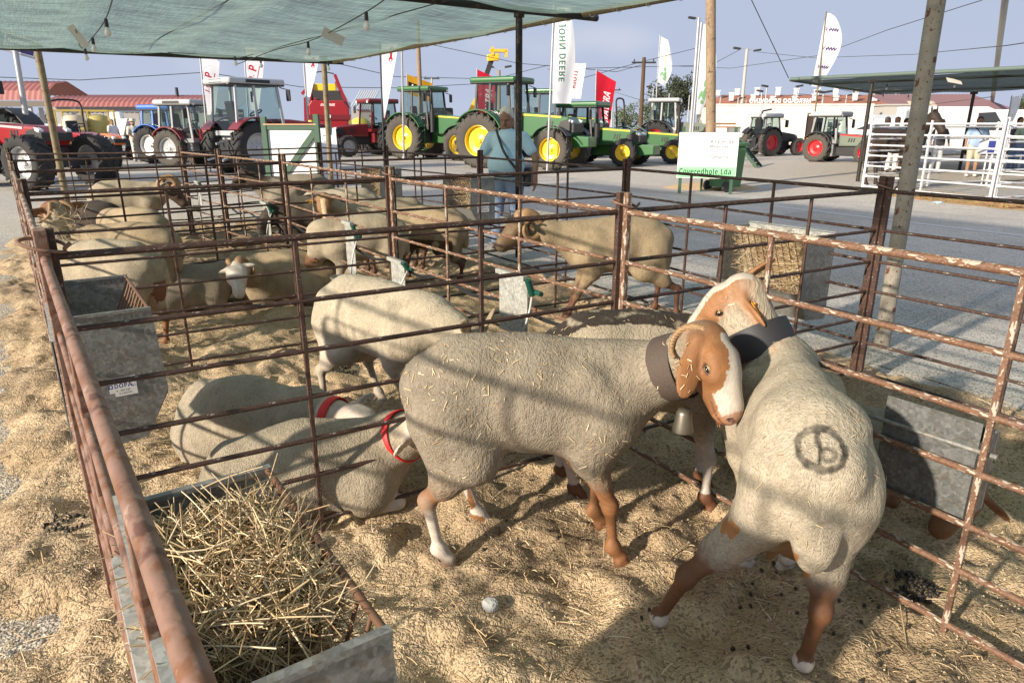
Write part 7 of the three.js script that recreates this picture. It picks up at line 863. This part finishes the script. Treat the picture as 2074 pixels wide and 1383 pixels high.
{ // potato harvester
  const t = thing('potato_harvester', 'tall red potato harvester with white lettering behind the silver cab', 'harvester', [W(668, 36), 0, -36], 0.15);
  P().prism([[-0.95, 1.25], [0.95, 1.25], [1.25, 2.0], [1.25, 2.55], [0.95, 2.95], [-0.75, 2.95], [-0.95, 2.7]], -0.3, 0.35, 0.05).build('front_hopper', C.red, t); P().prism([[-1.0, 1.9], [1.3, 1.9], [1.35, 2.2], [-1.0, 2.2]], 0.3, 0.42, 0.02).build('rib', C.redDark, t);
  P().box(0, 2.2, -1.6, 2.3, 1.5, 2.6, 0, 0, 0, 0.05).build('body', C.redDark, t); P().prism([[-0.95, 2.8], [1.05, 2.8], [0.7, 3.5], [-0.8, 3.5]], -0.55, -0.35).build('opening_shade', M.dark, t);  // dark sheet above the hopper stands in for the unlit opening there
  P().bar([1.2, 2.5, -0.1], [0.55, 4.35, -0.4], 0.14, 0.16).build('elevator_arm', C.red, t); P().bar([-1.1, 2.4, -0.2], [-0.75, 3.9, -0.5], 0.14, 0.2).bar([-0.75, 3.9, -0.5], [-1.35, 3.3, -0.5], 0.12, 0.16).build('elevator_arm', C.red, t); P().prism([[0.62, 4.1], [1.18, 2.95], [0.95, 2.95], [0.5, 3.9]], -0.5, -0.44).build('side_plate', mat({ rgb: [0.24, 0.075, 0.065] }), t); P().tube([[-0.9, 4.35, -0.5], [-0.2, 4.5, -0.5], [0.5, 4.4, -0.5]], 0.035, 20, 6).build('hoop', M.dark, t);
  P().box(-0.1, 3.62, -0.8, 1.3, 0.5, 0.5, 0, 0, 0, 0.04).build('yellow_cover', C.yellow, t); P().box(0.2, 1.05, -0.2, 1.7, 0.55, 0.4).build('yellow_frame', mat({ rgb: [0.45, 0.33, 0.05] }), t); for (let i = 0; i < 5; i++) P().box(-0.5 + i * 0.36, 1.05, 0.02, 0.06, 0.5, 0.06).build('strut', M.dark, t);
  for (const x of [-1.25, -1.0, -0.72]) P().bar([x, 1.0, 0.1], [x + 0.1, 3.1, -0.2], 0.12, 0.16).build('ram', C.red, t); P().ball(-0.9, 1.8, 0.25, 0.2).build('yellow_cap', C.yellow, t);
  const tx = canvasTex(256, 64, (x, w, h) => { x.fillStyle = '#a41622'; x.fillRect(0, 0, w, h); x.fillStyle = '#f0e8e6'; x.font = 'italic bold 54px sans-serif'; x.fillText('GRIMME', 10, 52, 236); }), m = mesh('lettering', new THREE.PlaneGeometry(0.92, 0.22), mat({ map: tx, roughness: 0.4 }), t); m.position.set(0.12, 2.72, 0.353); P().rod([0.12, 2.1, 0.42], [0.12, 2.1, 0.45], 0.13, 0.13, 20).build('badge', M.white, t);
  t.scale.setScalar(0.88); const lo = P(); for (let i = 0; i < 6; i++) lo.rod([1.0 + i * 0.18, 0.35, 0.2 - i * 0.05], [1.0 + i * 0.18, 0.9 - i * 0.03, 0.3], 0.05); lo.box(1.4, 0.75, 0.1, 1.5, 0.2, 0.5); lo.build('lifting_unit', C.redDark, t); for (const x of [0.9, 1.35]) P().rod([x, 0.42, 0.42], [x, 0.42, 0.5], 0.3, 0.3, 18).build('disc', blackPlastic, t); for (const s of [-1, 1]) wheel(t, 0.0, -1.6 + s * 0.3, 0.6, 0.4, C.silver); }
{ // loader with its boom raised
  const t = thing('telehandler', 'yellow loader with its boom raised behind the first green tractor', 'loader', [W(905, 46), 0, -46], 0.1); for (const [x, z] of [[-1.4, 0.8], [1.4, 0.8], [-1.4, -0.8], [1.4, -0.8]]) wheel(t, x, z, 0.6, 0.4, C.jcb); P().box(0, 1.0, 0, 3.8, 0.7, 1.3, 0, 0, 0, 0.08).build('body', C.jcb, t); P().box(-0.2, 1.9, 0.5, 1.3, 1.1, 0.8, 0, 0, 0, 0.1).build('cab', M.dark, t); const a = V(-1.5 + 2.6, 1.6, -0.1), b = V(2.15, 3.2, -0.1), c = V(2.95, 5.3, -0.1); P().bar([1.1, 1.3, -0.1], b, 0.34, 0.4).bar(b, [2.3, 3.6, -0.1], 0.36, 0.5).build('boom', C.jcb, t); P().bar(b, c, 0.24, 0.3).build('inner_boom', M.dark, t); P().box(3.05, 5.45, -0.1, 0.75, 0.4, 0.6, 0, 0, 0.1, 0.05).box(3.4, 5.85, -0.1, 1.1, 0.16, 0.7).box(3.0, 5.8, 0.1, 0.14, 0.5, 0.3).box(3.85, 5.65, 0.1, 0.14, 0.4, 0.3).build('fork_carriage', C.jcb, t); }
// sprayers and tanks in the far left background
function sprayer(px, d, label, tankMat, frameMat) { const t = thing('sprayer', label, 'sprayer', [W(px, d), 0, -d], 0.2, 'yellow framed sprayers behind the small tractors'); P().lathe([[0.001, 0.7], [0.5, 0.75], [0.62, 1.0], [0.62, 1.6], [0.5, 1.9], [0.2, 2.0], [0.001, 2.0]], 20).build('tank', tankMat, t); for (const [x, z] of [[-0.7, 0.5], [0.7, 0.5], [-0.7, -0.5], [0.7, -0.5]]) P().box(x, 1.1, z, 0.08, 2.2, 0.08).build('upright', frameMat, t); P().box(0, 2.2, 0.5, 1.5, 0.09, 0.08).box(0, 2.2, -0.5, 1.5, 0.09, 0.08).box(0, 1.25, 0.52, 1.5, 0.12, 0.06).build('frame', frameMat, t); for (const s of [-1, 1]) wheel(t, 0, s * 0.75, 0.42, 0.26, frameMat); P().box(0.2, 0.5, 0.3, 1.1, 0.35, 0.6, 0, 0, 0, 0.04).build('pump', mat({ rgb: [0.06, 0.09, 0.04] }), t); }
sprayer(160, 40, 'yellow framed sprayer just right of the black roll bar', mat({ rgb: [0.6, 0.5, 0.36], roughness: 0.5 }), mat({ rgb: [0.38, 0.28, 0.06] })); sprayer(210, 41, 'yellow framed sprayer above the orange tractor', mat({ rgb: [0.42, 0.35, 0.12], roughness: 0.5 }), mat({ rgb: [0.40, 0.30, 0.06] }));
{ const t = thing('water_tank', 'white horizontal water tank behind the small red tractor', 'tank', [W(98, 42), 0, -42], 0.1); P().rod([-1.1, 0.95, 0], [1.1, 0.95, 0], 0.55, 0.55, 24).build('tank', M.white, t); P().box(-0.7, 0.25, 0, 0.2, 0.5, 0.9).box(0.7, 0.25, 0, 0.2, 0.5, 0.9).build('cradle', M.steel, t); const u = thing('spreader', 'red and white spreader machines in front of the grey shed', 'implement', [W(248, 45), 0, -45]); P().prism([[-0.5, 0.8], [0.5, 0.8], [0.9, 1.8], [-0.9, 1.8]], -0.5, 0.5, 0.03).build('hopper', M.white, u); P().box(1.7, 1.1, 0, 1.8, 0.5, 0.9, 0, 0, 0, 0.05).box(1.7, 0.6, 0, 1.9, 0.1, 1.0).build('red_box', mat({ rgb: [0.22, 0.05, 0.04] }), u); P().box(0, 2.0, 0, 0.7, 0.4, 0.5, 0, 0, 0, 0.08).build('cover', M.white, u); for (const x of [-0.4, 0.4]) P().box(x, 0.4, 0, 0.08, 0.8, 0.6).build('leg', M.dark, u); const w2 = thing('yellow_tank', 'round yellow tank between the harvester and the dark red tractor', 'tank', [W(733, 42), 0, -42]); P().ball(0, 1.25, 0, 0.62, 1.1, 1, 1, 20, 14).build('tank', mat({ rgb: [0.62, 0.52, 0.08], roughness: 0.4 }), w2); P().box(0, 0.4, 0, 1.2, 0.8, 0.8).build('frame', M.dark, w2); }
// ---------- people and the horse ----------
const SKIN = [0.36, 0.20, 0.13];
function person(o) { // stands at o.at facing o.turn (local +z is forward, +x its left side)
  const h = o.h / 1.75, t = thing('person', o.label, 'person', [o.at[0], 0, o.at[1]], o.turn), v = (x, y, z) => V(x * h, y * h, z * h), cell = o.cell, bl = o.belly || 0, sk = o.skin || SKIN, wd = o.wide || 1;
  const L = (a, b, ra, rb, col, k = 0.03) => ({ a, b, ra: ra * h, rb: rb * h, col, k: k * h, wool: false });
  const arms = o.arms || [[[0.27, 1.16, 0.02], [0.29, 0.92, 0.08]], [[-0.27, 1.16, 0.02], [-0.29, 0.92, 0.08]]], hd = v(0, 1.585, 0.015), turnH = o.headTurn || 0, tilt = o.headTilt || 0, fw = V(Math.sin(turnH) * Math.cos(tilt), -Math.sin(tilt), Math.cos(turnH) * Math.cos(tilt)), rt = V(fw.z, 0, -fw.x).normalize(), up = fw.clone().cross(rt), hat = (f, u, s) => hd.clone().addScaledVector(fw, f * h).addScaledVector(up, u * h).addScaledVector(rt, s * h);
  const B0 = [L(v(0, 1.40, -0.01), hat(-0.01, -0.05, 0), 0.062, 0.056, sk), { e: hat(-0.005, 0.055, 0), r: [0.078 * h, 0.10 * h, 0.095 * h], col: sk, k: 0.03, wool: false }, L(hat(0.045, -0.055, 0), hat(0.05, -0.075, 0), 0.045, 0.036, sk), L(hat(0.02, -0.04, 0.03), hat(0.03, -0.06, -0.03), 0.05, 0.05, sk, 0.04), L(hat(0.088, 0.03, 0), hat(0.108, -0.012, 0), 0.011, 0.019, sk, 0.012)];
  for (const s of [-1, 1]) { B0.push({ e: hat(-0.01, 0.0, s * 0.08), r: [0.012 * h, 0.032 * h, 0.02 * h], col: sk, k: 0.008, wool: false }); if (cell < 0.01) { B0.push({ e: hat(0.098, 0.032, s * 0.032), r: [0.017 * h, 0.011 * h, 0.012 * h], col: sk, k: 0.01, cut: true }); B0.push(L(hat(0.088, 0.048, s * 0.018), hat(0.082, 0.046, s * 0.05), 0.009, 0.007, sk, 0.012)); } }
  if (cell < 0.01) { B0.push({ e: hat(0.098, -0.048, 0), r: [0.024 * h, 0.004 * h, 0.008 * h], col: sk, k: 0.006, cut: true }); B0.push(L(hat(0.082, -0.058, -0.014), hat(0.082, -0.058, 0.014), 0.011, 0.011, [sk[0] * 1.05, sk[1] * 0.8, sk[2] * 0.8], 0.01)); }
  arms.forEach(([e, w], i) => { const s = i ? -1 : 1, el = v(...e), wr = v(...w), d = wr.clone().sub(el).normalize(), sd = V(0, 0, 1); B0.push(L(v(s * 0.2 * wd, 1.37, -0.01), el, 0.05, 0.042, sk), L(el, wr, 0.041, 0.028, sk)); const pm = wr.clone().addScaledVector(d, 0.05 * h); B0.push(L(wr, pm, 0.028, 0.034, sk, 0.02)); for (let f = 0; f < 4; f++) { const b = pm.clone().addScaledVector(d, 0.025 * h).add(V(0, 0, (f - 1.5) * 0.019 * h)), m = b.clone().addScaledVector(d, 0.035 * h).add(V(-s * 0.006 * h, 0, 0)), tp = m.clone().addScaledVector(d, (0.03 - Math.abs(f - 1.2) * 0.004) * h).add(V(-s * 0.016 * h, 0, 0)); B0.push(L(b, m, 0.0095, 0.009, sk, 0.006), L(m, tp, 0.009, 0.0075, sk, 0.005)); } const tb = wr.clone().addScaledVector(d, 0.03 * h).add(V(0, 0, 0.024 * h)); B0.push(L(tb, tb.clone().addScaledVector(d, 0.045 * h).add(V(-s * 0.012 * h, 0, 0.02 * h)), 0.012, 0.009, sk, 0.01)); });
  if (o.shorts) for (const s of [-1, 1]) B0.push(L(v(s * 0.1, 0.55, 0.01), v(s * 0.1, 0.36, 0.0), 0.062, 0.056, sk), L(v(s * 0.1, 0.36, -0.01), v(s * 0.1, 0.08, -0.02), 0.056, 0.04, sk));
  const body = mesh('body', skin(B0, cell, { woolSplit: false, paint: (q, c) => { const d = q.clone().sub(hd); const f = d.dot(fw) / h, u = d.dot(up) / h, s = d.dot(rt) / h; if (f > 0.07 && Math.abs(Math.abs(s) - 0.032) < 0.014 && Math.abs(u - 0.03) < 0.006) return [0.06, 0.035, 0.025]; return null; } }), MAT.hair, t);
  // hair
  const Hc = o.hair || [0.03, 0.022, 0.018]; if (Hc) { const HL = [{ e: hat(-0.022, 0.075, 0), r: [0.088 * h, 0.095 * h, 0.095 * h], col: Hc, k: 0.02, wool: true }, { e: hat(-0.055, 0.015, 0), r: [0.082 * h, 0.08 * h, 0.055 * h], col: Hc, k: 0.02, wool: true }, { e: hat(0.072, -0.02, 0), r: [0.1 * h, 0.10 * h, 0.075 * h], col: Hc, k: 0.01, cut: true, q: new THREE.Quaternion().setFromUnitVectors(V(0, 0, 1), fw) }]; if (o.longHair) HL.push(L(hat(-0.06, 0.03, 0), hat(-0.09, -0.2, 0), 0.085, 0.06, Hc)); mesh('hair', skin(HL, cell, { woolSplit: false, relief: 0.012 * h, reliefF: 60 }), MAT.fleece, t); }
  if (o.hat) P().lathe([[0.001, 0.11], [0.07, 0.105], [0.095, 0.06], [0.1, 0.02], [0.16, 0.0], [0.15, -0.005], [0.09, 0.01], [0.001, 0.08]].map((p) => [p[0] * h, p[1] * h]), 20).build('hat', mat({ rgb: o.hat }), t).position.copy(hat(-0.01, 0.075, 0));
  const sc = o.shirt, S = [L(v(0, 1.33, -0.005), v(0, 1.08, 0.02), 0.135 * wd, 0.14 * wd, sc, 0.08), L(v(0.10 * wd, 1.34, -0.01), v(-0.10 * wd, 1.34, -0.01), 0.10, 0.10, sc, 0.06), L(v(0.06, 1.06, 0.02), v(-0.06, 1.06, 0.02), 0.125 * wd, 0.125 * wd, sc, 0.08), L(v(0.06, 0.96, 0.005), v(-0.06, 0.96, 0.005), 0.135 * wd, 0.135 * wd, sc, 0.06), L(v(0, 1.42, -0.01), v(0, 1.46, 0.0), 0.082, 0.068, sc, 0.02)];
  if (bl) S.push({ e: v(0, 1.06, 0.07), r: [0.185 * wd * h, 0.19 * h, (0.13 + bl) * h], col: sc, k: 0.08, wool: false }); arms.forEach(([e], i) => { const s = i ? -1 : 1, a = v(s * 0.175 * wd, 1.375, -0.01), el = v(...e), m = a.clone().lerp(el, o.sleeve ?? 0.85); S.push(L(a, m, 0.08, o.sleeve === 1 ? 0.06 : 0.072, sc, 0.05)); }); S.push({ e: v(0, 0.80, 0), r: [0.4, 0.075 * h, 0.4], k: 0.006, cut: true, wool: false, col: sc });
  const fold = (q, c) => { const m = 0.93 + 0.14 * fbm3(q.x * 9 / h, q.y * 5, q.z * 9, 3); return [c[0] * m, c[1] * m, c[2] * m]; };
  mesh('shirt', skin(S, cell, { woolSplit: false, paint: fold, relief: 0 }), clothMat, t);
  const pc = o.trousers, hemY = o.shorts ? 0.48 : 0.09, fz = o.stride || 0, T = [L(v(0.07, 0.95, 0), v(-0.07, 0.95, 0), 0.125 * wd, 0.125 * wd, pc, 0.06)]; for (const s of [-1, 1]) { const kn = v(s * 0.105, 0.50, 0.03 + s * fz * 0.5), an = v(s * 0.11, hemY, s * fz); T.push(L(v(s * 0.085 * wd, 0.88, 0), kn, 0.108 * wd, 0.078, pc, 0.05)); if (!o.shorts) T.push(L(kn, an, 0.076, 0.066, pc, 0.04)); }
  T.forEach((p) => { p.wool = false; }); mesh('trousers', skin(T, cell, { woolSplit: false, paint: fold }), clothMat, t);
  for (const s of [-1, 1]) P().ball(s * 0.11 * h, 0.045 * h, (s * fz + 0.05) * h, 0.05 * h, 0.95, 0.9, 2.5).build('shoe', mat({ rgb: o.shoe || [0.05, 0.04, 0.035] }), t);
  if (o.strap) { const pts = [v(0.13, 1.47, 0.03), v(0.05, 1.36, 0.17), v(-0.06, 1.2, 0.215 + bl * 0.8), v(-0.19, 1.0, 0.16 + bl * 0.4), v(-0.25, 0.9, 0.0)]; if (o.strap === 'r') pts.forEach((p) => { p.x *= -1; }); P().tube(pts, 0.016 * h, 40, 6).build('bag_strap', M.dark, t); P().box(0.27 * (o.strap === 'r' ? 1 : -1) * h, 0.9 * h, -0.05 * h, 0.1 * h, 0.24 * h, 0.2 * h, 0, 0, 0, 0.03).build('shoulder_bag', M.dark, t); }
  if (o.belt) P().lathe([[0.195, -0.018], [0.2, 0], [0.195, 0.018]].map((p) => [p[0] * wd * h, p[1] * h]), 30).build('belt', M.dark, t).position.copy(v(0, 0.925, 0.0));
  return t;
}
const clothMat = mat({ vertexColors: true, roughness: 0.9, bumpMap: makeTex(512, (() => { const a = pfbm(4, 4, 611), b = pnoise2(220, 220, 613); return (u, v) => 0.8 * a(u, v) + 0.2 * b(u, v); })(), { gray: true, metres: 0.4 }), bumpScale: 0.012 });
person({ label: 'stout grey haired man in a light blue polo shirt behind the roof post', at: [-0.06, -8.75], turn: -0.28, h: 1.70, wide: 1.2, belly: 0.11, cell: 0.0085, skin: [0.30, 0.165, 0.11], hair: [0.66, 0.65, 0.63], shirt: [0.42, 0.62, 0.72], trousers: [0.17, 0.23, 0.34], headTilt: 0.34, headTurn: -0.12, arms: [[[0.37, 1.13, -0.02], [0.38, 0.87, 0.04]], [[-0.37, 1.12, -0.02], [-0.37, 0.84, 0.04]]], strap: 'r', belt: true, sleeve: 0.6, stride: -0.13, shoe: [0.25, 0.2, 0.15] });
const far = (px, py, dd) => { const p = D(px, py, dd); return [p.x, p.z]; };
person({ label: 'bald man in a white shirt behind the orange tractor', at: far(234, 300, 35), turn: 1.2, h: 1.72, cell: 0.024, hair: [0.2, 0.14, 0.1], shirt: [0.62, 0.62, 0.66], trousers: [0.12, 0.13, 0.17], wide: 1.1 });
person({ label: 'man in a pale hat and cream clothes beside the blue tractor', at: far(278, 318, 29.5), turn: 0.8, h: 1.70, cell: 0.022, hat: [0.62, 0.58, 0.46], shirt: [0.66, 0.62, 0.50], trousers: [0.62, 0.60, 0.52], sleeve: 1, arms: [[[0.25, 1.14, 0.06], [0.14, 1.0, 0.2]], [[-0.25, 1.14, 0.06], [-0.14, 1.0, 0.2]]] });
person({ label: 'grey haired man in a white shirt and dark trousers behind the cattle panels', at: far(1785, 335, 23.5), turn: 0.4, h: 1.72, cell: 0.022, hair: [0.4, 0.38, 0.36], shirt: [0.60, 0.66, 0.76], trousers: [0.05, 0.06, 0.10], wide: 1.12 });
person({ label: 'man in a pale blue shirt and white trousers behind the cattle panels', at: far(1805, 335, 23), turn: -0.2, h: 1.72, cell: 0.022, hair: [0.3, 0.24, 0.2], shirt: [0.46, 0.54, 0.74], trousers: [0.66, 0.64, 0.60], wide: 1.1 });
person({ label: 'person with dark hair and dark top beside the neck of the horse, left of it', at: far(1823, 336, 23.8), turn: 0.3, h: 1.68, cell: 0.024, shirt: [0.12, 0.07, 0.06], trousers: [0.5, 0.42, 0.32] });
person({ label: 'dark haired woman in a black top behind the horse pen', at: far(1894, 336, 22.5), turn: -0.1, h: 1.64, cell: 0.022, longHair: true, shirt: [0.05, 0.05, 0.06], trousers: [0.45, 0.47, 0.5], wide: 0.9, sleeve: 0.5 });
person({ label: 'man in a light blue shirt and beige shorts behind the back panels', at: far(1968, 340, 21), turn: -0.3, h: 1.70, cell: 0.022, shirt: [0.30, 0.42, 0.62], trousers: [0.48, 0.42, 0.32], shorts: true, strap: 'r', shoe: [0.6, 0.6, 0.58], wide: 1.1 });
person({ label: 'man with dark glasses and a dark top near the right edge', at: far(2050, 330, 24), turn: 0.2, h: 1.72, cell: 0.024, shirt: [0.08, 0.08, 0.10], trousers: [0.14, 0.20, 0.36] });
person({ label: 'man in a pale green shirt and jeans at the right edge', at: far(2066, 330, 23.4), turn: -0.4, h: 1.74, cell: 0.024, hair: [0.35, 0.25, 0.18], shirt: [0.33, 0.46, 0.38], trousers: [0.14, 0.20, 0.36], arms: [[[0.27, 1.14, 0.08], [0.1, 1.1, 0.26]], [[-0.27, 1.14, 0.08], [-0.1, 1.1, 0.26]]] });
{ // dark horse standing in the first panel pen, partly behind the leaning post
  const p = G(1838, 388), t = thing('horse', 'dark brown horse standing behind the leaning grey post in the cattle pen', 'horse', [p.x + 0.05, 0, p.z - 0.9], headingOf(0.30, 0.95)), L = [], hb = [0.03, 0.017, 0.01], add = (a, b, ra, rb, col = hb, k = 0.08) => L.push({ a: V(...a), b: V(...b), ra, rb, col, k, wool: false });
  add([-0.55, 1.14, 0], [0, 1.10, 0], 0.27, 0.27); add([0, 1.10, 0], [0.5, 1.12, 0], 0.27, 0.25); add([0.52, 1.2, 0], [0.78, 1.5, 0], 0.2, 0.13); add([0.78, 1.5, 0], [0.92, 1.62, 0], 0.13, 0.1); add([0.95, 1.66, 0], [1.22, 1.36, 0], 0.1, 0.06); add([1.05, 1.52, 0], [1.2, 1.32, 0], 0.09, 0.055);
  for (const s of [-1, 1]) { add([0.42, 0.95, s * 0.14], [0.44, 0.6, s * 0.15], 0.13, 0.07); add([0.44, 0.6, s * 0.15], [0.44, 0.12, s * 0.15], 0.052, 0.04, [0.03, 0.02, 0.014], 0.03); add([0.44, 0.1, s * 0.15], [0.48, 0.04, s * 0.15], 0.05, 0.065, [0.03, 0.02, 0.015], 0.02); add([-0.58, 1.0, s * 0.14], [-0.5, 0.72, s * 0.16], 0.19, 0.11); add([-0.5, 0.72, s * 0.16], [-0.68, 0.5, s * 0.16], 0.09, 0.055, hb, 0.04); add([-0.68, 0.5, s * 0.16], [-0.6, 0.12, s * 0.16], 0.052, 0.04, [0.03, 0.02, 0.014], 0.03); add([-0.6, 0.1, s * 0.16], [-0.56, 0.04, s * 0.16], 0.05, 0.065, [0.03, 0.02, 0.015], 0.02); add([0.92, 1.72, s * 0.06], [0.9, 1.9, s * 0.09], 0.035, 0.012, hb, 0.03); }
  mesh('body', skin(L, 0.024, { woolSplit: false }), MAT.hair, t); P().tube([[-0.78, 1.2, 0], [-0.92, 1.0, 0], [-0.95, 0.6, 0]], 0.06, 16, 6).build('tail', mat({ rgb: [0.02, 0.014, 0.01] }), t); P().tube([[0.95, 1.78, 0], [0.74, 1.62, 0], [0.5, 1.4, 0]], 0.05, 16, 6).build('mane', mat({ rgb: [0.02, 0.014, 0.01] }), t); for (const s of [-1, 1]) P().ball(1.03, 1.6, s * 0.085, 0.02).build('eye', pupilMat, t); }
scene.traverse((o) => { if (o.isMesh) { o.castShadow = true; o.receiveShadow = true; } });
renderer.render(scene, camera);
